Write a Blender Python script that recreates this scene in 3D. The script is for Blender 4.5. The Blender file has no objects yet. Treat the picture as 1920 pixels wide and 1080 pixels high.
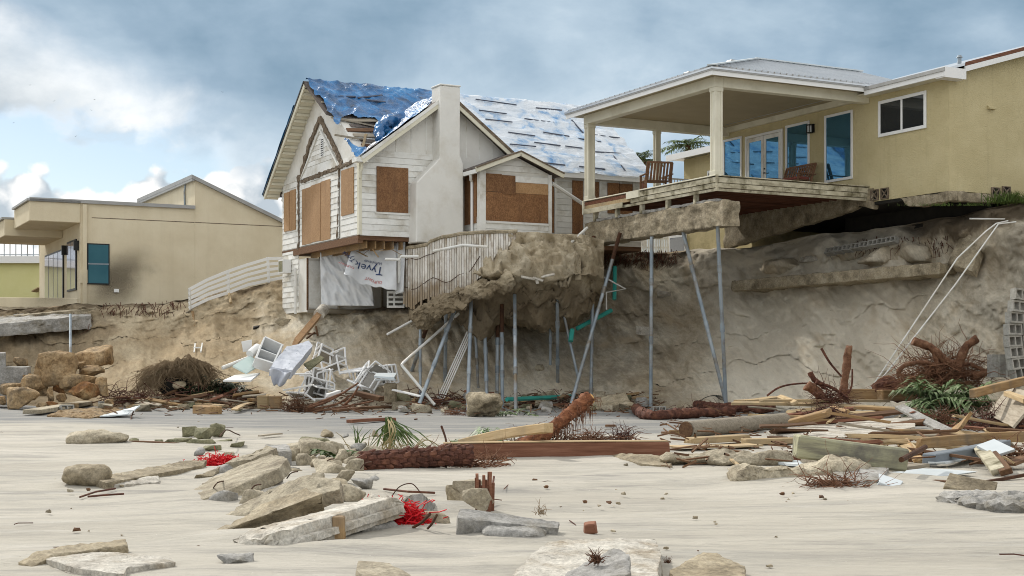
import bpy, bmesh, math, random
import numpy as np
from mathutils import Vector, Matrix, noise, Euler
from mathutils.bvhtree import BVHTree
R = math.radians
scene = bpy.context.scene
COL = scene.collection
random.seed(7)

# ------------------------------------------------------------------ camera
F, CX, HY, CH = 2666.67, 960.0, 680.0, 1.5      # focal length in photo pixels, principal column, horizon row, eye height
cam_data = bpy.data.cameras.new('camera')
cam_data.sensor_width = 36; cam_data.lens = 50
cam_data.shift_y = (HY - 540) / 1920
cam_data.clip_end = 3000
cam = bpy.data.objects.new('camera', cam_data); COL.objects.link(cam)
cam.location = (0, 0, CH); cam.rotation_euler = (R(90), 0, 0)
scene.camera = cam

# ------------------------------------------------------------------ node helper
class NT:
    def __init__(s, tree): s.t = tree; s.n = tree.nodes; s.l = tree.links
    def node(s, typ, **kw):
        n = s.n.new(typ)
        for k, v in kw.items(): setattr(n, k, v)
        return n
    def put(s, sock, v):
        if v is None: return
        if isinstance(v, bpy.types.NodeSocket): s.l.new(v, sock)
        else:
            if isinstance(v, (tuple, list)) and sock.type == 'RGBA' and len(v) == 3: v = (*v, 1)
            sock.default_value = v
    def math(s, op, a, b=None, c=None, clamp=False):
        n = s.node('ShaderNodeMath', operation=op, use_clamp=clamp)
        s.put(n.inputs[0], a); s.put(n.inputs[1], b); s.put(n.inputs[2], c)
        return n.outputs[0]
    def vmath(s, op, a, b=None):
        n = s.node('ShaderNodeVectorMath', operation=op)
        s.put(n.inputs[0], a); s.put(n.inputs[1], b)
        return n.outputs[0]
    def noise(s, vec, scale, detail=6, rough=.55, dist=0, out=0):
        n = s.node('ShaderNodeTexNoise')
        s.put(n.inputs['Vector'], vec); n.inputs['Scale'].default_value = scale
        n.inputs['Detail'].default_value = detail; n.inputs['Roughness'].default_value = rough
        n.inputs['Distortion'].default_value = dist
        return n.outputs[out]
    def voro(s, vec, scale, feature='F1', out='Distance', rnd=1):
        n = s.node('ShaderNodeTexVoronoi', feature=feature)
        s.put(n.inputs['Vector'], vec); n.inputs['Scale'].default_value = scale
        n.inputs['Randomness'].default_value = rnd
        return n.outputs[out]
    def ramp(s, fac, stops, interp='LINEAR'):
        n = s.node('ShaderNodeValToRGB'); cr = n.color_ramp; cr.interpolation = interp
        while len(cr.elements) < len(stops): cr.elements.new(.5)
        for e, (p, c) in zip(cr.elements, stops):
            e.position = p
            e.color = (c, c, c, 1) if not isinstance(c, (tuple, list)) else (*c[:3], 1)
        s.put(n.inputs[0], fac); return n.outputs[0]
    def mix(s, fac, a, b, blend='MIX'):
        n = s.node('ShaderNodeMix', data_type='RGBA', blend_type=blend)
        s.put(n.inputs[0], fac); s.put(n.inputs[6], a); s.put(n.inputs[7], b)
        return n.outputs[2]
    def rng(s, v, a, b, c, d, smooth=False):
        n = s.node('ShaderNodeMapRange', interpolation_type='SMOOTHSTEP' if smooth else 'LINEAR')
        for i, x in enumerate((v, a, b, c, d)): s.put(n.inputs[i], x)
        return n.outputs[0]
    def mapping(s, vec, scale=(1, 1, 1), rot=(0, 0, 0), loc=(0, 0, 0)):
        n = s.node('ShaderNodeMapping'); s.put(n.inputs[0], vec)
        n.inputs['Scale'].default_value = scale; n.inputs['Rotation'].default_value = rot; n.inputs['Location'].default_value = loc
        return n.outputs[0]
    def sep(s, vec):
        n = s.node('ShaderNodeSeparateXYZ'); s.put(n.inputs[0], vec); return n.outputs
    def comb(s, x, y, z):
        n = s.node('ShaderNodeCombineXYZ'); s.put(n.inputs[0], x); s.put(n.inputs[1], y); s.put(n.inputs[2], z); return n.outputs[0]
    def bump(s, h, strength=.3, dist=.02, normal=None):
        n = s.node('ShaderNodeBump'); s.put(n.inputs['Height'], h)
        n.inputs['Strength'].default_value = strength; n.inputs['Distance'].default_value = dist
        if normal is not None: s.l.new(normal, n.inputs['Normal'])
        return n.outputs[0]

# ------------------------------------------------------------------ sun, sky, exposure
SUN_EL, SUN_AZ = R(40), R(-40)            # azimuth measured from +Y (view direction) towards +X; sun stands behind the houses, left
sun_dir = Vector((math.sin(SUN_AZ) * math.cos(SUN_EL), math.cos(SUN_AZ) * math.cos(SUN_EL), math.sin(SUN_EL)))
sun = bpy.data.lights.new('sun', 'SUN'); sun.energy = 1.4; sun.angle = R(2.5); sun.color = (1, .95, .87)
so = bpy.data.objects.new('sun', sun); COL.objects.link(so)
so.rotation_euler = sun_dir.to_track_quat('Z', 'Y').to_euler(); so.location = (-30, 30, 60)

world = bpy.data.worlds.new('World'); scene.world = world; world.use_nodes = True
w = NT(world.node_tree); w.n.clear()
sky = w.node('ShaderNodeTexSky', sky_type='NISHITA', sun_disc=False, sun_elevation=SUN_EL, sun_rotation=SUN_AZ, air_density=1.0, dust_density=.6, ozone_density=1.2)
D = w.node('ShaderNodeTexCoord').outputs['Generated']
dx, dy, dz = w.sep(D)
az = w.math('ARCTAN2', dx, dy)
el = w.math('ARCTAN2', dz, w.math('SQRT', w.math('ADD', w.math('MULTIPLY', dx, dx), w.math('MULTIPLY', dy, dy))))
U = w.math('MULTIPLY', az, F); V = w.math('MULTIPLY', el, F)      # roughly photo pixels from the optical axis and above the horizon
DS = w.mapping(D, scale=(1, 1, 2.0))
n_low = w.noise(DS, 3.1, 5, .5, .3)
n_mid = w.noise(w.mapping(D, scale=(1, 1, 1.5), loc=(3.1, 1.7, .4)), 7.5, 8, .56, .25)
n_big = w.noise(w.mapping(D, scale=(1, 1, 2.4), rot=(0, R(17), 0), loc=(5, 2, 1)), 4.2, 6, .5, .45)
# dark stratus deck
vb = w.rng(U, -960, 60, 575, 190)
deck_edge = w.math('ADD', w.math('SUBTRACT', V, vb), w.math('MULTIPLY', w.math('SUBTRACT', n_mid, .5), 420))
deck = w.rng(deck_edge, -70, 90, 0, 1, True)
# the dark deck is one wide cloud ahead of the camera; elsewhere the unseen sky is kept broken bright cloud, as fill light
far = w.math('ADD', V, w.math('MULTIPLY', w.math('SUBTRACT', n_low, .5), 900))
deck = w.math('MULTIPLY', deck, w.rng(far, 900, 1700, 1, 0, True))
deck = w.math('MULTIPLY', deck, w.rng(w.math('ADD', w.math('ABSOLUTE', w.math('SUBTRACT', U, 500)), w.math('MULTIPLY', n_low, 500)), 2300, 3300, 1, 0, True))
n_str = w.noise(w.mapping(D, scale=(1, 1, 1.9), rot=(0, R(12), 0), loc=(1, 7, 2)), 8.0, 8, .58, .2)
deck_fac = w.math('ADD', w.math('ADD', w.math('MULTIPLY', n_big, .5), w.math('MULTIPLY', n_mid, .3)), w.math('MULTIPLY', n_str, .2))
deck_col = w.ramp(deck_fac, [(.33, (0.078, 0.123, 0.171)), (.42, (0.112, 0.169, 0.224)), (.50, (0.163, 0.222, 0.280)), (.58, (0.236, 0.295, 0.348)), (.68, (0.366, 0.413, 0.448))])
# bright bank below the deck on the left
bank_n = w.noise(w.mapping(D, scale=(1, 1, 1.7), loc=(.7, 4.1, 2.2)), 10, 9, .58, .2)
bank_edge = w.math('ADD', V, w.math('MULTIPLY', w.math('SUBTRACT', bank_n, .5), 330))
bank = w.rng(bank_edge, 405, 470, 0, 1, True)
bank_sh = w.math('ADD', w.rng(w.math('SUBTRACT', V, vb), -170, 40, -.10, .42), w.math('MULTIPLY', bank_n, .75))
bank_col = w.ramp(bank_sh, [(.28, (.15, .18, .208)), (.42, (.235, .265, .288)), (.56, (.38, .40, .41)), (.74, (.56, .56, .552))])
# cumulus low on the left and all along the horizon
cum_v = w.mapping(D, scale=(1, 1, 1.15), loc=(2.3, .9, .0))
def billow(vec):
    a = w.voro(w.vmath('ADD', vec, w.vmath('MULTIPLY', w.noise(vec, 30, 2, .5, 0, 1), (.03, .03, .03))), 19)
    b = w.voro(vec, 52); c = w.noise(vec, 60, 4, .6)
    return w.math('SUBTRACT', 1.0, w.math('ADD', w.math('MULTIPLY', a, .85), w.math('ADD', w.math('MULTIPLY', b, .35), w.math('MULTIPLY', c, .25))))
bl = billow(cum_v)
bl2 = billow(w.vmath('ADD', cum_v, (-.006, 0, .010)))
low = w.noise(w.mapping(D, loc=(1.2, 8, 3)), 6, 2, .4)
vc = w.math('ADD', w.math('MULTIPLY', w.math('SUBTRACT', low, .5), 230), 362)
cum_edge = w.math('ADD', w.math('SUBTRACT', vc, V), w.math('MULTIPLY', w.math('SUBTRACT', bl, .42), 210))
cum = w.rng(cum_edge, -8, 16, 0, 1, True)
cum_light = w.math('ADD', w.math('MULTIPLY', w.math('SUBTRACT', bl, bl2), 3.2), w.math('ADD', w.rng(cum_edge, 0, 150, .70, .40), w.math('MULTIPLY', bl, .25)))
cum_col = w.ramp(cum_light, [(.22, (.25, .285, .315)), (.48, (.33, .355, .375)), (.68, (.42, .432, .437)), (.92, (.52, .515, .505))])
m_a = w.math('MAXIMUM', cum, w.math('MULTIPLY', bank, .93))
colr = w.mix(bank, cum_col, bank_col)
colr = w.mix(deck, colr, deck_col)
mask = w.math('MAXIMUM', m_a, deck)
bg1 = w.node('ShaderNodeBackground'); w.l.new(sky.outputs[0], bg1.inputs[0]); bg1.inputs[1].default_value = .05
bg2 = w.node('ShaderNodeBackground'); w.l.new(colr, bg2.inputs[0]); bg2.inputs[1].default_value = 1.0
ms = w.node('ShaderNodeMixShader'); w.l.new(mask, ms.inputs[0]); w.l.new(bg1.outputs[0], ms.inputs[1]); w.l.new(bg2.outputs[0], ms.inputs[2])
wo = w.node('ShaderNodeOutputWorld'); w.l.new(ms.outputs[0], wo.inputs[0])

vs = scene.view_settings
vs.view_transform = 'Standard'; vs.look = 'None'; vs.gamma = 1; vs.use_curve_mapping = False; vs.exposure = 1.12
scene.cycles.max_bounces = 6; scene.cycles.diffuse_bounces = 4; scene.cycles.use_denoising = True; scene.cycles.pixel_filter_type = 'BLACKMAN_HARRIS'; scene.cycles.filter_width = 1.0
world.cycles.sampling_method = 'MANUAL'; world.cycles.sample_map_resolution = 512

# ------------------------------------------------------------------ pixel <-> place helpers
def P(px, py, Y): return Vector(((px - CX) * Y / F, Y, CH + (HY - py) * Y / F))
def G(px, py, z=0.0): return P(px, py, F * (CH - z) / (py - HY))
def ray(px, py): return Vector(((px - CX) / F, 1, (HY - py) / F))
def rayplane(px, py, p, n):
    c = Vector((0, 0, CH)); d = ray(px, py)
    return c + d * ((Vector(p) - c).dot(n) / d.dot(n))
D1 = Vector((-.462, .887, 0)).normalized(); D2 = Vector((D1.y, -D1.x, 0)); RZ = math.atan2(D2.y, D2.x)
class Frame:                                   # house frame: s along D2, t along D1 (the shore), z up
    def __init__(s, o): s.o = Vector((o[0], o[1], 0))
    def W(s, a, t, z): return s.o + D2 * a + D1 * t + Vector((0, 0, z))
    def loc(s, p): d = p - s.o; return Vector((d.dot(D2), d.dot(D1), p.z))
    def onT(s, px, py, t): q = s.loc(rayplane(px, py, s.W(0, t, 0), D1)); return q.x, q.z
    def onS(s, px, py, a): q = s.loc(rayplane(px, py, s.W(a, 0, 0), D2)); return q.y, q.z

# ------------------------------------------------------------------ object helpers
def link(o, parent=None):
    COL.objects.link(o)
    if parent is not None: o.parent = parent
    return o
def tag(o, label, cat, group=None):
    o['label'] = label; o['category'] = cat; o['kind'] = 'thing'
    if group: o['group'] = group
    return o
def thing(name, label, cat, loc=(0, 0, 0), rz=0, group=None):
    o = bpy.data.objects.new(name, None); link(o); o.location = loc; o.rotation_euler = (0, 0, rz)
    o.empty_display_size = .2
    return tag(o, label, cat, group)
def copy_tree(o, parent=None):
    c = o.copy(); link(c, parent)
    for ch in list(o.children): copy_tree(ch, c)
    return c
class MB:
    def __init__(s): s.v = []; s.f = []
    def add(s, vs, fs):
        b = len(s.v); s.v += [Vector(v) for v in vs]; s.f += [tuple(b + i for i in f) for f in fs]; return s
    def bx(s, x0, x1, y0, y1, z0, z1):
        return s.add([(x, y, z) for z in (z0, z1) for y in (y0, y1) for x in (x0, x1)],
                     [(0, 2, 3, 1), (4, 5, 7, 6), (0, 1, 5, 4), (2, 6, 7, 3), (0, 4, 6, 2), (1, 3, 7, 5)])
    def hexa(s, p):   # 4 bottom, 4 top
        return s.add(p, [(0, 3, 2, 1), (4, 5, 6, 7), (0, 1, 5, 4), (1, 2, 6, 5), (2, 3, 7, 6), (3, 0, 4, 7)])
    def prism(s, poly, axis, a, b):
        def m(p, q):
            return {'s': (q, p[0], p[1]), 't': (p[0], q, p[1]), 'z': (p[0], p[1], q)}[axis]
        n = len(poly)
        return s.add([m(p, a) for p in poly] + [m(p, b) for p in poly],
                     [tuple(range(n))[::-1], tuple(range(n, 2 * n))] + [(i, (i + 1) % n, n + (i + 1) % n, n + i) for i in range(n)])
    def beam(s, a, b, w, h, up=(0, 0, 1), roll=0):
        a, b = Vector(a), Vector(b); d = (b - a).normalized(); up = Vector(up)
        if abs(d.dot(up)) > .98: up = Vector((1, 0, 0))
        x = d.cross(up).normalized(); u = x.cross(d)
        if roll: q = Matrix.Rotation(roll, 3, d); x = q @ x; u = q @ u
        c = [(-1, -1), (1, -1), (1, 1), (-1, 1)]
        return s.add([a + x * i * w / 2 + u * j * h / 2 for i, j in c] + [b + x * i * w / 2 + u * j * h / 2 for i, j in c],
                     [(3, 2, 1, 0), (4, 5, 6, 7)] + [(i, (i + 1) % 4, 4 + (i + 1) % 4, 4 + i) for i in range(4)])
    def tube(s, pts, r, n=8, caps=True):
        pts = [Vector(p) for p in pts]; k = len(pts)
        rs = r if isinstance(r, (list, tuple)) else [r] * k
        vs = []; fs = []; ref = None
        for i, p in enumerate(pts):
            d = (pts[min(i + 1, k - 1)] - pts[max(i - 1, 0)])
            d = d.normalized() if d.length > 1e-9 else Vector((0, 0, 1))
            if ref is None: ref = d.orthogonal().normalized()
            ref = (ref - d * ref.dot(d))
            ref = ref.normalized() if ref.length > 1e-6 else d.orthogonal().normalized()
            y = d.cross(ref)
            for j in range(n):
                a = 2 * math.pi * j / n; vs.append(p + (ref * math.cos(a) + y * math.sin(a)) * rs[i])
        for i in range(k - 1):
            for j in range(n):
                fs.append((i * n + j, i * n + (j + 1) % n, (i + 1) * n + (j + 1) % n, (i + 1) * n + j))
        if caps: fs.append(tuple(range(n))[::-1]); fs.append(tuple(range((k - 1) * n, k * n)))
        return s.add(vs, fs)
    def build(s, name, mat, parent=None, smooth=False, bevel=0, sharp=40, origin=None):
        me = bpy.data.meshes.new(name)
        vs = s.v; o = bpy.data.objects.new(name, me)
        if parent is None or origin:
            xs = [v.x for v in vs]; ys = [v.y for v in vs]; zs = [v.z for v in vs]
            b = Vector(((min(xs) + max(xs)) / 2, (min(ys) + max(ys)) / 2, min(zs)))
            vs = [v - b for v in vs]; o.location = b
        elif 'z0' in parent:
            z0 = parent['z0']; vs = [v - Vector((0, 0, z0)) for v in vs]
        me.from_pydata([tuple(v) for v in vs], [], s.f)
        bm = bmesh.new(); bm.from_mesh(me); bmesh.ops.recalc_face_normals(bm, faces=bm.faces); bm.to_mesh(me); bm.free()
        return finish(o, me, mat, parent, smooth, bevel, sharp)
def finish(o, me, mat, parent=None, smooth=False, bevel=0, sharp=40):
    for m in (mat if isinstance(mat, (list, tuple)) else [mat]): me.materials.append(m)
    if smooth:
        for p in me.polygons: p.use_smooth = True
        if sharp < 180: me.set_sharp_from_angle(angle=R(sharp))
    if bevel:
        b = o.modifiers.new('bevel', 'BEVEL'); b.width = bevel; b.segments = 1; b.limit_method = 'ANGLE'; b.angle_limit = R(35)
    if parent is not None and 'z0' in parent: o['z0'] = parent['z0']
    return link(o, parent)
def bm_obj(name, bm, mat, parent=None, smooth=True, sharp=40, recenter=True):
    me = bpy.data.meshes.new(name); o = bpy.data.objects.new(name, me)
    if recenter and parent is None:
        xs = [v.co.x for v in bm.verts]; ys = [v.co.y for v in bm.verts]; zs = [v.co.z for v in bm.verts]
        b = Vector(((min(xs) + max(xs)) / 2, (min(ys) + max(ys)) / 2, min(zs)))
        bmesh.ops.translate(bm, verts=bm.verts, vec=-b); o.location = b
    elif parent is not None and 'z0' in parent:
        bmesh.ops.translate(bm, verts=bm.verts, vec=Vector((0, 0, -parent['z0'])))
    bmesh.ops.recalc_face_normals(bm, faces=bm.faces)
    bm.to_mesh(me); bm.free()
    return finish(o, me, mat, parent, smooth, 0, sharp)
def mb_to_bm(mb):
    bm = bmesh.new(); vv = [bm.verts.new(v) for v in mb.v]
    for f in mb.f:
        try: bm.faces.new([vv[i] for i in f])
        except ValueError: pass
    bmesh.ops.recalc_face_normals(bm, faces=bm.faces)
    return bm
def refine(bm, L, it=7):
    for _ in range(it):
        bmesh.ops.triangulate(bm, faces=bm.faces)
        es = [e for e in bm.edges if e.calc_length() > L]
        if not es: break
        bmesh.ops.subdivide_edges(bm, edges=es, cuts=1)
    bmesh.ops.triangulate(bm, faces=bm.faces)
def fbm(p, oc=4): return noise.fractal(p, .9, 2.1, oc)
def roughen(bm, amp, sc, seed=0, oc=4, edge=0.0):
    off = Vector((seed * 3.17, seed * 1.3, seed * 7.7)); bm.normal_update()
    mv = []
    for v in bm.verts:
        q = v.co * sc + off
        d = v.normal * (fbm(q, oc) * amp)
        if edge:
            a = max((f.normal.angle(v.normal, 0) for f in v.link_faces), default=0)
            if a > .35: d -= v.normal * edge * (.3 + abs(noise.noise(q * 2.3 + Vector((9, 9, 9)))) * 1.7)
        mv.append(d)
    for v, d in zip(bm.verts, mv): v.co += d

# ------------------------------------------------------------------ materials
def new_mat(name):
    m = bpy.data.materials.new(name); m.use_nodes = True
    t = NT(m.node_tree); b = t.n['Principled BSDF']
    return m, t, b
def M(name, cols, scale=4, detail=7, rough=.85, bump=.3, bscale=40, bdist=.01, stretch=(1, 1, 1), rnd=0, metallic=0, spec=.25, nrough=.6, dirt=None, dscale=1.3, bstretch=None, speck=0):
    m, t, b = new_mat(name)
    co = t.node('ShaderNodeTexCoord').outputs['Object']
    if rnd:
        oi = t.node('ShaderNodeObjectInfo')
        rr = oi.outputs['Random']
        co = t.vmath('ADD', co, t.comb(t.math('MULTIPLY', rr, 13.1), t.math('MULTIPLY', rr, 7.7), t.math('MULTIPLY', rr, 4.3)))
    mp = t.mapping(co, scale=stretch)
    n = t.noise(mp, scale, detail, nrough, .15)
    k = len(cols)
    c = t.ramp(n, [(.28 + .44 * i / max(1, k - 1), col) for i, col in enumerate(cols)])
    if dirt:
        dn = t.noise(co, dscale, 6, .65)
        c = t.mix(t.rng(dn, .48, .68, 0, 1), c, dirt)
    if speck:
        sp_ = t.math('ADD', t.math('MULTIPLY', t.noise(co, bscale * .9, 4, .75), .6), t.math('MULTIPLY', t.noise(co, bscale * .22, 5, .7), .4))
        c = t.mix(1.0, c, t.comb(*[t.rng(sp_, .34, .66, 1 - speck, 1 + speck * .7)] * 3), 'MULTIPLY')
    if rnd:
        r2 = t.math('FRACT', t.math('MULTIPLY', oi.outputs['Random'], 7.31))
        c = t.mix(1.0, c, t.comb(*[t.rng(r2, 0, 1, 1 - rnd, 1 + rnd)] * 3), 'MULTIPLY')
    t.put(b.inputs['Base Color'], c)
    b.inputs['Roughness'].default_value = rough; b.inputs['Metallic'].default_value = metallic
    b.inputs['Specular IOR Level'].default_value = spec
    if bump:
        bm_ = t.noise(t.mapping(co, scale=bstretch or stretch), bscale, 5, .65)
        t.put(b.inputs['Normal'], t.bump(bm_, bump, bdist))
    return m
MAT = {}
MAT['white_paint'] = M('white_paint', [(.66, .66, .62), (.78, .78, .75), (.82, .82, .80)], 2.2, bump=.12, bscale=60, rough=.6, rnd=.05, dirt=(.50, .47, .40), dscale=1.1)
MAT['white_stucco'] = M('white_stucco', [(.68, .67, .63), (.77, .76, .72)], 1.5, bump=.5, bscale=45, bdist=.012, dirt=(.60, .57, .50), dscale=.8)
MAT['cream_trim'] = M('cream_trim', [(.66, .63, .50), (.74, .71, .59)], 1.3, bump=.08, rough=.55, dirt=(.58, .55, .43), dscale=.9)
MAT['white_vinyl'] = M('white_vinyl', [(.76, .77, .76), (.82, .82, .81)], 2, bump=.03, rough=.4)
MAT['porch_ceiling'] = M('porch_ceiling', [(.36, .31, .21), (.42, .365, .25)], 1.3, bump=.5, bscale=2.2, bstretch=(6, .2, 1), rough=.7)
def stucco_yellow():
    m, t, b = new_mat('yellow_stucco')
    co = t.node('ShaderNodeTexCoord').outputs['Object']
    n = t.noise(co, .55, 6, .6); c = t.ramp(n, [(.3, (.46, .39, .215)), (.55, (.545, .47, .275)), (.75, (.60, .525, .325))])
    x, y, z = t.sep(co)
    lowm = t.rng(z, .9, -.1, 0, 1, True)
    d = t.math('MULTIPLY', lowm, t.rng(t.noise(co, 1.8, 7, .7), .40, .62, 0, 1))
    c = t.mix(t.math('MULTIPLY', d, .65), c, (.27, .23, .12))
    streak = t.rng(t.noise(t.mapping(co, scale=(3, 3, .18)), 2.0, 5, .6), .56, .75, 0, .35)
    c = t.mix(streak, c, (.36, .31, .18))
    t.put(b.inputs['Base Color'], c); b.inputs['Roughness'].default_value = .9; b.inputs['Specular IOR Level'].default_value = .2
    h = t.math('ADD', t.noise(co, 26, 4, .6), t.math('MULTIPLY', t.noise(co, 7, 3, .5), .6))
    t.put(b.inputs['Normal'], t.bump(h, .9, .022)); return m
MAT['yellow_stucco'] = stucco_yellow()
def stucco_left():
    m, t, b = new_mat('beige_stucco')
    co = t.node('ShaderNodeTexCoord').outputs['Object']
    x, y, z = t.sep(co)
    n = t.noise(co, .7, 6, .6); c = t.ramp(n, [(.3, (.60, .52, .365)), (.6, (.68, .605, .445)), (.8, (.72, .65, .495))])
    # the sooty stain on the wall
    wob = t.math('MULTIPLY', t.math('SUBTRACT', t.noise(co, 1.0, 4, .5), .5), 1.6)
    ex = t.math('DIVIDE', t.math('SUBTRACT', t.math('ADD', x, t.math('MULTIPLY', z, -.5)), t.math('ADD', .85, wob)), 1.2)
    ez = t.math('DIVIDE', t.math('SUBTRACT', z, 1.35), 1.25)
    r = t.math('SQRT', t.math('ADD', t.math('MULTIPLY', ex, ex), t.math('MULTIPLY', ez, ez)))
    sp = t.math('MULTIPLY', t.rng(r, 1.35, .15, 0, 1, True), t.rng(t.noise(co, 22, 5, .8), .30, .60, .6, 1))
    c = t.mix(t.math('MULTIPLY', sp, .97), c, (.085, .07, .048))
    t.put(b.inputs['Base Color'], c); b.inputs['Roughness'].default_value = .9; b.inputs['Specular IOR Level'].default_value = .2
    streak = t.rng(t.noise(t.mapping(co, scale=(2.2, 2.2, .15)), 1.6, 6, .65), .52, .72, 0, .14); c = t.mix(streak, c, (.42, .36, .25)); t.put(b.inputs['Base Color'], c)
    t.put(b.inputs['Normal'], t.bump(t.noise(co, 24, 4, .6), .6, .015)); return m
MAT['beige_stucco'] = stucco_left()
MAT['pale_yellow'] = M('pale_yellow', [(.60, .58, .27), (.66, .64, .33)], 1, bump=.1)
MAT['grey_flash'] = M('grey_flash', [(.30, .30, .29), (.38, .38, .37)], 2, rough=.5, bump=.05, metallic=.3)
MAT['metal_roof'] = M('metal_roof', [(.52, .55, .58), (.62, .64, .66)], 1.2, rough=.30, bump=.02, metallic=.75)
MAT['glass'] = M('glass', [(.012, .016, .02), (.02, .026, .03)], 1, rough=.04, bump=0, spec=.9)
def glassy():
    m, t, b = new_mat('tinted_glass')
    b.inputs['Base Color'].default_value = (.09, .25, .40, 1); b.inputs['Metallic'].default_value = .8
    b.inputs['Roughness'].default_value = .03; b.inputs['Specular IOR Level'].default_value = .6
    return m
MAT['tinted_glass'] = glassy()
MAT['teal_glass'] = M('teal_glass', [(.03, .10, .125), (.05, .14, .165)], 1, rough=.05, bump=0, metallic=.5)
MAT['pale_glass'] = M('pale_glass', [(.55, .53, .62), (.72, .72, .78)], .8, rough=.06, bump=0, metallic=.7)
MAT['dark'] = M('dark', [(.015, .014, .012), (.03, .027, .022)], 3, bump=.2)
def osb(name, cols):
    m, t, b = new_mat(name)
    co = t.node('ShaderNodeTexCoord').outputs['Object']
    v = t.voro(t.mapping(co, scale=(1.5, 1.5, 1)), 26, 'F1', 'Color'); vx = t.sep(v)[0]
    n = t.noise(co, 2.0, 6, .6)
    c = t.ramp(t.math('ADD', t.math('MULTIPLY', vx, .45), t.math('MULTIPLY', n, .55)), [(.25, cols[0]), (.5, cols[1]), (.78, cols[2])])
    stain = t.rng(t.noise(t.mapping(co, scale=(2.2, 2.2, .35)), 1.6, 5, .6), .52, .72, 0, .6)
    c = t.mix(stain, c, cols[3])
    oi = t.node('ShaderNodeObjectInfo').outputs['Random']
    c = t.mix(1.0, c, t.comb(*[t.rng(oi, 0, 1, .85, 1.15)] * 3), 'MULTIPLY')
    t.put(b.inputs['Base Color'], c); b.inputs['Roughness'].default_value = .8
    t.put(b.inputs['Normal'], t.bump(vx, .25, .01)); return m
MAT['osb'] = osb('osb', [(.145, .065, .026), (.21, .10, .04), (.29, .15, .065), (.10, .048, .022)])
MAT['plywood'] = osb('plywood', [(.30, .17, .075), (.36, .21, .10), (.42, .26, .13), (.22, .12, .055)])
MAT['wood'] = M('wood', [(.21, .125, .055), (.32, .205, .10), (.42, .29, .155)], 2.2, bump=.5, bscale=9, stretch=(.6, 9, 9), rnd=.22, dirt=(.20, .15, .10), dscale=1.5)
MAT['pale_wood'] = M('pale_wood', [(.34, .24, .125), (.45, .335, .19), (.53, .41, .25)], 2.2, bump=.4, bscale=9, stretch=(.6, 9, 9), rnd=.15, dirt=(.30, .24, .16), dscale=1.5)
MAT['grey_wood'] = M('grey_wood', [(.20, .17, .13), (.31, .27, .21), (.40, .36, .29)], 2.2, bump=.5, bscale=9, stretch=(.6, 9, 9), rnd=.2)
MAT['brown_wood'] = M('brown_wood', [(.07, .035, .02), (.13, .07, .038), (.20, .115, .06)], 2.2, bump=.6, bscale=9, stretch=(.6, 9, 9), rnd=.25)
MAT['red_wood'] = M('red_wood', [(.12, .05, .03), (.20, .09, .055), (.28, .14, .09)], 2.2, bump=.5, bscale=9, stretch=(.6, 9, 9), rnd=.2)
MAT['joist'] = M('joist', [(.10, .04, .025), (.15, .065, .04)], 1.2, bump=.3, bscale=20, rnd=.2)
MAT['mossy_wood'] = M('mossy_wood', [(.25, .22, .15), (.50, .46, .34), (.62, .58, .46)], 1.6, bump=.5, bscale=12, stretch=(1.2, 1.2, 3), rnd=.1, dirt=(.10, .085, .04), dscale=2.5)
MAT['green_beam'] = M('green_beam', [(.16, .15, .12), (.36, .35, .23), (.45, .44, .30)], 1.4, bump=.6, bscale=10, stretch=(.7, 7, 7), dirt=(.13, .12, .11), dscale=1.2)
MAT['concrete'] = M('concrete', [(.26, .22, .16), (.41, .36, .265), (.51, .455, .35)], 3.2, bump=.9, bscale=30, bdist=.02, rnd=.12, dirt=(.20, .165, .115), dscale=2.2, nrough=.68, speck=.5)
MAT['pale_concrete'] = M('pale_concrete', [(.36, .33, .28), (.52, .49, .43), (.60, .575, .51)], 2.6, bump=.6, bscale=40, bdist=.012, rnd=.08, dirt=(.33, .28, .21), dscale=2.5, nrough=.66, speck=.5)
MAT['grey_concrete'] = M('grey_concrete', [(.22, .215, .20), (.34, .33, .31), (.42, .41, .385)], 3, bump=.7, bscale=40, bdist=.012, rnd=.1, dirt=(.20, .18, .14), dscale=2, speck=.5)
MAT['block'] = M('block', [(.34, .33, .30), (.44, .43, .395)], 3, bump=.6, bscale=60, bdist=.008, rnd=.1, dirt=(.30, .28, .23), speck=.5)
MAT['brown_concrete'] = M('brown_concrete', [(.23, .19, .125), (.35, .295, .205), (.45, .395, .295)], 3.0, bump=.9, bscale=26, bdist=.02, rnd=.1, dirt=(.16, .13, .085), dscale=2.0, nrough=.68, speck=.5)
MAT['coquina'] = M('coquina', [(.10, .06, .03), (.34, .225, .115), (.48, .35, .20), (.58, .47, .32)], 1.6, bump=1, bscale=14, bdist=.05, rnd=.2, dirt=(.14, .10, .06), dscale=1.6, nrough=.7, speck=.5)
MAT['rusty_rock'] = M('rusty_rock', [(.10, .045, .02), (.25, .12, .045), (.38, .21, .09)], 1.8, bump=1, bscale=14, bdist=.05, nrough=.7, dirt=(.35, .25, .13), speck=.5)
MAT['steel'] = M('steel', [(.17, .21, .25), (.30, .35, .39), (.40, .44, .47)], 3, bump=.15, bscale=30, rough=.5, metallic=.35, rnd=.12, stretch=(1, 1, .35), dirt=(.20, .16, .11), dscale=1.2)
MAT['rust'] = M('rust', [(.035, .018, .012), (.10, .045, .022)], 8, bump=.4)
MAT['pvc'] = M('pvc', [(.66, .66, .63), (.78, .78, .75)], 2, bump=.05, rough=.45, dirt=(.55, .51, .43))
MAT['teal'] = M('teal', [(.03, .28, .24), (.05, .36, .30)], 2, bump=.05, rough=.4, dirt=(.06, .24, .20))
MAT['aluminium'] = M('aluminium', [(.76, .77, .78), (.83, .84, .84)], 2, rough=.4, bump=.02)
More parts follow.
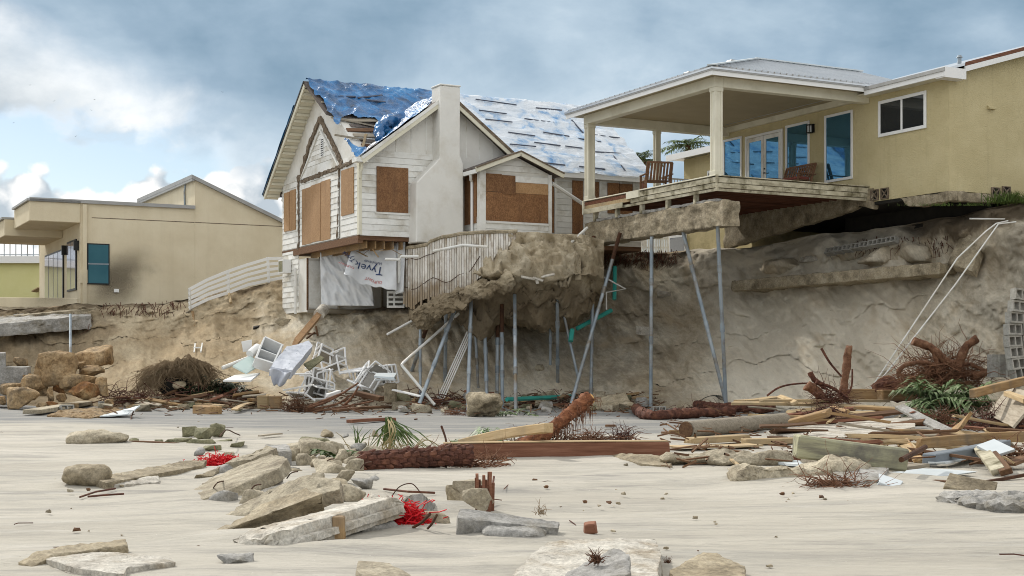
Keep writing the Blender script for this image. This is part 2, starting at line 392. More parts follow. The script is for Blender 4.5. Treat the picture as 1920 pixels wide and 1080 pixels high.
MAT['sling'] = M('sling', [(.22, .21, .19), (.32, .305, .275)], 8, rough=.8, bump=.2, bscale=80)
MAT['mattress'] = M('mattress', [(.52, .55, .62), (.66, .69, .75)], 2.5, rough=.8, bump=.5, bscale=5, bdist=.04)
MAT['white_sheet'] = M('white_sheet', [(.62, .64, .66), (.72, .74, .76)], 2, rough=.55, bump=.5, bscale=9, bdist=.02)
MAT['bark'] = M('bark', [(.045, .02, .015), (.11, .045, .03), (.19, .085, .05)], 6, bump=.9, bscale=22, bdist=.02, rnd=.15, speck=.5)
MAT['palm_log'] = M('palm_log', [(.10, .035, .018), (.22, .085, .04), (.33, .15, .075)], 5, bump=.9, bscale=24, bdist=.02, stretch=(1, 3, 3), speck=.5)
MAT['root'] = M('root', [(.08, .036, .022), (.19, .092, .052), (.29, .165, .10)], 7, bump=.7, bscale=26, bdist=.02, rnd=.2, speck=.45)
MAT['dark_root'] = M('dark_root', [(.045, .020, .017), (.10, .045, .034), (.165, .08, .055)], 7, bump=.4, rnd=.2)
MAT['straw'] = M('straw', [(.16, .11, .065), (.33, .25, .155)], 6, bump=.3)
MAT['frond'] = M('frond', [(.045, .085, .02), (.10, .15, .045), (.18, .22, .075)], 5, bump=.1, rough=.55, rnd=.2)
MAT['frond_bright'] = M('frond_bright', [(.06, .12, .04), (.14, .205, .085), (.36, .39, .25)], 9, bump=.1, rough=.5, rnd=.2)
MAT['frond_dark'] = M('frond_dark', [(.012, .02, .008), (.03, .045, .018)], 5, bump=.1, rough=.6)
MAT['frond_dry'] = M('frond_dry', [(.22, .17, .075), (.36, .29, .15)], 5, bump=.1, rough=.7)
MAT['grass'] = M('grass', [(.04, .07, .015), (.10, .14, .03)], 4, bump=0)
MAT['red_net'] = M('red_net', [(.50, .006, .012), (.66, .012, .02)], 12, bump=.2, rough=.6)
MAT['green_gray'] = M('green_gray', [(.13, .13, .075), (.22, .21, .13), (.30, .28, .18)], 3, bump=.7, bscale=30, rnd=.1, speck=.5)
MAT['grey_vinyl'] = M('grey_vinyl', [(.16, .19, .22), (.24, .27, .30)], 2, rough=.45, bump=.05, rnd=.15)
MAT['pale_vinyl'] = M('pale_vinyl', [(.50, .55, .57), (.60, .64, .66)], 2, rough=.45, bump=.05, rnd=.1)
MAT['scar'] = M('scar', [(.09, .065, .045), (.18, .14, .10), (.27, .21, .155)], 8, bump=.9, bscale=30, bdist=.03)
MAT['furniture'] = M('furniture', [(.15, .075, .04), (.23, .125, .07)], 2, bump=.2, stretch=(1, 1, 4), rough=.6)
MAT['cushion'] = M('cushion', [(.22, .07, .055), (.28, .09, .07)], 3, bump=.2)
MAT['shingle'] = M('shingle', [(.07, .06, .055), (.13, .11, .10), (.19, .165, .145)], 5, bump=.6, bscale=8, stretch=(4, 1, 1))
MAT['black_metal'] = M('black_metal', [(.012, .012, .012), (.025, .025, .025)], 3, bump=0, rough=.4)
MAT['teal_door'] = M('teal_door', [(.48, .60, .57), (.56, .66, .63)], 2, bump=.05, rough=.5)
MAT['bird'] = M('bird', [(.05, .05, .05), (.09, .09, .09)], 3, bump=0)
# ------------------------------------------------------------------ the beach
def beach_mat():
    m, t, b = new_mat('beach_sand')
    co = t.node('ShaderNodeTexCoord').outputs['Object']
    n1 = t.noise(t.mapping(co, scale=(.5, 1, 1)), .35, 6, .6)
    c = t.ramp(n1, [(.30, (.395, .365, .310)), (.50, (.47, .44, .375)), (.70, (.535, .50, .435))])
    # streaks of dark heavy sand drawn out along the water line
    s1 = t.noise(t.mapping(co, scale=(.34, 1.9, 1), rot=(0, 0, R(-7))), 1.0, 10, .72, .6)
    s2 = t.noise(t.mapping(co, scale=(.12, .55, 1), rot=(0, 0, R(6))), 1.0, 6, .6, .8)
    st = t.math('MULTIPLY', t.rng(s1, .46, .68, 0, 1, True), t.rng(s2, .34, .60, .2, 1))
    c = t.mix(t.math('MULTIPLY', st, .72), c, (.185, .18, .172))
    blot = t.rng(t.noise(t.mapping(co, scale=(.7, 1.3, 1)), .8, 8, .72, .6), .50, .66, 0, .42); c = t.mix(blot, c, (.27, .26, .235))
    foot = t.rng(t.voro(t.mapping(co, scale=(1, 1.6, 1)), 1.7), .05, .20, .5, 0, True); foot = t.math('MULTIPLY', foot, t.rng(t.noise(co, .25, 3, .5), .48, .60, 0, 1)); c = t.mix(foot, c, (.25, .24, .215))
    s3 = t.noise(t.mapping(co, scale=(.8, 5.5, 1), rot=(0, 0, R(-4))), 1.3, 8, .7, .4)
    c = t.mix(t.rng(s3, .56, .70, 0, .45), c, (.21, .20, .185))
    c = t.mix(t.rng(t.noise(t.mapping(co, scale=(.6, 2.5, 1)), .9, 7, .7), .56, .70, 0, .5), c, (.57, .55, .50))
    x, y, z = t.sep(co)
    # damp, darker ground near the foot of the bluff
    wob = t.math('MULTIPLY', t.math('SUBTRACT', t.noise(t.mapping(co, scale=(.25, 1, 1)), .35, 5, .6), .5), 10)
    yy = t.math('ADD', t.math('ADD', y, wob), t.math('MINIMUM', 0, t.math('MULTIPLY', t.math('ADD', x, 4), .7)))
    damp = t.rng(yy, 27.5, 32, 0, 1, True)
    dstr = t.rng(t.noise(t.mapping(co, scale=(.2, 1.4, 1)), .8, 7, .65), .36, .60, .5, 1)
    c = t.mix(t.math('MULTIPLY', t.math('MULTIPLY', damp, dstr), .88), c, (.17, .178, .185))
    sp = t.rng(t.noise(co, 38, 3, .7), .66, .74, 0, 1)
    c = t.mix(t.math('MULTIPLY', sp, .55), c, (.20, .175, .14))
    sp2 = t.rng(t.noise(t.vmath('ADD', co, (7, 3, 1)), 21, 2, .7), .71, .76, 0, 1)
    c = t.mix(t.math('MULTIPLY', sp2, .6), c, (.72, .68, .62))
    t.put(b.inputs['Base Color'], c); b.inputs['Roughness'].default_value = .85; b.inputs['Specular IOR Level'].default_value = .25
    h = t.math('ADD', t.math('MULTIPLY', t.noise(t.mapping(co, scale=(.5, 2.2, 1), rot=(0, 0, R(-5))), 1.6, 9, .68), 2.0), t.math('MULTIPLY', t.noise(co, 40, 4, .6), .22))
    t.put(b.inputs['Normal'], t.bump(h, .8, .06)); return m
MOUNDS = []
for _x, _y, _h, _r in ((165, 909, .05, .4), (210, 905, .04, .5), (300, 888, .04, .6), (370, 935, .06, .5), (450, 930, .07, .6), (430, 968, .06, .5), (520, 950, .06, .6), (400, 1004, .04, .35), (470, 1016, .05, .35), (560, 1005, .04, .4), (640, 985, .05, .35), (720, 995, .05, .35), (770, 950, .05, .4), (640, 1030, .04, .25), (880, 950, .05, .4),
                       (860, 990, .05, .35), (960, 1010, .05, .4), (1045, 992, .04, .3), (60, 1060, .015, .2), (200, 1060, .015, .25), (1010, 1040, .03, .3), (1230, 1050, .03, .3), (1330, 1070, .02, .3), (720, 880, .06, .7), (850, 868, .06, .7), (1000, 860, .07, .8), (1180, 862, .06, .8), (1400, 900, .07, .8), (1560, 910, .08, .8), (1680, 905, .06, .7), (1820, 935, .06, .6), (620, 900, .08, .7), (190, 835, .05, .8), (380, 835, .06, .9)):
    _p = G(_x, _y); MOUNDS.append((_p.x, _p.y, _h, _r))
def beach_h(x, y):
    m = 0
    if 9 < y < 30:
        for mx, my, h, r in MOUNDS:
            d = ((x - mx) / (r * 1.5)) ** 2 + ((y - my) / r) ** 2
            if d < 6: m += h * math.exp(-d)
    return m + .06 * noise.noise(Vector((x * .22, y * .35, 1.3))) + .03 * noise.noise(Vector((x * .6, y * 1.3, 4.1))) + .012 * noise.noise(Vector((x * 1.6, y * 3.5, 2))) + .005 * noise.noise(Vector((x * 5, y * 8, 3)))
def grid_mesh(name, fn, us, vs, mat, parent=None, smooth=True):
    nu, nv = len(us), len(vs)
    pts = [fn(u, v) for v in vs for u in us]
    fs = [(j * nu + i, j * nu + i + 1, (j + 1) * nu + i + 1, (j + 1) * nu + i) for j in range(nv - 1) for i in range(nu - 1)]
    me = bpy.data.meshes.new(name); me.from_pydata([tuple(p) for p in pts], [], fs)
    o = bpy.data.objects.new(name, me)
    return finish(o, me, mat, parent, smooth, 0, 180)
ys = [-40, -20, -8, 0, 4, 7]
while ys[-1] < 60: ys.append(ys[-1] * 1.013)
ys += [70, 90, 130, 250, 600, 1500]
rel = [-2.5, -1.4, -.9, -.7] + [-.55 + i * 1.1 / 230 for i in range(231)] + [.7, .9, 1.4, 2.5]
def beach_pt(u, y):
    x = u * max(14, y + 12); return Vector((x, y, beach_h(x, y)))
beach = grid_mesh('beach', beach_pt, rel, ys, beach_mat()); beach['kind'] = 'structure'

# ------------------------------------------------------------------ the eroded sand bluff
COLS = [(-1600, 70, 80, 4.5), (-500, 58, 66, 4), (0, 49.5, 55, 3.55), (150, 48.5, 55.2, 3.75), (300, 46.5, 55.5, 3.8), (440, 46.3, 56, 4.35), (530, 46, 56, 4.75),
        (590, 45.6, 53, 3.5), (760, 45.2, 51.8, 3.5), (880, 45.4, 52.3, 4.0), (1000, 46, 53.5, 5.0), (1100, 46, 54, 5.65), (1250, 45.3, 54, 5.72),
        (1390, 44.4, 50.6, 5.6), (1560, 43.0, 47.9, 5.85), (1700, 41.2, 45.4, 5.9), (1790, 39.8, 43.7, 5.95), (1850, 38.6, 42.5, 6.15), (1920, 37.4, 41.4, 6.2),
        (2200, 31, 35.5, 6.2), (2800, 22, 27, 6.2), (4000, 14, 19, 6)]
def lerp_col(px):
    if px <= COLS[0][0]: return COLS[0][1:]
    for a, b in zip(COLS, COLS[1:]):
        if px <= b[0]:
            f = (px - a[0]) / (b[0] - a[0]); f = f * f * (3 - 2 * f) if b[0] - a[0] > 60 else f
            return tuple(p + (q - p) * f for p, q in zip(a[1:], b[1:]))
    return COLS[-1][1:]
PROF = [(0, -.08, -.35), (.04, 0.0, -.02), (.10, .07, .05), (.30, .30, .25), (.50, .53, .47), (.66, .71, .67), (.76, .82, .82), (.84, .90, .945), (.88, .94, .99), (.91, 1.0, 1.0)]
def prof(v):
    for a, b in zip(PROF, PROF[1:]):
        if v <= b[0]:
            f = (v - a[0]) / (b[0] - a[0]); return a[1] + (b[1] - a[1]) * f, a[2] + (b[2] - a[2]) * f
    return 1, 1
def bluff_pt(px, v):
    Yb, Yt, Zt = lerp_col(px); u = (px - CX) / F
    if v > .91:
        e = (v - .91) / .09; Y = Yt + (e ** 2) * 220 + e * 3
        return Vector((u * Y, Y, Zt - .02 + .06 * noise.noise(Vector((u * Y * .5, Y * .3, 0)))))
    f, g = prof(v); Y = Yb + (Yt - Yb) * f; z = Zt * g; X = u * Y
    amp = math.sin(min(1, max(0, v / .91)) * math.pi) ** .5 if v < .91 else 0
    q = Vector((X, Y, z))
    # flow ridges: noise drawn out down the slope and leaning to the left
    a = X + z * .55; b = z
    wv = noise.noise(Vector((a * .4, b * .3, 31))) * .8
    gul = 1 - abs(noise.noise(Vector((a * .42 + wv, b * .13, 3)))) * 2.2
    rid = gul * .34 + noise.noise(Vector((a * .9 + wv, b * .25, 13))) * .34 + (1 - abs(noise.noise(Vector((a * 1.6 + wv, b * .45, 7))) * 2)) * .14 + (1 - abs(noise.noise(Vector((a * 3.4, b * .8, 11))) * 2)) * .07 + noise.noise(Vector((a * 7, b * 1.6, 5))) * .06 + (1 - abs(noise.noise(Vector((a * 11, b * 2.0, 15))))) ** 2 * .05
    lump = fbm(q * .8, 4) * .16 + fbm(q * 3.1 + Vector((3, 3, 3)), 6) * .12 + (1 - abs(noise.noise(q * 2.2)) * 2) * .05
    up = max(0, min(1, (g - .55) / .3)) * (1 if g < .995 else 0)
    ter = (z * .95 + .9 * noise.noise(Vector((X * .35, 2, z * .3))) + .35 * noise.noise(Vector((X * 1.3, 5, z)))) % 1.0
    lump += (ter ** 2.2 - .35) * .22 * min(1, max(0, noise.noise(Vector((X * .3, 9, z * .25))) * 2.5 + .55))
    scarp = up * (noise.noise(Vector((X * .9, z * .9, 20))) * .55 + fbm(Vector((X * 1.6, Y, z * 2.6)), 5) * .30)
    Y2 = Y + amp * (rid * 1.25 + lump) + scarp
    z2 = z + amp * lump * .5 + (.10 * noise.noise(Vector((X * .8, 3, 1))) + .05 * noise.noise(Vector((X * 3, 1, 1))) if v > .83 else 0)
    return Vector((u * Y2, Y2, z2))
def bluff_mat():
    m, t, b = new_mat('bluff_sand')
    co = t.node('ShaderNodeTexCoord').outputs['Object']; x, y, z = t.sep(co)
    lean = t.comb(t.math('ADD', x, t.math('MULTIPLY', z, .55)), y, z)
    n1 = t.noise(co, .33, 5, .6, .4)
    c = t.ramp(n1, [(.30, (.45, .37, .255)), (.46, (.57, .50, .385)), (.60, (.65, .60, .49)), (.75, (.68, .635, .54))])
    streak = t.noise(t.mapping(lean, scale=(2.2, .8, .75)), 1.2, 9, .68, .5)
    c = t.mix(t.rng(streak, .50, .68, 0, .6), c, (.33, .265, .175))
    str2 = t.noise(t.mapping(lean, scale=(5, 3, 2.4)), 1.5, 10, .75, .3)
    c = t.mix(1.0, c, t.comb(*[t.rng(str2,   .32, .68, .76, 1.2)] * 3), 'MULTIPLY')
    # dark humus near the lip, thicker in places
    at = t.node('ShaderNodeAttribute', attribute_name='height_share').outputs['Fac']
    wide = t.rng(x, 0, 3, .97, .90)
    top = t.math('ADD', t.math('SUBTRACT', at, wide), t.math('MULTIPLY', t.math('SUBTRACT', t.noise(t.mapping(co, scale=(1, 1, .6)), .6, 7, .66), .5), .30))
    hum = t.rng(top, -.03, .03, 0, 1, True)
    c = t.mix(t.math('MULTIPLY', hum, .85), c, (.085, .062, .040))
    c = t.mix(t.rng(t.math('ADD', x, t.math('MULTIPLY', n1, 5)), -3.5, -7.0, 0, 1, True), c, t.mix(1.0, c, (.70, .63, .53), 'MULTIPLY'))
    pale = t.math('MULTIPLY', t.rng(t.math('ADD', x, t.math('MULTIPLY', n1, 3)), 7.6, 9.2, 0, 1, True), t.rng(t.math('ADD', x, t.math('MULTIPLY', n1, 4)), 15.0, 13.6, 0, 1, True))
    c = t.mix(t.math('MULTIPLY', pale, .62), c, (.78, .72, .60))  # pale sand, lightened further to offset the shade under the deck
    # darker left under the retaining wall; dark earth right beyond the fallen footing
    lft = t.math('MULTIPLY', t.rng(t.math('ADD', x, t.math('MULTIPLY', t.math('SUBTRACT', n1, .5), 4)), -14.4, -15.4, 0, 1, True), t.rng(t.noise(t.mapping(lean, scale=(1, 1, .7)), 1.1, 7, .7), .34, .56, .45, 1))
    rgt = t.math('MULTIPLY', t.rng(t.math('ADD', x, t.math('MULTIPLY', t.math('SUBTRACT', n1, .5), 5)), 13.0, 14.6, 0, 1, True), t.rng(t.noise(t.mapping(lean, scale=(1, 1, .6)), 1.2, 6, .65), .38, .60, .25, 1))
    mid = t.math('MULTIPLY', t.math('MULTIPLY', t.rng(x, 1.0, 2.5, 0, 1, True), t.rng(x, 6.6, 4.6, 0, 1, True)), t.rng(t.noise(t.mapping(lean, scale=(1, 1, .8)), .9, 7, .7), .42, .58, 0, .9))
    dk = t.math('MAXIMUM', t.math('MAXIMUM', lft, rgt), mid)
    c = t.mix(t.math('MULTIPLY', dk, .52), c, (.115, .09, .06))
    och = t.rng(t.noise(t.vmath('ADD', co, (11, 5, 2)), .5, 5, .6), .57, .70, 0, .6)
    c = t.mix(och, c, (.50, .39, .25))
    cr = t.rng(t.noise(co, 9, 6, .75), .60, .74, 0, .5); c = t.mix(cr, c, (.22, .17, .11))
    t.put(b.inputs['Base Color'], c); b.inputs['Roughness'].default_value = .95; b.inputs['Specular IOR Level'].default_value = .1
    h = t.math('ADD', t.noise(t.mapping(lean, scale=(2.0, 1.0, 1.0)), 2.2, 10, .72), t.math('MULTIPLY', t.noise(co, 9, 8, .75), .7))
    t.put(b.inputs['Normal'], t.bump(h, .8, .08)); return m
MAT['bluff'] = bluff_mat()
pxs = [-1600 + i * 40 for i in range(35)] + [-200 + i * 3.6 for i in range(650)] + [2140 + i * 40 for i in range(48)]
vvs = [i * .91 / 110 for i in range(111)] + [.912, .915, .92, .93, .94, .95, .96, .97, .98, .99, 1]
def set_rel(o, vals):
    at = o.data.attributes.new('height_share', 'FLOAT', 'POINT'); at.data.foreach_set('value', vals)
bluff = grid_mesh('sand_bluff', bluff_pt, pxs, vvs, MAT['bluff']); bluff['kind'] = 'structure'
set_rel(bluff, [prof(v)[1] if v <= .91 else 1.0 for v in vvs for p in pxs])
def mk_bvh(o):
    me = o.data; return BVHTree.FromPolygons([v.co.copy() for v in me.vertices], [tuple(p.vertices) for p in me.polygons])
BV = [mk_bvh(beach), mk_bvh(bluff)]
def H(px, py, lift=0):                    # where the sight line through a photo pixel meets the ground
    c = Vector((0, 0, CH)); d = ray(px, py).normalized(); best = None
    for bv in BV:
        h = bv.ray_cast(c, d, 400)
        if h[0] is not None and (best is None or h[3] < best[3]): best = h
    p = best[0] if best else G(px, max(py, HY + 20))
    return p + Vector((0, 0, lift))
def ground_z(x, y):
    best = -9
    for bv in BV:
        h = bv.ray_cast(Vector((x, y, 60)), Vector((0, 0, -1)), 100)
        if h[0] is not None: best = max(best, h[0].z)
    return best
def Hs(px, py, dy=0): return P(px, py, H(px, min(py, 1300)).y + dy)
# ================================================================== RIGHT HOUSE (yellow stucco, deck in the air)
RH = Frame((6.03, 42.0)); RZ0 = 6.0
def hroot(name, fr, z0, label, cat):
    r = thing(name, label, cat, (fr.o.x, fr.o.y, z0), RZ); r['z0'] = z0; return r
rh = hroot('beach_house', RH, RZ0, 'yellow stucco house with a covered porch hanging over the eroded bluff', 'house')
S1 = 5.75; T0, T1 = -3.54, 8.0
mb = MB(); mb.prism([(S1, 6.52), (S1, 10.0), (15, 10.0 + .29 * 9.25), (15, 6.52)], 't', T0, T1)
wall = mb.build('wall', MAT['yellow_stucco'], rh)
mb = MB(); mb.prism([(S1 + 1.6, 5.6), (S1 + 1.6, 9.55), (14, 9.55), (14, 5.6)], 't', T1 + .003, T1 + 4.4); mb.build('wing_wall', MAT['yellow_stucco'], rh)
mb = MB(); mb.prism([(S1 + 1.15, 9.56), (S1 + 1.15, 9.72), (15, 11.6), (15, 9.56)], 't', T1 + .003, T1 + 4.9); mb.build('wing_roof', MAT['metal_roof'], rh)
mb = MB(); mb.bx(S1 + 1.1, S1 + 1.145, T1 + .003, T1 + 4.95, 9.5, 9.74); mb.build('wing_fascia', MAT['white_vinyl'], rh)
# main roof: slab + fascia, rake
def sl(s, z0=10.0): return z0 + .29 * (s - S1)
mb = MB(); mb.prism([(S1 - .5, sl(S1 - .5) + .06), (S1 - .5, sl(S1 - .5) + .13), (15.5, sl(15.5) + .16), (15.5, sl(15.5) + .06)], 't', T0 - .35, T1 + .3)
roof = mb.build('roof', MAT['metal_roof'], rh)
mb = MB(); mb.bx(S1 - .56, S1 - .505, T0 - .38, -.52, 9.76, 9.985); mb.build('eave_fascia', MAT['white_vinyl'], rh)
mb = MB(); mb.bx(S1 - .60, S1 - .562, T0 - .40, -.52, 9.90, 10.0); mb.build('gutter_edge', MAT['grey_flash'], rh)
mb = MB(); mb.bx(S1 - .50, S1 - .004, T0 - .003, -.003, 9.80, 9.84); mb.build('soffit', MAT['cream_trim'], rh)
mb = MB(); mb.bx(S1 - .54, S1 + .30, T0 - .37, T0 - .004, 9.73, 10.03); mb.build('eave_return', MAT['white_vinyl'], rh)
mb = MB(); mb.prism([(S1 + .28, sl(S1 + .28) - .12), (S1 + .28, sl(S1 + .28) + .04), (15.5, sl(15.5) + .04), (15.5, sl(15.5) - .12)], 't', T0 - .36, T0 - .30); mb.build('rake_board', MAT['white_vinyl'], rh)
mb = MB(); mb.prism([(S1 + .28, sl(S1 + .28) + .045), (S1 + .28, sl(S1 + .28) + .155), (15.5, sl(15.5) + .155), (15.5, sl(15.5) + .045)], 't', T0 - .362, T0 - .352); mb.build('bare_rake_edge', MAT['red_wood'], rh)
mb = MB(); mb.tube([(S1 + 1.6, T0 + 1.2, sl(S1 + 1.6) + .1), (S1 + 1.6, T0 + 1.2, sl(S1 + 1.6) + .32)], .06); mb.tube([(S1 + 1.6, T0 + 1.2, sl(S1 + 1.6) + .325), (S1 + 1.6, T0 + 1.2, sl(S1 + 1.6) + .40)], [.10, .05]); mb.build('roof_vent', MAT['steel'], rh)
# windows on the front wall, taken from their places in the photo
def front_opening(name, px0, px1, yt, yb, glass, mull=None, fw=.085):
    ta, za = RH.onS(px0, yt[0], S1); tb, zb = RH.onS(px1, yt[1], S1)
    tc, zc = RH.onS(px0, yb[0], S1); td, zd = RH.onS(px1, yb[1], S1)
    t0, t1 = min(ta, tb), max(ta, tb); zt, zl = (za + zb) / 2, (zc + zd) / 2
    f = MB(); o = -.05
    f.bx(S1 + o, S1 - .002, t0, t0 + fw, zl, zt); f.bx(S1 + o, S1 - .002, t1 - fw, t1, zl, zt)
    f.bx(S1 + o, S1 - .002, t0 + fw, t1 - fw, zt - fw, zt); f.bx(S1 + o, S1 - .002, t0 + fw, t1 - fw, zl, zl + fw)
    fr = f.build('window', MAT['white_vinyl'], rh, bevel=.008)
    if mull:
        m_ = (t0 + t1) / 2; MB().bx(S1 + o + .004, S1 - .003, m_ - .035, m_ + .035, zl + fw, zt - fw).build('mullion', MAT['white_vinyl'], fr)
        MB().bx(S1 - .025, S1 - .004, t0 + fw, m_ - .035, zl + fw, zt - fw).build('pane', MAT[glass], fr)
        MB().bx(S1 - .025, S1 - .004, m_ + .035, t1 - fw, zl + fw, zt - fw).build('pane', MAT[glass], fr)
    else:
        MB().bx(S1 - .02, S1 - .004, t0 + fw, t1 - fw, zl + fw, zt - fw).build('pane', MAT[glass], fr)
    return t0, t1, zl, zt
front_opening('w', 1648, 1738, (190, 170), (258, 240), 'glass', True, .1)
front_opening('w', 1547, 1600, (218, 205), (345, 334), 'tinted_glass')
front_opening('w', 1474, 1519, (236, 226), (348, 345), 'tinted_glass')
front_opening('w', 1357, 1392, (262, 256), (340, 340), 'tinted_glass')
# french doors
ta, za = RH.onS(1399, 255, S1); tb, zb = RH.onS(1469, 243, S1); zt = (za + zb) / 2; t0, t1 = min(ta, tb), max(ta, tb)
f = MB(); f.bx(S1 - .06, S1 - .002, t0, t0 + .09, 7.0, zt); f.bx(S1 - .06, S1 - .002, t1 - .09, t1, 7.0, zt); f.bx(S1 - .06, S1 - .002, t0 + .09, t1 - .09, zt - .09, zt)
f.build('door_frame', MAT['white_vinyl'], rh, bevel=.008)
tm = (t0 + t1) / 2
for a, b in ((t0 + .095, tm - .01), (tm + .01, t1 - .095)):
    d = MB()
    d.bx(S1 - .045, S1 - .004, a, a + .13, 7.02, zt - .1); d.bx(S1 - .045, S1 - .004, b - .13, b, 7.02, zt - .1)
    d.bx(S1 - .045, S1 - .004, a + .13, b - .13, zt - .24, zt - .1); d.bx(S1 - .045, S1 - .004, a + .13, b - .13, 7.02, 7.3)
    dd = d.build('door', MAT['white_paint'], rh, bevel=.006)
    MB().bx(S1 - .03, S1 - .01, a + .13, b - .13, 7.3, zt - .24).build('pane', MAT['tinted_glass'], dd)
    if a < tm - .1:
        MB().tube([(S1 - .05, b - .06, 8.05), (S1 - .11, b - .06, 8.05), (S1 - .11, b - .17, 8.05)], .018, 6).tube([(S1 - .05, b - .06, 8.2), (S1 - .075, b - .06, 8.2)], .03, 8).build('handle', MAT['black_metal'], dd)
# wall lantern
tl, zl = RH.onS(1525, 242, S1)
m_ = MB(); m_.bx(S1 - .05, S1 - .002, tl - .07, tl + .07, zl - .12, zl + .16); m_.tube([(S1 - .05, tl, zl + .1), (S1 - .14, tl, zl + .14)], .02, 6)
lt = m_.build('lantern', MAT['black_metal'], rh)
MB().prism([(-.09, -.09), (.09, -.09), (.09, .09), (-.09, .09)], 'z', zl + .1, zl + .14).build
c_ = MB(); c_.bx(S1 - .24, S1 - .08, tl - .08, tl + .08, zl + .10, zl + .135)
for ds in (-.225, -.105):
    for dt in (-.065, .065): c_.bx(S1 + ds - .01, S1 + ds + .01, tl + dt - .01, tl + dt + .01, zl - .12, zl + .1)
c_.bx(S1 - .24, S1 - .08, tl - .08, tl + .08, zl - .15, zl - .12); c_.build('lantern_cage', MAT['black_metal'], lt)
MB().bx(S1 - .205, S1 - .115, tl - .045, tl + .045, zl - .118, zl + .098).build('lantern_glass', MAT['white_sheet'], lt)
# small vent hood on the side wall
ps = rayplane(1857, 202, RH.W(0, T0, 0), D1); q = RH.loc(ps)
MB().prism([(T0 - .10, q.z - .05), (T0 - .10, q.z), (T0 - .002, q.z + .07), (T0 - .002, q.z - .05)], 's', q.x - .14, q.x + .14).build('vent_hood', MAT['yellow_stucco'], rh)
# porch: columns, beams, ceiling, hip roof
DZ = 7.0; BZ = 9.62
def porch_col(s, t, wd=.27):
    m_ = MB(); h = wd / 2
    m_.bx(s - h + .02, s + h - .02, t - h + .02, t + h - .02, DZ, BZ)
    for a, b in ((-1, -1), (1, -1), (-1, 1), (1, 1)):
        m_.bx(s + a * h - (0 if a < 0 else .07), s + a * h + (.07 if a < 0 else 0), t + b * h - (0 if b < 0 else .07), t + b * h + (.07 if b < 0 else 0), DZ, BZ - .003)
    m_.bx(s - h - .015, s + h + .015, t - h - .015, t + h + .015, DZ, DZ + .16); m_.bx(s - h - .015, s + h + .015, t - h - .015, t + h + .015, BZ - .12, BZ)
    return m_.build('column', MAT['cream_trim'], rh, bevel=.006)
TL = 7.45
porch_col(0.02, 0.02); porch_col(0.02, TL - .1); porch_col(2.75, TL - .1, .2)
MB().bx(-.14, .16, -.14, TL + .04, BZ + .003, 9.93).build('front_beam', MAT['cream_trim'], rh, bevel=.006)
MB().bx(.163, S1 - .004, -.14, .16, BZ + .003, 9.93).build('side_beam', MAT['cream_trim'], rh, bevel=.006)
MB().bx(.163, S1 - .004, TL - .26, TL + .04, BZ + .003, 9.93).build('side_beam', MAT['cream_trim'], rh, bevel=.006)
MB().bx(S1 - .13, S1 - .006, .165, TL - .265, BZ + .12, 9.93).build('wall_beam', MAT['cream_trim'], rh)
MB().bx(-.5, S1 - .004, -.5, TL + .5, 9.935, 9.98).build('porch_ceiling', MAT['porch_ceiling'], rh)
EO = -.55
m_ = MB(); m_.bx(EO, EO + .04, EO, TL - EO, 9.86, 10.06); m_.build('porch_fascia', MAT['white_vinyl'], rh)
m_ = MB(); m_.bx(EO + .043, S1 - .56, EO, EO + .04, 9.86, 10.06); m_.build('porch_fascia', MAT['white_vinyl'], rh)
m_ = MB(); m_.bx(EO - .03, EO - .003, EO - .03, TL - EO + .03, 9.99, 10.10); m_.build('drip_edge', MAT['grey_flash'], rh)
m_ = MB(); m_.bx(EO, S1 - .56, EO - .03, EO - .003, 9.99, 10.10); m_.build('drip_edge', MAT['grey_flash'], rh)
tr, zr, sr = TL / 2, 11.55, 4.2
e0 = EO - .04; e1 = TL - EO + .04; ez = 10.085
def hip_z(s, t): return min(ez + (s - e0) * (zr - ez) / (sr - e0), ez + (min(t - e0, e1 - t)) * (zr - ez) / (tr - e0))
SB = 8.8
m_ = MB().add([(e0, e0, ez), (e0, e1, ez), (sr, tr, zr), (SB, tr, zr), (SB, e0, ez), (SB, e1, ez),
               (e0, e0, ez - .05), (e0, e1, ez - .05), (SB, e0, ez - .05), (SB, e1, ez - .05)],
              [(0, 2, 1), (0, 4, 3, 2), (1, 2, 3, 5), (0, 6, 8, 4), (1, 5, 9, 7), (0, 1, 7, 6), (6, 7, 9, 8)])
pr = m_.build('porch_roof', MAT['metal_roof'], rh)
def seam(a, b, r=.022): 
    m_ = MB().beam(a, b, .05, .055); return m_.build('roof_seam', MAT['metal_roof'], rh)
n = 0
s = e0 + .2
while s < SB - .2:                          # raised ribs on the visible right slope
    t_end = tr if s >= sr else e0 + (tr - e0) * (s - e0) / (sr - e0)
    zz = ez + (t_end - e0) * (zr - ez) / (tr - e0)
    seam((s, e0, ez + .025), (s, t_end, zz + .025)); s += .23
s = e0 + .23
while s < e1 - .1:                          # and on the front slope, seen edge-on as a row of teeth
    d = min(s - e0, e1 - s); f_ = d / (tr - e0)
    seam((e0, s, ez + .025), (e0 + (sr - e0) * f_, s, ez + .025 + (zr - ez) * f_)); s += .3
MB().beam((e0, e0, ez + .05), (sr, tr, zr + .05), .26, .04).build('hip_cap', MAT['pale_vinyl'], rh)
MB().beam((sr, tr, zr + .055), (SB, tr, zr + .055), .26, .04).build('ridge_cap', MAT['pale_vinyl'], rh)
for px, py in ((1372, 116), (1292, 138)):
    q = RH.loc(rayplane(px, py, RH.W(0, TL / 2 + 1.5 + (1.8 if px < 1300 else 0), 0), D1))
    MB().prism([(q.x - .35, q.z - .45), (q.x - .12, q.z + .05), (q.x + .2, q.z + .05), (q.x + .35, q.z - .45)], 't', q.y - .15, q.y + .15).build('roof_ventilator', MAT['grey_flash'], rh)
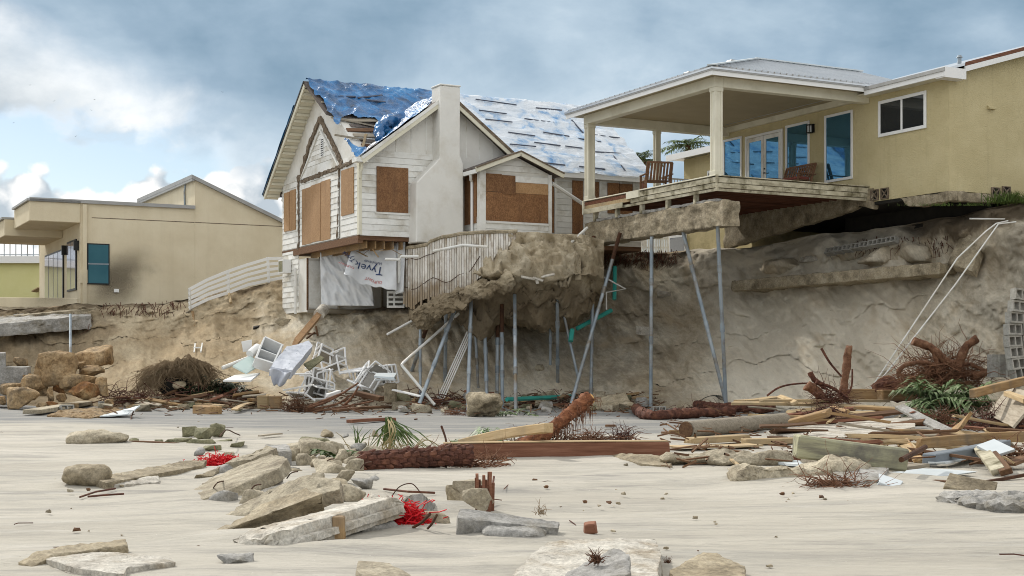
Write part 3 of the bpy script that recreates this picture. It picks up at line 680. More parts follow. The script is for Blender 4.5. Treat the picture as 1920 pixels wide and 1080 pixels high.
# deck
MB().bx(.05, S1 - .004, .05, TL - .02, 6.965, DZ - .003).build('deck_floor', MAT['grey_wood'], rh)
MB().bx(-.14, .10, -.14, TL + .1, DZ, DZ + .035).build('deck_cap_board', MAT['cream_trim'], rh, bevel=.006)
MB().bx(.103, S1 - .01, -.16, .10, DZ, DZ + .03).build('deck_cap_board', MAT['mossy_wood'], rh, bevel=.006)
z = 6.985
for k, (h, dp) in enumerate(((.17, 0), (.15, .02), (.10, .05))):
    MB().bx(-.10 + dp, -.06 + dp, -.14, 4.6 if k < 2 else 5.2, z - h, z - .012).build('rim_board', MAT['mossy_wood'], rh, bevel=.006)
    MB().bx(-.055 + dp, S1 - .02, -.12 + dp, -.07 + dp, z - h, z - .012).build('rim_board', MAT['mossy_wood'], rh, bevel=.006)
    z -= h
MB().bx(-.10, -.06, 4.62, TL + .1, 6.86, 6.975).build('rim_board', MAT['red_wood'], rh)
MB().bx(-.11, -.05, 4.62, TL + .08, 6.72, 6.85).build('rim_board', MAT['pale_wood'], rh)
MB().bx(-.15, -.115, 5.0, TL + .12, 6.56, 6.73).build('rim_board', MAT['mossy_wood'], rh)
MB().bx(-.16, -.105, 4.0, 4.75, 6.80, 7.03).build('rim_patch_board', MAT['cream_trim'], rh)
MB().bx(-.155, -.105, TL + .04, TL + .12, 6.56, 7.03).build('rim_end_board', MAT['cream_trim'], rh)
MB().bx(-.13, -.065, -.2, -.145, 6.55, 7.03).build('rim_corner_board', MAT['mossy_wood'], rh)
k = 0; t = .28
while t < TL - .1:
    MB().bx(.02, S1 - .02, t - .022, t + .022, 6.72, 6.962).build('joist', MAT['joist'], rh); t += .36
for i, t in enumerate((1.1, 2.6, 4.1, 5.6, 7.0)):
    MB().bx(-.02, .12, t - .06, t + .06, 6.30, 6.70).build('deck_post', MAT['mossy_wood'], rh)
# hanging grade beam and stem walls, broken concrete
def rough_box(name, fr_pts, mat, parent, L=.22, amp=.05, sc=2.2, seed=1, edge=.02):
    bm = mb_to_bm(fr_pts); refine(bm, L); roughen(bm, amp, sc, seed, 4, edge)
    return bm_obj(name, bm, mat, parent, True, 50)
gb = MB().bx(.0, .62, -.35, TL + .25, 5.52, 6.28)
rough_box('grade_beam', gb, MAT['brown_concrete'], rh, .16, .06, 1.9, 3, .03)
m_ = MB().bx(.02, .60, .1, TL - .3, 6.275, 6.36); rough_box('beam_topping', m_, MAT['grey_concrete'], rh, .2, .03, 3, 5)
rough_box('stem_wall', MB().prism([(.35, 6.42), (.35, 6.95), (TL, 6.95), (TL, 5.6), (5.0, 5.85), (2.6, 6.12), (1.2, 6.28)], 's', S1 - .06, S1 + .2), MAT['brown_concrete'], rh, .2, .05, 1.9, 12)
rough_box('stem_wall', MB().prism([(-.35, 6.28), (-.35, 6.95), (.34, 6.95), (.34, 6.45)], 's', S1 - .045, S1 + .18), MAT['brown_concrete'], rh, .15, .04, 2.4, 8)
# foundation strip under the corner, cracked
rough_box('foundation', MB().prism([(T0 - .02, 6.24), (T0 - .02, 6.515), (-1.5, 6.515), (-1.75, 6.28), (-2.3, 6.16)], 's', S1 - .03, S1 + .3), MAT['brown_concrete'], rh, .15, .05, 2.4, 21, .02)
rough_box('foundation', MB().prism([(S1 + .31, 6.22), (S1 + .31, 6.515), (9.0, 6.515), (9.0, 6.35), (7.2, 6.25)], 't', T0 - .02, T0 + .25), MAT['brown_concrete'], rh, .15, .04, 2.4, 22, .02)
MB().bx(S1 + .02, 14.9, T0 + .26, T1 - .1, 6.42, 6.515).build('floor_slab', MAT['dark'], rh)  # near-black slab added to keep light out of the crawl space
MB().bx(S1 + 1.9, S1 + 2.0, T0 + .3, 3.2, 5.0, 6.41).build('crawl_space_shade', MAT['dark'], rh)  # added black sheet that makes the crawl space look dark
# breeze block vents
def breeze(s_or_t, z, on_side):
    m_ = MB(); a = .17
    def bx(u0, u1, z0, z1):
        if on_side: m_.bx(s_or_t + u0, s_or_t + u1, T0 - .045, T0 - .006, z + z0, z + z1)
        else: m_.bx(S1 - .06, S1 - .006, s_or_t + u0, s_or_t + u1, z + z0, z + z1)
    bx(-a, a, -a, -a + .03); bx(-a, a, a - .03, a); bx(-a, -a + .03, -a + .031, a - .031); bx(a - .03, a, -a + .031, a - .031)
    for sg in (-1, 1):
        if on_side: m_.beam((s_or_t - a + .03, T0 - .025, z - sg * (a - .03)), (s_or_t + a - .03, T0 - .025, z + sg * (a - .03)), .034, .035, (0, 1, 0))
        else: m_.beam((S1 - .033, s_or_t - a + .03, z - sg * (a - .03)), (S1 - .033, s_or_t + a - .03, z + sg * (a - .03)), .034, .035, (1, 0, 0))
    o = m_.build('breeze_block', MAT['scar'], rh)
    b_ = MB()
    if on_side: b_.bx(s_or_t - a, s_or_t + a, T0 - .008, T0 - .003, z - a, z + a)
    else: b_.bx(S1 - .008, S1 - .003, s_or_t - a, s_or_t + a, z - a, z + a)
    b_.build('vent_hole', MAT['dark'], o)
for px, py in ((1866, 366), (1886, 364)):
    q = RH.loc(rayplane(px, py, RH.W(0, T0, 0), D1)); breeze(q.x, q.z + .06, True)
for px, py in ((1641, 381), (1660, 379)):
    q = RH.loc(rayplane(px, py, RH.W(S1, 0, 0), D2)); breeze(q.y, 6.72, False)
# lower window of the wing, down beside the deck
q0 = RH.loc(rayplane(1268, 446, RH.W(S1 + 1.6, 0, 0), D2))
f = MB().bx(S1 + 1.55, S1 + 1.598, q0.y - .75, q0.y + .45, 5.7, 6.6); fo = f.build('window', MAT['white_vinyl'], rh)
MB().bx(S1 + 1.54, S1 + 1.548, q0.y - .62, q0.y + .36, 5.75, 6.5).build('pane', MAT['glass'], fo)
q0 = RH.loc(rayplane(1332, 315, RH.W(S1 + 1.6, 0, 0), D2))
f = MB().bx(S1 + 1.55, S1 + 1.598, q0.y - .45, q0.y + .15, 7.3, 8.9); fo = f.build('window', MAT['white_vinyl'], rh)
MB().bx(S1 + 1.54, S1 + 1.548, q0.y - .37, q0.y + .05, 7.4, 8.8).build('pane', MAT['glass'], fo)
# railing at the far end of the porch (white balusters)
m_ = MB().bx(2.85, 4.7, TL - .13, TL - .07, 7.95, 8.0).bx(2.85, 4.7, TL - .12, TL - .08, 7.1, 7.14)
ra = m_.build('railing', MAT['white_paint'], rh)
for i in range(16):
    s = 2.9 + i * .118; MB().bx(s - .015, s + .015, TL - .115, TL - .085, 7.141, 7.949).build('baluster', MAT['white_paint'], ra)
MB().bx(4.7, 4.78, TL - .14, TL - .06, 7.0, 8.1).build('newel_post', MAT['white_paint'], ra)
for i in range(5):
    MB().beam((4.74, TL + .1 + i * .45, 7.1), (4.74, TL + .1 + i * .45, 7.95), .03, .03).build('baluster', MAT['white_paint'], ra)
MB().beam((4.74, TL, 7.98), (4.74, TL + 2.2, 7.98), .06, .05).build('top_rail', MAT['white_paint'], ra)

# deck chair and bench (things standing on the deck)
def slat_seat(name, label, cat, s, t, rz, width, nsl, group=None, cushion=False):
    p = RH.W(s, t, DZ); r = thing(name, label, cat, p, rz, group)
    h = .45
    sm = MB()
    for i in range(6): sm.bx(-width / 2, width / 2, -.25 + i * .095, -.25 + i * .095 + .075, h - .025, h)
    sm.build('seat', MAT['furniture'], r)
    bk = MB().beam((-width / 2, -.27, h), (-width / 2, -.47, 1.0), .05, .05, (1, 0, 0)).beam((width / 2, -.27, h), (width / 2, -.47, 1.0), .05, .05, (1, 0, 0)).beam((-width / 2, -.47, 1.0), (width / 2, -.47, 1.0), .05, .06)
    b = bk.build('backrest', MAT['furniture'], r)
    for i in range(nsl):
        x = -width / 2 + width * (i + .5) / nsl
        MB().beam((x, -.28, h), (x, -.47, .98), width / nsl * .62, .02, (0, 1, 0)).build('slat', MAT['furniture'], b)
    for sx in (-1, 1):
        MB().bx(sx * width / 2 - .035, sx * width / 2 + .035, -.45, .32, .62, .655).build('armrest', MAT['furniture'], r)
        for y in (-.27, .27): MB().bx(sx * width / 2 - .03, sx * width / 2 + .03, y - .03, y + .03, 0, .62 if y > 0 else .5).build('leg', MAT['furniture'], r)
    if cushion: MB().bx(-width / 2 + .05, width / 2 - .05, -.24, .26, h + .003, h + .10).build('cushion', MAT['cushion'], r, bevel=.03)
    return r
q = RH.loc(rayplane(1227, 330, RH.W(.9, 0, 0), D2))
slat_seat('deck_chair', 'brown slatted wooden chair turned back-on at the front edge of the deck', 'chair', .95, q.y, R(12), .85, 8)
q = RH.loc(rayplane(1488, 325, RH.W(S1 - .6, 0, 0), D2))
slat_seat('bench', 'brown slatted bench with a red cushion below the porch window', 'bench', S1 - .75, q.y, R(117.5), 1.5, 12, cushion=True)

# ================================================================== MIDDLE HOUSE (white, tarped roof)
KH = Frame((-5.03, 47.0)); KZ0 = 3.4
kh = hroot('tarped_house', KH, KZ0, 'white wooden house with boarded windows and torn blue roof tarps, undermined by the sea', 'house')
Z0, ZE, ZR, SE = 5.73, 8.35, 11.4, 11.0
m_ = MB().prism([(0, Z0), (8, Z0), (8, ZE), (4, ZR), (0, ZE)], 's', 0, SE); m_.build('wall', MAT['white_stucco'], kh)
m_ = MB().prism([(.0, ZE - .2), (3.05, ZE + 2.29), (6.1, ZE - .2)], 't', -.012, 4.0); m_.build('gable_wall', MAT['white_stucco'], kh)
# siding boards on the side wall (facing the camera)
def board_T(s0, s1, z, h, d=.0):
    return MB().prism([(-.028 - d, z + .004), (-.012 - d, z + h - .003), (-.0005 - d, z + h - .003), (-.0005 - d, z + .004)], 's', s0, s1).build('siding_board', MAT['white_paint'], kh)
def board_S(t0, t1, z, h, d=.0):
    return MB().prism([(-.028 - d, z + .004), (-.012 - d, z + h - .003), (-.0005 - d, z + h - .003), (-.0005 - d, z + .004)], 't', t0, t1).build('siding_board', MAT['white_paint'], kh)
_b = board_S
def board_S(t0, t1, z, h, d=.0):
    return MB().add([(-.028 - d, t0, z + .004), (-.012 - d, t0, z + h - .003), (-.0005 - d, t0, z + h - .003), (-.0005 - d, t0, z + .004),
                     (-.028 - d, t1, z + .004), (-.012 - d, t1, z + h - .003), (-.0005 - d, t1, z + h - .003), (-.0005 - d, t1, z + .004)],
                    [(0, 1, 2, 3), (7, 6, 5, 4), (0, 4, 5, 1), (1, 5, 6, 2), (2, 6, 7, 3), (3, 7, 4, 0)]).build('siding_board', MAT['white_paint'], kh)
bh = .205
for i in range(13):
    z = Z0 + .16 + i * bh
    s1 = 1.8 if z < 7.3 else 2.64
    board_T(.06, s1, z, bh, .013); board_T(6.6, SE, z, bh) if z + bh < ZE else None
MB().bx(.0, 2.0, -.035, -.0135, Z0 - .02, Z0 + .16).build('base_board', MAT['white_paint'], kh)
for s in (.75, 1.3, 1.85, 2.4, 3.9, 4.4, 4.9, 5.4):
    zt = ZE - .2 + (2.3 / 3.05) * min(s, 6.1 - s) * 1.08 - .1
    zb = ZE + .15
    if zt > zb + .1: MB().bx(s - .02, s + .02, -.026, -.013, zb, zt).build('batten', MAT['white_paint'], kh)
MB().bx(.06, 2.62, -.03, -.0135, ZE + .1, ZE + .15).build('frieze_board', MAT['white_paint'], kh)
# corner boards
MB().bx(-.05, .055, -.05, .0, Z0, ZE - .15).build('corner_board', MAT['cream_trim'], kh)
MB().bx(-.05, -.002, .003, .12, Z0, ZE - .15).build('corner_board', MAT['cream_trim'], kh)
# siding of the front (left-facing) gable: three bays
for i in range(13):
    z = Z0 + .02 + i * bh
    if z + bh < ZE + .1: board_S(.13, 1.72, z, bh); board_S(1.86, 5.9, z, bh, .02); board_S(6.05, 7.95, z, bh)
def pS(px, py, a=0): t_, z_ = KH.onS(px, py, a); return t_, z_
# inner gable of shingled boards and the dark scar left by the torn-off porch
A = pS(567, 335); B = pS(602, 243); Cc = pS(636, 312)
tA, tC = A[0], Cc[0]; zb = (A[1] + Cc[1]) / 2; tB, zB = B
nb = 9
for i in range(nb):
    za = zb + (zB - zb) * i / nb; zc = zb + (zB - zb) * (i + 1) / nb
    f0, f1 = i / nb, (i + 1) / nb
    MB().add([(-.03, tA + (tB - tA) * f0, za), (-.03, tC + (tB - tC) * f0, za), (-.018, tC + (tB - tC) * f1, zc - .006), (-.018, tA + (tB - tA) * f1, zc - .006),
              (-.0, tA + (tB - tA) * f0, za), (-.0, tC + (tB - tC) * f0, za), (-.0, tC + (tB - tC) * f1, zc - .006), (-.0, tA + (tB - tA) * f1, zc - .006)],
             [(0, 1, 2, 3), (7, 6, 5, 4), (0, 4, 5, 1), (1, 5, 6, 2), (2, 6, 7, 3), (3, 7, 4, 0)]).build('gable_board', MAT['white_paint'], kh)
def scar_strip(pts, wdt, dp=.05, seed=0):
    bm = bmesh.new()
    m_ = MB()
    for (p, q_) in zip(pts, pts[1:]):
        m_.beam((-dp / 2 - .012, p[0], p[1]), (-dp / 2 - .012, q_[0], q_[1]), wdt, dp, (1, 0, 0))
    bm.free(); bm = mb_to_bm(m_); refine(bm, .1); roughen(bm, .05, 5, seed)
    bm_obj('torn_flashing', bm, MAT['scar'], kh, False)
scar_strip([pS(560, 338), pS(566, 330), pS(580, 275), pS(601, 222)], .2, .05, 1); scar_strip([pS(601, 222), pS(622, 262), pS(643, 308)], .2, .05, 2)
scar_strip([pS(566, 341), pS(600, 329), pS(640, 313), pS(664, 303)], .13, .06, 3)
scar_strip([pS(561, 340), pS(562, 440), pS(561, 468)], .07, .04, 4); scar_strip([pS(637, 318), pS(636, 400), pS(634, 448)], .07, .04, 5)
MB().beam((-.045, A[0] + .02, zb + .02), (-.045, tB, zB), .06, .05, (1, 0, 0)).build('gable_trim', MAT['white_paint'], kh)
MB().beam((-.045, tC - .02, zb + .02), (-.045, tB, zB), .06, .05, (1, 0, 0)).build('gable_trim', MAT['white_paint'], kh)
tv, zv = pS(606, 276)
gv = MB().bx(-.05, -.031, tv - .13, tv + .13, zv - .33, zv + .33).build('gable_vent', MAT['white_vinyl'], kh)
for i in range(8): MB().bx(-.056, -.051, tv - .10, tv + .10, zv - .3 + i * .077, zv - .3 + i * .077 + .035).build('louvre', MAT['dark'], gv)
# plywood over the openings
def boards_S(px0, px1, yt, yb, n, mat, d=.05, nm='plywood_board'):
    t0, za = pS(px0, yt[0]); t1, zc = pS(px1, yt[1]); z1 = (za + zc) / 2
    z0 = (pS(px0, yb[0])[1] + pS(px1, yb[1])[1]) / 2; a, b = min(t0, t1), max(t0, t1)
    for i in range(n):
        u0 = a + (b - a) * i / n + .004; u1 = a + (b - a) * (i + 1) / n - .004
        MB().bx(-d - .012 * (i % 2), -.02, u0, u1, z0 + .02 * (i % 2), z1 - .03 * ((i * 7) % 3)).build(nm, MAT[mat], kh)
boards_S(535, 556, (361, 355), (435, 431), 2, 'plywood')
boards_S(569, 622, (351, 337), (461, 447), 3, 'plywood', .06)
boards_S(642, 665, (320, 313), (405, 400), 1, 'plywood')
sa, za = KH.onT(705, 312, 0); sb, zb_ = KH.onT(764, 400, 0)
MB().bx(sa, sb, -.075, -.043, zb_, za).build('osb_board', MAT['osb'], kh)
MB().bx(sa - .05, sb + .06, -.06, -.0425, zb_ - .07, zb_ - .004).build('window_sill', MAT['white_paint'], kh)
for px0, px1 in ((1028, 1038), (1072, 1092), (1100, 1122), (1138, 1160), (1160, 1185)):
    sa, _ = KH.onT(px0, 380, 0); sb, _ = KH.onT(px1, 380, 0)
    zl_ = 6.1 if px0 < 1100 else 6.9
    MB().bx(sa, sb - .02, -.07, -.03, zl_, 8.0).build('osb_board', MAT['osb'], kh)
    MB().bx(sb + .01, sb + .09, -.06, -.029, zl_ - .1, 8.05).build('window_casing', MAT['white_paint'], kh)
# chimney with one sloped shoulder
cp = [(1.76, 5.5), (3.5, 5.5), (3.5, 8.2), (3.38, 8.5), (3.38, 10.80), (2.64, 10.80), (2.62, 8.35), (1.78, 7.5)]
chm = MB().prism(cp, 't', -.62, .1).build('chimney', MAT['white_stucco'], kh, bevel=.03)
MB().bx(2.62, 3.40, -.64, .12, 10.803, 10.86).build('chimney_cap', MAT['white_stucco'], chm, bevel=.02)
# roofs
def main_z(t): return ZE + .06 + (ZR - ZE) / 4.0 * min(t, 8 - t)
def cross_z(s): return ZE - .12 + 2.29 / 3.05 * min(s, 6.1 - s) + .1
def roof_z(s, t):
    z = main_z(t)
    if t < 4: z = max(z, cross_z(s))
    return z
def plate(corners, th, name, mat, parent=kh):
    lo = [Vector(c) - Vector((0, 0, th)) for c in corners]
    return MB().add(list(lo) + [Vector(c) for c in corners], [(3, 2, 1, 0), (4, 5, 6, 7), (0, 1, 5, 4), (1, 2, 6, 5), (2, 3, 7, 6), (3, 0, 4, 7)]).build(name, mat, parent)
plate([(-.55, 8.55, main_z(8.55)), (-.55, 4, main_z(4)), (SE + .3, 4, main_z(4)), (SE + .3, 8.55, main_z(8.55))], .12, 'roof', MAT['shingle'])
plate([(1.25, .03, main_z(.03)), (6.297, .03, main_z(.03)), (6.297, 3.997, main_z(3.997)), (1.25, 3.997, main_z(3.997))], .12, 'roof', MAT['shingle'])
plate([(6.3, -.3, main_z(-.3)), (SE + .3, -.3, main_z(-.3)), (SE + .3, 3.997, main_z(3.997)), (6.3, 3.997, main_z(3.997))], .12, 'roof', MAT['shingle'])
plate([(-.35, 2.25, main_z(2.25)), (1.247, 1.75, main_z(1.75)), (1.247, 3.997, main_z(3.997)), (-.55, 3.997, main_z(3.997))], .12, 'roof', MAT['shingle'])
plate([(.02, -.45, cross_z(.02)), (3.05, -.45, cross_z(3.05)), (3.05, 4, cross_z(3.05)), (1.3, 4, cross_z(1.3))], .1, 'cross_roof', MAT['shingle'])
plate([(3.053, -.45, cross_z(3.05)), (6.35, -.45, cross_z(6.35)), (6.35, .8, cross_z(6.35)), (3.053, 4, cross_z(3.05))], .1, 'cross_roof', MAT['shingle'])
# loose roof deck boards and rafters around the hole
random.seed(5)
for i in range(7):
    t = .25 + i * .27; s0 = .05 + random.random() * .3; s1 = 1.35 + random.random() * .5
    MB().beam((s0, t, main_z(t) - .03), (s1, t + random.uniform(-.1, .1), main_z(t) - .02 + random.uniform(0, .08)), .2, .03, (0, -.6, .8)).build('roof_plank', MAT[['grey_wood', 'brown_wood', 'shingle'][i % 3]], kh)
for (a, b) in (((-.35, 2.75), (.25, 2.65)), ((-.3, 1.9), (1.2, 1.55)), ((-.55, .9), (.45, .75))):
    MB().beam((a[0], a[1], main_z(a[1]) + .02), (b[0], b[1], main_z(b[1]) + .03), .1, .05).build('rafter', MAT['grey_wood'], kh)
MB().beam((.1, .1, 8.45), (.42, .5, 9.15), .09, .05).build('rafter', MAT['pale_wood'], kh)
MB().bx(.25, 1.4, .1, 3.4, ZE + .002, ZE + .03).build('roof_hole_dark', MAT['dark'], kh)  # black sheet standing in for the dark inside the roof hole
# rakes and fascias
def rake(p, q_, w_=.05, h=.2, name='rake_board', mat='cream_trim'):
    return MB().beam(p, q_, w_, h).build(name, MAT[mat], kh)
rake((-.53, 3.97, main_z(4) - .14), (-.53, 8.6, main_z(8.6) - .14))
rake((-.56, 3.97, main_z(4) - .03), (-.56, 8.65, main_z(8.65) - .03), .04, .07, 'rake_edge', 'black_metal')
plate([(-.5, 8.55, main_z(8.55) - .22), (-.5, 4.05, main_z(4.05) - .22), (-.003, 4.05, main_z(4.05) - .22), (-.003, 8.55, main_z(8.55) - .22)], .02, 'rake_soffit', MAT['cream_trim'])
for i in range(17):
    t = 4.2 + i * .26; z = main_z(t) - .24
    MB().beam((-.49, t, z - .04), (-.006, t, z - .04), .1, .09).build('rafter_tail', MAT['cream_trim'], kh)
MB().beam((-.03, 4.0, ZR - .05), (-.03, 1.7, main_z(1.7) - .12), .05, .10, (1, 0, 0)).build('rake_board', MAT['white_paint'], kh)
rake((-.1, -.44, cross_z(-.1) - .13), (3.05, -.44, cross_z(3.05) - .13), .05, .22); rake((3.05, -.443, cross_z(3.05) - .13), (6.4, -.443, cross_z(6.4) - .13), .05, .22)
rake((-.1, -.47, cross_z(-.1) - .05), (3.05, -.47, cross_z(3.05) - .05), .02, .1, 'rake_edge', 'white_paint'); rake((3.05, -.473, cross_z(3.05) - .05), (6.4, -.473, cross_z(6.4) - .05), .02, .1, 'rake_edge', 'scar')
MB().bx(-.3, .12, -.46, -.06, ZE - .27, ZE - .12).build('eave_box', MAT['white_paint'], kh)
MB().bx(6.3, SE + .3, -.36, -.3, ZE - .30, ZE - .10).build('gutter', MAT['white_vinyl'], kh)
MB().tube([(-.02, -.25, ZE - .3), (-.02, -.25, ZE - .45), (-.03, -.1, ZE - .62), (-.03, -.09, ZE - .75)], .045, 8).build('downspout', MAT['cream_trim'], kh, smooth=True)
MB().tube([(.06, 8.2, main_z(8.4) - .2), (.06, 8.1, ZE - .5), (.0, 8.05, ZE - .7)], .04, 8).build('downspout', MAT['white_vinyl'], kh, smooth=True)
# small gabled bay
s0, s1, p_ = 3.84, 6.54, -1.2
m_ = MB().add([], []); bay = MB().prism([(s0, 5.5), (s1, 5.5), (s1, 7.95), ((s0 + s1) / 2, 8.5), (s0, 7.95)], 't', p_, -.016).build('bay', MAT['white_stucco'], kh)
for i in range(3): MB().prism([(0, 0)], 's', 0, 0) if 0 else MB().bx(s0 + .2, s1 - .12, p_ - .03, p_ - .002, 5.62 + i * .2, 5.81 + i * .2).build('siding_board', MAT['white_paint'], bay)
for i in range(4): MB().bx(s0 - .03, s0 - .002, p_ + .14, -.02, 5.62 + i * .2, 5.81 + i * .2).build('siding_board', MAT['white_paint'], bay)
for i in range(2):
    h0 = 7.98 + i * .2; wd = .39 * (8.5 - h0) / .55 * 3.1 * .98; wd1 = .39 * (8.5 - h0 - .19) / .55 * 3.1 * .98; c = (s0 + s1) / 2
    MB().prism([(c - wd, h0), (c + wd, h0), (c + max(.05, wd1), h0 + .185), (c - max(.05, wd1), h0 + .185)], 't', p_ - .028, p_ - .002).build('siding_board', MAT['white_paint'], bay)
for a, b in ((s0 - .03, s0 + .19), (s1 - .11, s1 + .03)): MB().bx(a, b, p_ - .05, p_ - .001, 5.5, 7.95).build('corner_post', MAT['white_paint'], bay)
MB().bx(s0 - .05, s0 - .003, p_ - .048, p_ + .13, 5.5, 7.93).build('corner_post', MAT['white_paint'], bay)
MB().bx(s0 + .2, s1 - .12, p_ - .08, p_ - .002, 6.2, 6.27).build('window_sill', MAT['white_paint'], bay)
MB().bx(s0 + .2, s1 - .12, p_ - .06, p_ - .03, 6.275, 7.25).build('osb_board', MAT['osb'], bay)
MB().bx(s0 + .2, s0 + .78, p_ - .075, p_ - .03, 7.26, 7.86).build('osb_board', MAT['osb'], bay)
MB().bx(s0 + .785, s0 + 1.3, p_ - .075, p_ - .03, 7.2, 7.84).build('osb_board', MAT['osb'], bay)
MB().bx(s0 + 1.31, s1 - .13, p_ - .07, p_ - .03, 7.255, 7.62).build('plywood_board', MAT['plywood'], bay)
MB().bx(s0 + 1.31, s1 - .13, p_ - .045, p_ - .03, 7.63, 7.84).build('transom', MAT['white_paint'], bay)
MB().bx(s0 - .055, s0 - .02, p_ + .2, -.1, 6.2, 7.85).build('osb_board', MAT['osb'], bay)
c = (s0 + s1) / 2
for sg in (-1, 1):
    e = c + sg * 1.68
    m_ = MB().add([(c, p_ - .35, 8.66), (e, p_ - .35, 8.0), (e, 0, 8.0), (c, 0, 8.66), (c, p_ - .35, 8.56), (e, p_ - .35, 7.9), (e, 0, 7.9), (c, 0, 8.56)],
                  [(0, 1, 2, 3), (7, 6, 5, 4), (0, 4, 5, 1), (1, 5, 6, 2), (2, 6, 7, 3)]); m_.build('bay_roof', MAT['shingle'], bay)
    MB().beam((c, p_ - .37, 8.57), (e, p_ - .37, 7.91), .04, .17).build('rake_board', MAT['cream_trim'], bay)
    MB().beam((c, p_ - .395, 8.64), (e, p_ - .395, 7.985), .03, .05).build('rake_edge', MAT['scar'], bay)
MB().bx(s0 - .36, s0 - .28, p_ - .35, -.02, 7.80, 7.93).build('gutter', MAT['white_vinyl'], bay)
MB().tube([(s0 - .3, p_ + .1, 7.82), (s0 - .2, p_ + .3, 7.65), (s0 - .1, p_ + .42, 7.6), (s0 - .1, p_ + .42, 5.6)], .05, 8).build('downspout', MAT['white_vinyl'], bay, smooth=True)
MB().tube([(s1 + .1, p_ + .1, 7.7), (s1 + 1.75, p_ + .7, 7.1)], .07, 8).build('loose_downspout', MAT['white_vinyl'], bay, smooth=True)
# undercut lower storey
MB().bx(-.02, SE, .0, 8, Z0 - .16, Z0 - .003).build('floor_framing', MAT['brown_wood'], kh)
MB().bx(-.06, .12, .02, 6.6, Z0 - .26, Z0 - .02).build('rim_joist', MAT['brown_wood'], kh)
random.seed(9)
for i in range(16):
    s = .3 + i * .32; MB().bx(s - .025, s + .025, .15, 5.6, Z0 - .42, Z0 - .165).build('floor_joist', MAT['wood'], kh)
LT = 5.2
MB().bx(.0, 9, LT, 8.0, 3.35, Z0 - .43).build('lower_wall', MAT['white_stucco'], kh)
for i in range(11): board_S(6.12, 7.95, 3.55 + i * .2, .2)
MB().bx(.02, 8, LT - .06, LT - .004, 3.3, 3.46).build('sill_plate', MAT['grey_wood'], kh)
MB().bx(.04, 1.15, LT - .04, LT - .006, 3.5, 5.2).build('white_panel', MAT['white_paint'], kh)
MB().bx(-.03, .03, LT - .05, LT - .004, 3.4, 5.3).build('door_post', MAT['brown_wood'], kh)
for s in (1.2, 2.9, 3.9): MB().bx(s - .04, s + .04, LT - .09, LT - .01, 3.45, 5.3).build('stud', MAT['grey_wood'], kh)
ac = MB().bx(-.35, -.04, 6.9, 7.45, 4.85, 5.35).build('window_unit', MAT['white_vinyl'], kh); MB().bx(-.36, -.351, 6.95, 7.4, 4.9, 5.3).build('grille', MAT['green_gray'], ac)
MB().tube([(-.1, 6.2, 3.3), (-.1, 6.2, 5.0)], .05, 8).build('drain_pipe', MAT['pvc'], kh)
MB().bx(1.9, 2.05, -.07, -.04, 5.5, 5.78).build('wall_box', MAT['black_metal'], kh)
MB().bx(2.0, 3.7, .5, .62, 4.3, Z0 - .43).build('doorway_wall', MAT['white_stucco'], kh)
MB().bx(1.55, 1.64, .42, .55, 4.2, Z0 - .43).build('door_post', MAT['white_paint'], kh)
for i in range(26):
    s = random.uniform(.2, 3.6); t = random.uniform(.1, 2.5)
    MB().beam((s, t, Z0 - .44), (s + random.uniform(-.5, .5), t + random.uniform(-.6, .2), Z0 - .44 - random.uniform(.05, .45)), .04 + random.random() * .08, .012).build('splinter', MAT[random.choice(['wood', 'pale_wood', 'brown_wood'])], kh)
# ---- tarps (lie on the roof: things of their own)
def tarp_mat(name, cols, scr):
    m, t, b = new_mat(name)
    co = t.node('ShaderNodeTexCoord').outputs['Object']; n = t.noise(co, 1.3, 6, .6, .5)
    c = t.ramp(n, cols); t.put(b.inputs['Base Color'], c)
    b.inputs['Roughness'].default_value = .26; b.inputs['Specular IOR Level'].default_value = .5
    h = t.math('ADD', t.noise(t.mapping(co, scale=scr), 2.0, 7, .6, .8), t.math('MULTIPLY', t.noise(co, 12, 4, .6), .2))
    t.put(b.inputs['Normal'], t.bump(h, .8, .13)); return m
MAT['blue_tarp'] = tarp_mat('blue_tarp', [(.34, (.008, .045, .11)), (.50, (.014, .125, .32)), (.64, (.03, .22, .50)), (.76, (.24, .42, .60))], (1, 1, 1))
MAT['silver_tarp'] = tarp_mat('silver_tarp', [(.31, (.08, .26, .54)), (.39, (.32, .47, .66)), (.47, (.60, .67, .75)), (.72, (.74, .77, .80))], (.5, 2.2, 2.2))
MAT['batten_dark'] = M('batten_dark', [(.05, .06, .09), (.11, .12, .15)], 3, bump=.2)
def drape(name, label, s0, s1, t0, t1, ns, nt, mat, fold, keep, off=.05):
    idx = {}; vs = []; fs = []
    def vid(i, j):
        if (i, j) not in idx:
            s = s0 + (s1 - s0) * i / ns; t = t0 + (t1 - t0) * j / nt
            w_ = fold(s, t); idx[(i, j)] = len(vs)
            vs.append(Vector((s + .3 * w_, t - .5 * w_, roof_z(s, t) + off + .8 * w_)))
        return idx[(i, j)]
    for i in range(ns):
        for j in range(nt):
            s = s0 + (s1 - s0) * (i + .5) / ns; t = t0 + (t1 - t0) * (j + .5) / nt
            if keep(s, t): fs.append((vid(i, j), vid(i + 1, j), vid(i + 1, j + 1), vid(i, j + 1)))
    o_ = KH.W((s0 + s1) / 2, (t0 + t1) / 2, 9.0); base = Vector(((s0 + s1) / 2, (t0 + t1) / 2, 9.0))
    me = bpy.data.meshes.new(name); me.from_pydata([tuple(v - base) for v in vs], [], fs)
    o = bpy.data.objects.new(name, me); o.location = o_; o.rotation_euler = (0, 0, RZ)
    finish(o, me, mat, None, True, 0, 180); tag(o, label, 'tarp', 'roof tarps on the white house'); o['base'] = tuple(base); return o
def ridged(q): return (1 - abs(noise.noise(q) * 1.6)) ** 2
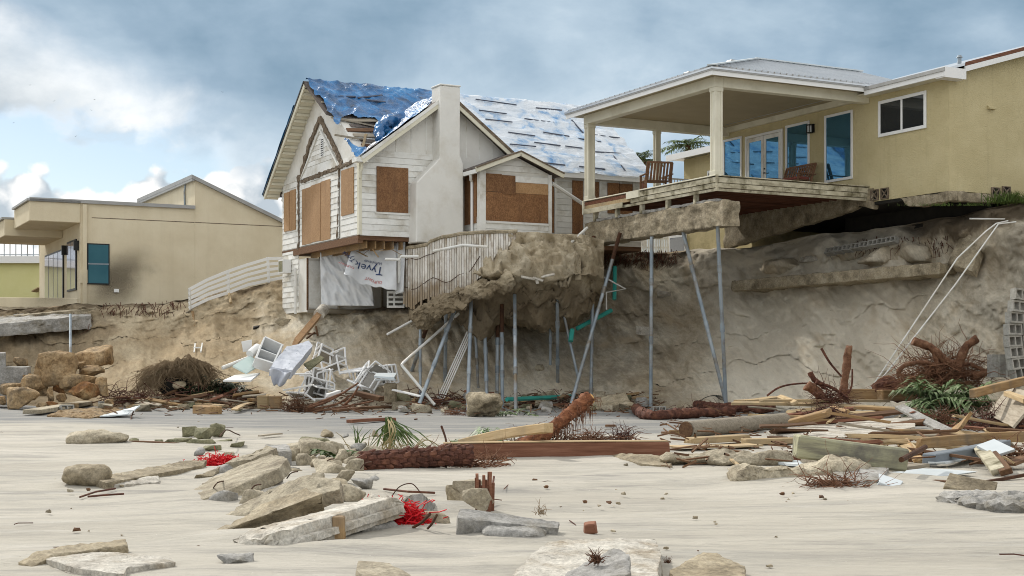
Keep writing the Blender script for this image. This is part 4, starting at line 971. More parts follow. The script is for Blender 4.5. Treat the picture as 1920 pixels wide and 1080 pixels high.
def fold_a(s, t):
    u, v = s * .8 + t * .6, t * .8 - s * .6; wv = noise.noise(Vector((s * .8, t * .8, 2))) * .6
    return max(0, .07 * ridged(Vector((u * .8 + wv, v * 1.7, 3))) + .05 * ridged(Vector((u * 2.1, v * .9 + wv, 7))) + .03 * ridged(Vector((s * 1.2, t * 5 + wv * 2, 5))) + .05 * noise.noise(Vector((s * .9, t * .9, 1))))
def keep_a(s, t):
    wob = .28 * noise.noise(Vector((s * 1.8, t * 1.8, 9)))
    h1 = ((s - .60) / .98) ** 2 + ((t - 1.0) / .98) ** 2 < 1 + wob * 1.3
    if s < -.33 + .1 * noise.noise(Vector((t * 3, 0, 0))) and t < 3.0: return False
    return not h1 and not (s > 2.35 and t < .15) and (s < 3.1 or main_z(t) > cross_z(s) - .1)
blue = drape('tarp', 'crumpled blue tarp torn open over the broken roof corner left of the chimney', -.5, 4.3, -.42, 4.06, 140, 120, MAT['blue_tarp'], fold_a, keep_a)
drape('tarp', 'dark blue tarp edge hanging over the far-left eave of the white house', -.62, 1.2, 5.0, 8.75, 30, 60, MAT['blue_tarp'], lambda s, t: max(0, .12 * ridged(Vector((s * 2, t * 1.2, 6)))), lambda s, t: t > 6.6 + .5 * noise.noise(Vector((s * 2, 0, 1))) or s < .1, .03)
def fold_b(s, t):
    q = Vector((s * .5, t * 1.8, 5)); fan = .05 * ridged(Vector((math.atan2(t - 4.3, s - 8.6) * 7, .3, 2))) * min(1, max(0, (s - 7) / 1.5))
    return max(0, .03 * ridged(q) + .025 * ridged(q * 3.1) + .03 * fbm(q * 1.5, 3) + fan)
silver = drape('tarp', 'silvery blue tarp covering the long roof slope right of the chimney', 3.9, SE + .42, -.42, 4.1, 150, 90, MAT['silver_tarp'], fold_b, lambda s, t: cross_z(s) < main_z(t) + .35 and t > -.36 + .05 * noise.noise(Vector((s * 2, 0, 0))), .05)
bz = Vector(silver['base'])
for (x0, y0, x1, y1) in ((190, 185, 360, 207), (230, 240, 395, 258), (370, 320, 535, 343), (470, 237, 650, 260), (380, 393, 540, 408), (585, 320, 745, 345), (530, 382, 690, 402), (720, 405, 825, 418), (570, 505, 720, 522), (805, 530, 965, 547), (905, 440, 1063, 450), (890, 335, 1065, 357), (780, 355, 940, 380), (1015, 465, 1088, 555), (760, 245, 830, 325), (170, 118, 420, 152), (540, 170, 700, 185)):
    nn = Vector((D1 * -.7625 + Vector((0, 0, 1)))).normalized(); p0 = KH.W(0, 0, main_z(0) + .13)
    a = KH.loc(rayplane(840 + x0 / 3.274, 150 + y0 / 3.274, p0, nn)) - bz; b = KH.loc(rayplane(840 + x1 / 3.274, 150 + y1 / 3.274, p0, nn)) - bz
    MB().beam(a, b, .042, .03, (0, -.6, .8)).build('batten', MAT['batten_dark'], silver)
bz = Vector(blue['base'])
for (x0, y0, x1, y1) in ((410, 155, 545, 158), (560, 165, 700, 150), (600, 175, 720, 190)):
    a = KH.loc(rayplane(490 + x0 / 3.086, 130 + y0 / 3.086, p0, nn)) - bz; b = KH.loc(rayplane(490 + x1 / 3.086, 130 + y1 / 3.086, p0, nn)) - bz
    MB().beam(a, b, .07, .035, (0, -.6, .8)).build('batten', MAT['batten_dark'], blue)
# the puffed-up roll of tarp beside the hole
m_ = MB(); pts = []
for i in range(15):
    f_ = i / 14; s = 2.05 - 1.45 * f_; t = 1.5 - 1.55 * f_; pts.append((s + .12 * math.sin(f_ * 7), t, roof_z(s, t) + .12 + .10 * math.sin(f_ * math.pi)))
m_.tube(pts, [.08 + .22 * math.sin(math.pi * min(1, (i + .6) / 13.5)) ** .8 for i in range(15)], 20)
bm = mb_to_bm(m_); refine(bm, .09); roughen(bm, .13, 2.2, 4, 3)
bmesh.ops.translate(bm, verts=bm.verts, vec=-bz); bm_obj('tarp_roll', bm, MAT['blue_tarp'], blue, True, 180)

# ================================================================== LEFT HOUSE (beige, flat roofed)
LH = Frame((-17.6, 58.0)); LZ0 = 3.6
lh = hroot('stucco_house', LH, LZ0, 'beige stucco house with flat canopies and a dark sooty stain on its side wall', 'house')
m_ = MB().prism([(0, 3.6), (0, 8.02), (4.72, 8.02), (4.72, 9.3), (12, 6.2), (12, 3.6)], 't', 0, 10); m_.build('wall', MAT['beige_stucco'], lh)
MB().prism([(0, 8.023), (0, 8.13), (4.715, 8.13), (4.715, 8.023)], 't', -.02, 10).build('flat_roof', MAT['grey_flash'], lh)
MB().bx(-2.0, 4.71, -.10, -.021, 8.0, 8.14).build('roof_edge', MAT['grey_flash'], lh)
m_ = MB().add([(4.55, -.15, 9.28), (12.2, -.15, 6.02), (12.2, 10, 6.02), (4.55, 10, 9.28), (4.55, -.15, 9.44), (12.2, -.15, 6.18), (12.2, 10, 6.18), (4.55, 10, 9.44)],
              [(3, 2, 1, 0), (4, 5, 6, 7), (0, 1, 5, 4), (1, 2, 6, 5), (2, 3, 7, 6), (3, 0, 4, 7)]); m_.build('shed_roof', MAT['grey_flash'], lh)
MB().bx(4.56, 4.66, -.13, 9.8, 9.18, 9.275).build('clerestory_fascia', MAT['grey_flash'], lh)
MB().tube([(4.70, 1.5, 9.2), (4.66, 1.5, 8.9), (4.68, 1.5, 8.25)], .04, 6).build('service_mast', MAT['steel'], lh)
for (a, t0, t1, z0, z1) in ((-2.0, 0, 4.0, 7.2, 8.0), (-2.4, 4.02, 8.5, 6.9, 7.6)):
    MB().bx(a, -.003, t0 - (.02 if t0 == 0 else 0), t1, z0, z1).build('canopy', MAT['beige_stucco'], lh, bevel=.02)
    MB().bx(a - .1, -.003, t0 + (-.1 if t0 == 0 else 0), t1, z1 + .003, z1 + .09).build('canopy_edge', MAT['grey_flash'], lh)
q0 = LH.onT(163, 456, 0); q1 = LH.onT(205, 534, 0)
fr = MB().bx(q0[0], q1[0], -.05, -.003, q1[1], q0[1]).build('window', MAT['black_metal'], lh)
zm = (q0[1] + q1[1]) / 2
MB().bx(q0[0] + .05, q1[0] - .05, -.060, -.052, zm + .03, q0[1] - .05).build('pane', MAT['teal_glass'], fr); MB().bx(q0[0] + .05, q1[0] - .05, -.060, -.052, q1[1] + .05, zm - .03).build('pane', MAT['teal_glass'], fr)
MB().bx(q0[0] + .03, q1[0] - .03, -.07, -.052, zm - .03, zm + .03).build('meeting_rail', MAT['grey_vinyl'], fr)
MB().bx(.45, 12, -.006, -.001, 7.42, 7.45).build('control_joint', MAT['scar'], lh)
MB().bx(4.70, 4.725, -.007, -.002, 3.65, 7.99).build('control_joint', MAT['beige_stucco'], lh)
q0 = LH.onT(158, 400, 0); MB().bx(q0[0] - .08, q0[0] + .08, -.12, -.003, 3.62, 7.95).build('downspout', MAT['beige_stucco'], lh)
q0 = LH.onT(150, 517, 0); MB().bx(q0[0] - .02, q0[0] + .28, -.1, -.004, q0[1] - .3, q0[1] + .25).build('meter_box', MAT['beige_stucco'], lh)
q0 = LH.onT(218, 545, 0); MB().bx(q0[0] - .1, q0[0] + .1, -.07, -.004, q0[1] - .07, q0[1] + .07).build('outlet_cover', MAT['white_vinyl'], lh)
for (t0, t1, z0, z1, n) in ((.7, 2.7, 4.5, 6.6, 2), (3.6, 8.2, 3.7, 6.4, 4)):
    fo = MB().bx(-.06, -.003, t0, t1, z0, z1).build('glass_door', MAT['black_metal'], lh)
    for i in range(n):
        a = t0 + (t1 - t0) * i / n + .08; b = t0 + (t1 - t0) * (i + 1) / n - .06
        MB().bx(-.07, -.062, a, b, z0 + .08, z1 - .08).build('pane', MAT['pale_glass'] if 'pale_glass' in MAT else MAT['tinted_glass'], fo)
for t in (.35, 3.1): MB().bx(-.2, -.003, t - .08, t + .08, 6.1, 6.5).build('wall_lamp', MAT['black_metal'], lh)
# ================================================================== builders for the loose things
def orient(o, a, b, roll=0):
    a, b = Vector(a), Vector(b); x = (b - a).normalized(); up = Vector((0, 0, 1))
    if abs(x.dot(up)) > .95: up = Vector((0, -1, 0))
    y = up.cross(x).normalized(); z = x.cross(y)
    m = Matrix((x, y, z)).transposed() @ Matrix.Rotation(roll, 3, 'X')
    o.matrix_world = Matrix.Translation((a + b) / 2) @ m.to_4x4()
PK = [0]
def plank(name, label, cat, a, b, w, th, mat, roll=0, group=None, parent=None, ragged=.03, jit=1):
    a, b = Vector(a), Vector(b); L = (b - a).length; PK[0] += 1; rnd = random.Random(PK[0] * 31)
    n = max(2, int(L / .45)); vs = []; fs = []
    bend = rnd.uniform(-.012, .012) * L * jit; ws = rnd.uniform(-.02, .02) * jit
    for i in range(n + 1):
        x = -L / 2 + L * i / n; e = 4 * (i / n) * (1 - i / n)
        for sy, sz in ((-1, -1), (1, -1), (1, 1), (-1, 1)):
            ex = rnd.uniform(-ragged, ragged) if i in (0, n) else 0
            vs.append((x + ex, sy * w / 2 * (1 + rnd.uniform(-.02, .02) * jit) + ws * (i / n - .5), sz * th / 2 * (1 + rnd.uniform(-.04, .04) * jit) + bend * e))
    for i in range(n):
        for k in range(4): fs.append((i * 4 + k, i * 4 + (k + 1) % 4, i * 4 + 4 + (k + 1) % 4, i * 4 + 4 + k))
    fs += [(3, 2, 1, 0), (n * 4, n * 4 + 1, n * 4 + 2, n * 4 + 3)]
    mb = MB().add(vs, fs)
    me = bpy.data.meshes.new(name); me.from_pydata([tuple(v) for v in mb.v], [], mb.f)
    o = bpy.data.objects.new(name, me); finish(o, me, MAT[mat], parent, False, min(th, w) * .09)
    orient(o, a, b, roll)
    if label: tag(o, label, cat, group)
    return o
def rod(name, label, cat, pts, r, mat, group=None, n=8, parent=None, smooth=True):
    o = MB().tube(pts, r, n).build(name, MAT[mat], parent, smooth)
    if label: tag(o, label, cat, group)
    return o
def rough_rod(name, label, cat, pts, r, mat, group=None, seed=1, amp=.3, parent=None):
    rm = max(r) if isinstance(r, (list, tuple)) else r
    bm = mb_to_bm(MB().tube(pts, r, 10)); refine(bm, rm * .75); roughen(bm, rm * amp, .45 / rm, seed, 4); roughen(bm, rm * amp * .5, 1.6 / rm, seed + 4, 3)
    o = bm_obj(name, bm, MAT[mat], parent, True, 180)
    if label: tag(o, label, cat, group)
    return o
def bez(pts, n=6):
    pts = [Vector(p) for p in pts]; out = []
    for i in range(len(pts) - 1):
        p0 = pts[max(0, i - 1)]; p1 = pts[i]; p2 = pts[i + 1]; p3 = pts[min(len(pts) - 1, i + 2)]
        for k in range(n):
            t = k / n; out.append(.5 * ((2 * p1) + (p2 - p0) * t + (2 * p0 - 5 * p1 + 4 * p2 - p3) * t * t + (3 * p1 - p0 - 3 * p2 + p3) * t ** 3))
    return out + [pts[-1]]
def chunk(name, label, cat, c, size, seed, mat, group=None, npt=15, amp=.05, L=None, sink=.12, rz=0, rounded=0):
    rnd = random.Random(seed); bm = bmesh.new(); sx, sy, sz = size
    for _ in range(npt):
        v = Vector((rnd.uniform(-1, 1), rnd.uniform(-1, 1), rnd.uniform(-1, 1)))
        m = max(abs(v.x), abs(v.y), abs(v.z)); l = v.length
        v = v / m * (1 - rounded) + v / l * rounded if l > .01 else v
        bm.verts.new((v.x * sx / 2, v.y * sy / 2, v.z * sz / 2))
    r_ = bmesh.ops.convex_hull(bm, input=bm.verts)
    bmesh.ops.delete(bm, geom=list({g for g in r_['geom_interior'] + r_['geom_unused'] if isinstance(g, bmesh.types.BMVert)}), context='VERTS')
    refine(bm, L or max(size) / 13); m = min(size)
    if rounded:
        for _ in range(3): bmesh.ops.smooth_vert(bm, verts=bm.verts, factor=.5, use_axis_x=True, use_axis_y=True, use_axis_z=True)
    roughen(bm, amp * max(size) * .55, 2.4 / max(size), seed, 5, .006 * max(size)); roughen(bm, amp * max(size) * .28, 9 / max(size), seed + 3, 4)
    bmesh.ops.rotate(bm, verts=bm.verts, cent=(0, 0, 0), matrix=Matrix.Rotation(rz, 3, 'Z'))
    zmin = min(v.co.z for v in bm.verts)
    bmesh.ops.translate(bm, verts=bm.verts, vec=Vector(c) + Vector((0, 0, -zmin - sink * sz)))
    o = bm_obj(name, bm, MAT[mat], None, True, 34)
    if label: tag(o, label, cat, group)
    return o
def slab(name, label, cat, corners, th, mat, seed=1, amp=.02, L=.12, edge=.02, group=None, step=0, sc=2.6, parent=None):
    """a broken slab: its top face through the given points, th thick"""
    cs = [Vector(c) for c in corners]; n = Vector((0, 0, 0)); k = len(cs)
    for i in range(k): a, b = cs[i], cs[(i + 1) % k]; n += Vector(((a.y - b.y) * (a.z + b.z), (a.z - b.z) * (a.x + b.x), (a.x - b.x) * (a.y + b.y)))
    n.normalize()
    if n.z < 0: cs = cs[::-1]; n = -n
    cen = sum(cs, Vector()) / k
    rings = [[c for c in cs]]
    if step:
        rings.append([c - n * th * .42 for c in cs]); rings.append([cen + (c - cen) * (1 + step) - n * th * .46 for c in cs]); rings.append([cen + (c - cen) * (1 + step) - n * th for c in cs])
    else: rings.append([c - n * th for c in cs])
    mb = MB(); fs = [tuple(range(k))]
    for r_ in range(len(rings) - 1):
        for i in range(k): fs.append((r_ * k + i, (r_ + 1) * k + i, (r_ + 1) * k + (i + 1) % k, r_ * k + (i + 1) % k))
    fs.append(tuple(range((len(rings) - 1) * k, len(rings) * k))[::-1]); mb.add([v for r_ in rings for v in r_], fs)
    bm = mb_to_bm(mb); refine(bm, L, 9); roughen(bm, amp * .8, sc, seed, 5, edge * .5)
    roughen(bm, amp * .5, sc * 4.5, seed + 9, 4)
    o = bm_obj(name, bm, MAT[mat], parent, True, 38)
    if label: tag(o, label, cat, group)
    return o
def tuft(name, label, cat, c, ext, n, ln, r, mat, seed=1, group=None, up=.3, parent=None, spread=1.0, flat=False):
    rnd = random.Random(seed); mb = MB(); c = Vector(c)
    for _ in range(n):
        p = c + Vector((rnd.gauss(0, .35) * ext[0], rnd.gauss(0, .35) * ext[1], abs(rnd.gauss(0, .4)) * ext[2]))
        d = Vector((rnd.gauss(0, 1) * ext[0], rnd.gauss(0, 1) * ext[1], rnd.gauss(up, .7) * max(ext[2], .1))).normalized() * spread
        pts = [p]; l = ln * rnd.uniform(.4, 1.2); k = 5
        for i in range(k):
            d = (d + Vector((rnd.gauss(0, .35), rnd.gauss(0, .35), rnd.gauss(-.08, .3)))).normalized(); q = pts[-1] + d * l / k
            if flat or True: q.z = max(q.z, c.z - .02)
            pts.append(q)
        rr = r * rnd.uniform(.5, 1.4); mb.tube(pts, [rr * (1 - .75 * i / k) for i in range(k + 1)], 3, False)
    o = mb.build(name, MAT[mat], parent, True, 0, 180)
    if label: tag(o, label, cat, group)
    return o
def frond_mb(mb, base, d, ln, droop, nleaf, leaf, wd, rnd, fold=.6):
    base = Vector(base); d = Vector(d).normalized(); side = d.cross(Vector((0, 0, 1)))
    side = side.normalized() if side.length > .05 else Vector((1, 0, 0))
    pts = []; k = 8
    for i in range(k + 1):
        f = i / k; pts.append(base + d * ln * f + Vector((0, 0, -droop * ln * f * f)))
    mb.tube(pts, [wd * .9 * (1 - .8 * i / k) for i in range(k + 1)], 3, False)
    for j in range(nleaf):
        f = .15 + .85 * j / nleaf; i = min(k - 1, int(f * k)); p = pts[i].lerp(pts[i + 1], f * k - i); tg = (pts[i + 1] - pts[i]).normalized()
        for sg in (-1, 1):
            l = leaf * (1 - .55 * abs(f - .45)) * rnd.uniform(.75, 1.15)
            dd = (side * sg * 1.0 + tg * rnd.uniform(.45, .9) + Vector((0, 0, rnd.uniform(-.5, fold) * .5))).normalized()
            p1 = p + dd * l * .55 + Vector((0, 0, -.05 * l)); p2 = p + dd * l + Vector((0, 0, -.38 * l * rnd.uniform(.4, 1.3)))
            u = dd.cross(Vector((0, 0, 1))).normalized() * wd
            mb.add([p - u * .5, p + u * .5, p1 + u, p1 - u, p2], [(0, 1, 2, 3), (3, 2, 4)])
def grass_blades(mb, c, ext, n, h, wd, rnd):
    for _ in range(n):
        p = Vector(c) + Vector((rnd.gauss(0, .4) * ext[0], rnd.gauss(0, .4) * ext[1], 0)); d = Vector((rnd.gauss(0, .5), rnd.gauss(0, .5), 1)).normalized(); l = h * rnd.uniform(.4, 1.1)
        u = d.cross(Vector((rnd.gauss(0, 1), rnd.gauss(0, 1), .1))).normalized() * wd
        m = p + d * l * .55; e = p + d * l + Vector((d.x, d.y, -.25)) * l * .35
        mb.add([p - u, p + u, m + u * .8, m - u * .8, e], [(0, 1, 2, 3), (3, 2, 4)])
def cmu(name, label, cat, M4, group=None, parent=None, mat='block'):
    """hollow concrete block, 40 x 20 x 20 cm, cells along local z"""
    key = 'cmu_' + mat; me = bpy.data.meshes.get(key)
    if me is None:
        bm = bmesh.new(); X, Y, Z = .2, .1, .1; cells = [(-.168, -.018), (.018, .168)]; wy = .068
        mb = MB().bx(-X, X, -Y, -wy, -Z, Z).bx(-X, X, wy, Y, -Z, Z)
        for a, b in ((-X, -.165), (-.017, .017), (.165, X)): mb.bx(a, b, -wy, wy, -Z, Z)
        me = bpy.data.meshes.new(key); me.from_pydata([tuple(v) for v in mb.v], [], mb.f); me.materials.append(MAT[mat])
    o = bpy.data.objects.new(name, me); link(o, parent); o.matrix_world = M4
    if label: tag(o, label, cat, group)
    return o
def MX(p, rx=0, ry=0, rz=0): return Matrix.Translation(Vector(p)) @ Euler((R(rx), R(ry), R(rz))).to_matrix().to_4x4()
B = lambda px, py, z=0.0: G(px, py, z)
MARK_L = [(225, 'just right of the boulders'), (268, 'left of the straw root ball'), (330, 'below the straw root ball'), (400, 'below the dark palmetto clump'), (455, 'left of the square wood blocks')]
MARK_P = [(752, "by the leftmost leaning pile's foot"), (783, "by the second leaning pile's foot"), (834, "by the crossed upright pile's foot"), (878, "by the thick pile left of the stump"), (915, 'behind the rounded earth stump'), (942, "by the foot of the pile with a rusty neighbour"), (967, "by the collared middle pile's foot"), (1010, 'in front of the long teal pipe'), (1046, "by the pile at the teal pipe's middle"), (1073, "by the long crossing pile's foot"), (1110, 'in front of the grey wedge slab'), (1165, 'right of the grey wedge slab'), (1218, "by the lone upright pile's foot")]
HUE = {'wood': 'yellow-brown', 'brown_wood': 'dark brown', 'grey_wood': 'grey', 'red_wood': 'reddish', 'pale_wood': 'pale', 'green_gray': 'mossy', 'brown_concrete': 'brown', 'grey_concrete': 'grey', 'concrete': 'tan', 'coquina': 'orange'}
MARK_R = [(1420, 'above the round log'), (1500, 'behind the plywood sheet'), (1580, 'in front of the upright trunk'), (1660, 'below the white conduits'), (1740, 'in front of the great root tangle'), (1840, 'under the dark red root mat'), (1900, 'at the right edge')]
MARK_S = [(400, 'at the heap\'s left end'), (470, 'beside the big flat slab'), (540, 'between the flat and rounded slabs'), (600, 'behind the rounded slab end'), (660, 'near the scaly trunk end'), (720, 'beyond the front slab')]
def near(marks, x): return min(marks, key=lambda m: abs(m[0] - x))[1]

# ================================================================== the undermined patio of the white house
pat = thing('undermined_patio', 'block of packed sand and ribbed wall hanging in the air on steel piles', 'patio', P(950, 600, 46))
def interp(tab, x):
    if x <= tab[0][0]: return tab[0][1:]
    for a, b in zip(tab, tab[1:]):
        if x <= b[0]:
            f = (x - a[0]) / (b[0] - a[0]); f = f * f * (3 - 2 * f); return tuple(p + (q - p) * f for p, q in zip(a[1:], b[1:]))
    return tab[-1][1:]
#  px, top row, lip row, bottom row, depth of top edge, of lip, of bottom
MASS = [(766, 474, 556, 588, 48.6, 48.4, 47.6), (800, 466, 548, 604, 47.9, 47.6, 47.0), (850, 448, 538, 588, 47.0, 46.7, 46.5), (885, 440, 524, 614, 46.6, 46.1, 46.5),
        (908, 437, 512, 622, 45.9, 45.0, 46.7), (945, 435, 508, 600, 45.25, 44.5, 46.9), (972, 435, 518, 597, 45.1, 44.4, 46.9), (1015, 436, 522, 619, 45.1, 44.4, 46.8),
        (1050, 437, 520, 612, 45.3, 44.7, 46.8), (1088, 440, 512, 590, 45.8, 45.3, 47.0), (1132, 450, 520, 560, 46.9, 46.4, 47.6)]
def mass_pt(px, v):
    yt, yl, yb, Yt, Yl, Yb = interp(MASS, px)
    q = [(0, 53, P(0, yt, Yt).z), (.10, Yt, P(0, yt, Yt).z), (.13, Yt - .12, P(0, yt, Yt).z - .08), (.30, (Yt + Yl) / 2 - .1, P(0, yt * .55 + yl * .45, (Yt + Yl) / 2 - .1).z), (.45, Yl, P(0, yl, Yl).z),
         (.52, Yl + .7, P(0, yl, Yl).z - .12), (.75, Yb, P(0, yb, Yb).z), (.85, Yb + 1.5, P(0, yb, Yb).z + .35), (1, 54, P(0, yb, Yb).z + .4)]
    for a, b in zip(q, q[1:]):
        if v <= b[0]:
            f = (v - a[0]) / (b[0] - a[0]); Y = a[1] + (b[1] - a[1]) * f; z = a[2] + (b[2] - a[2]) * f; break
    X = (px - CX) / F * Y; p = Vector((X, Y, z))
    if .1 < v < .95:
        s_ = min(1, (v - .1) / .06)
        dn = fbm(p * .9 + Vector((4, 4, 4)), 5) * .38 + fbm(p * 3, 5) * .22
        blocky = (noise.noise(Vector((X * .75, 0, z * .6))) * .55 + (abs(noise.noise(Vector((X * 1.3 + z * .5, 3, z * .7)))) - .2) * .7 if v < .5 else fbm(p * 1.5 + Vector((8, 1, 2)), 5) * .35 + (1 - abs(noise.noise(Vector((X * 1.1, Y * .9, 5))))) * .25 - .1)
        p.y -= s_ * (dn + (blocky if v < .5 else 0)); p.z += s_ * (dn * .5 - (blocky if v >= .5 else 0))
    else: p.z += .05 * noise.noise(Vector((X * 2, Y * 2, 0)))
    return p
us = [766 + i * 2.6 for i in range(142)]; vv = [i / 130 for i in range(131)]
def patio_mat():
    m, t, b = new_mat('packed_sand')
    geo = t.node('ShaderNodeNewGeometry'); co = t.node('ShaderNodeTexCoord').outputs['Object']; x, y, z = t.sep(co)
    n = t.noise(co, .9, 8, .66, .4); c = t.ramp(n, [(.3, (.33, .265, .175)), (.5, (.47, .40, .285)), (.7, (.54, .48, .37))])
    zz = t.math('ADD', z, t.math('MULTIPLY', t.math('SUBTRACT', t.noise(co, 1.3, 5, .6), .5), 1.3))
    c = t.mix(t.rng(zz, 1.45, .85, 0, .72, True), c, (.155, .115, .07))       # lower half is darker brown
    cr = t.rng(t.noise(co, 7, 7, .75), .52, .66, 0, .6); c = t.mix(cr, c, (.14, .105, .065))
    t.put(b.inputs['Base Color'], c); b.inputs['Roughness'].default_value = .95; b.inputs['Specular IOR Level'].default_value = .1
    t.put(b.inputs['Normal'], t.bump(t.math('ADD', t.noise(co, 3, 8, .7), t.math('MULTIPLY', t.noise(co, 16, 5, .7), .4)), .9, .07)); return m
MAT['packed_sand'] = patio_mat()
def pchild(o):
    return o
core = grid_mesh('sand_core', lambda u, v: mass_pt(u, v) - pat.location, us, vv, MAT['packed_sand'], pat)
WALLP = [(755, 466, 572, 48.3), (772, 464, 578, 47.6), (800, 460, 562, 46.75), (808, 452, 556, 46.5), (835, 444, 562, 46.0), (872, 438, 548, 45.55), (905, 436, 512, 45.2), (940, 435, 474, 45.0), (972, 434, 446, 44.9)]
MAT['stave'] = M('stave', [(.50, .45, .37), (.70, .67, .61), (.78, .76, .73)], 1.6, bump=.5, bscale=30, stretch=(1, 1, .4), dirt=(.29, .22, .14), dscale=1.1, rnd=.12)
_m = MAT['stave']; _t = NT(_m.node_tree); _b = _t.n['Principled BSDF']; _src = _b.inputs['Base Color'].links[0].from_socket
_co = _t.node('ShaderNodeTexCoord').outputs['Object']; _x, _y, _z = _t.sep(_co)
_low = _t.rng(_t.math('ADD', _z, _t.math('MULTIPLY', _t.math('SUBTRACT', _t.noise(_co, 1.4, 6, .65), .5), 2.0)), 1.5, .7, 0, .85, True)
_t.put(_b.inputs['Base Color'], _t.mix(_low, _src, (.24, .17, .095)))
px = 755.0; k = 0; rnd = random.Random(3); prev = None
while px < 966:
    w_ = 4.6
    a = interp(WALLP, px + .5); b = interp(WALLP, px + w_ - .5)
    lb = rnd.uniform(-5, 7); p0, p1 = P(px + .5, a[0] + 1.5, a[2]), P(px + w_ - .5, b[0] + 1.5, b[2]); q0, q1 = P(px + .5, a[1] + lb, a[2]), P(px + w_ - .5, b[1] + lb, b[2])
    mid = .5 + .1 * noise.noise(Vector((px * .03, 1, 1))); bow = .12 * noise.noise(Vector((px * .02, 4, 1)))
    dn = Vector((-.35, -.94, 0)) * .055; vs = []
    for f in (0, .33, .66, 1):
        bw = Vector((0, -1, 0)) * (bow + .05 * noise.noise(Vector((px * .05, f * 2, 8)))) * math.sin(f * math.pi)
        for e, g in ((p0, q0), (p1, q1)): vs += [e.lerp(g, f) + bw, e.lerp(g, f) + bw - dn]
    vs2 = [v - pat.location for v in vs]; fs = [(0, 1, 3, 2), (12, 14, 15, 13)]
    for i in range(3):
        o_ = i * 4; fs += [(o_, o_ + 2, o_ + 6, o_ + 4), (o_ + 1, o_ + 5, o_ + 7, o_ + 3), (o_, o_ + 4, o_ + 5, o_ + 1), (o_ + 2, o_ + 3, o_ + 7, o_ + 6)]
    MB().add(vs2, fs).build('stave', MAT['stave'], pat); px += w_; k += 1
cap = [P(x, interp(WALLP, x)[0] - .5, interp(WALLP, x)[2]) - pat.location for x in range(754, 972, 6)]
MB().tube(cap, .06, 6).build('wall_cap', MAT['brown_concrete'], pat, True)
rod('wall_wire', None, None, [P(x, interp(WALLP, x)[0] + 22 + 2 * math.sin(x), interp(WALLP, x)[2] - .03) - pat.location for x in range(756, 905, 8)], .012, 'rust', n=4, parent=pat)
rod('wall_wire', None, None, [P(x, interp(WALLP, x)[1] - 34 + 2 * math.sin(x * 1.7), interp(WALLP, x)[2] - .03) - pat.location for x in range(756, 905, 8)], .012, 'rust', n=4, parent=pat)
bm = mb_to_bm(MB().beam(P(782, 598, 45.6), P(868, 556, 45.2), .8, .46, (0, -.15, 1)).beam(P(866, 558, 45.25), P(960, 522, 45.0), .9, .36, (0, -.15, 1)))
refine(bm, .09); roughen(bm, .24, 1.7, 4, 6, .03); roughen(bm, .10, 6, 14, 4); bmesh.ops.translate(bm, verts=bm.verts, vec=-pat.location)
bm_obj('broken_slab', bm, MAT['packed_sand'], pat, True, 50)
for i, (x0, y0, x1, y1) in enumerate(((978, 519, 1003, 523), (1000, 521, 1018, 526), (1016, 519, 1040, 514), (1006, 523, 1008, 532))):
    plank('torn_edge', None, None, P(x0, y0, 44.25) - pat.location, P(x1, y1, 44.25) - pat.location, .10, .03, 'pale_concrete', .6, parent=pat)
MB().beam(P(1082, 446, 45.6) - pat.location, P(1084, 525, 45.4) - pat.location, .2, .06, (0, 1, 0)).build('edge_board', MAT['brown_concrete'], pat)

# ------------------------------------------------------------------ steel piles
PILES = [  # x, y, depth at the top; x, y, depth at the foot; label
    (788, 608, 46.8, 788, 741, 46.5, 'short upright steel pile behind the two leaning piles at the patio\'s left end'),
    (803, 606, 46.4, 750, 760, 0, 'steel pile leaning to the left from the patio, furthest left of all'),
    (836, 585, 46.3, 834, 763, 0, 'upright steel pile crossed by a leaning one, second upright from the left'),
    (856, 572, 46.0, 781, 771, 0, 'long leaning steel pile crossing in front of an upright one under the patio'),
    (884, 545, 45.6, 877, 771, 0, 'tall thick steel pile just left of the rounded bulge under the patio'),
    (891, 612, 47.2, 896, 716, 47.2, 'thin dark steel pile on the slope behind the patio bulge'),
    (909, 612, 46.9, 913, 750, 46.2, 'steel pile under the right side of the rounded patio bulge'),
    (933, 600, 47.0, 932, 744, 46.8, 'rusty-topped pile standing close behind a bright steel one'),
    (941, 580, 46.2, 942, 754, 46.0, 'bright steel pile right in front of the rusty-topped one'),
    (965, 560, 45.6, 967, 772, 0, 'tall collared steel pile at the middle of the hanging sand block'),
    (1032, 608, 47.2, 1032, 662, 47.4, 'short steel pile stub hanging above the slope beneath the sand block'),
    (1045, 560, 45.8, 1046, 763, 0, 'upright steel pile beneath the right half of the sand block'),
    (1057, 590, 46.6, 1079, 686, 46.6, 'short steel pile tilted to the right beside the teal pipe end'),
    (1113, 452, 47.9, 1108, 746, 46.6, 'upright steel pile reaching from the deck beam\'s left end, crossed by a leaning one'),
    (1160, 446, 46.6, 1071, 757, 45.7, 'long leaning steel pile crossing another under the deck beam\'s left end'),
    (1222, 436, 45.2, 1220, 768, 0, 'lone upright steel pile under the middle of the concrete deck beam'),
    (1278, 424, 43.9, 1359, 746, 43.6, 'steel pile slanting down to the right under the deck corner'),
    (1345, 415, 42.3, 1361, 751, 43.3, 'nearly upright steel pile right under the deck corner, touching a slanted one at its foot')]
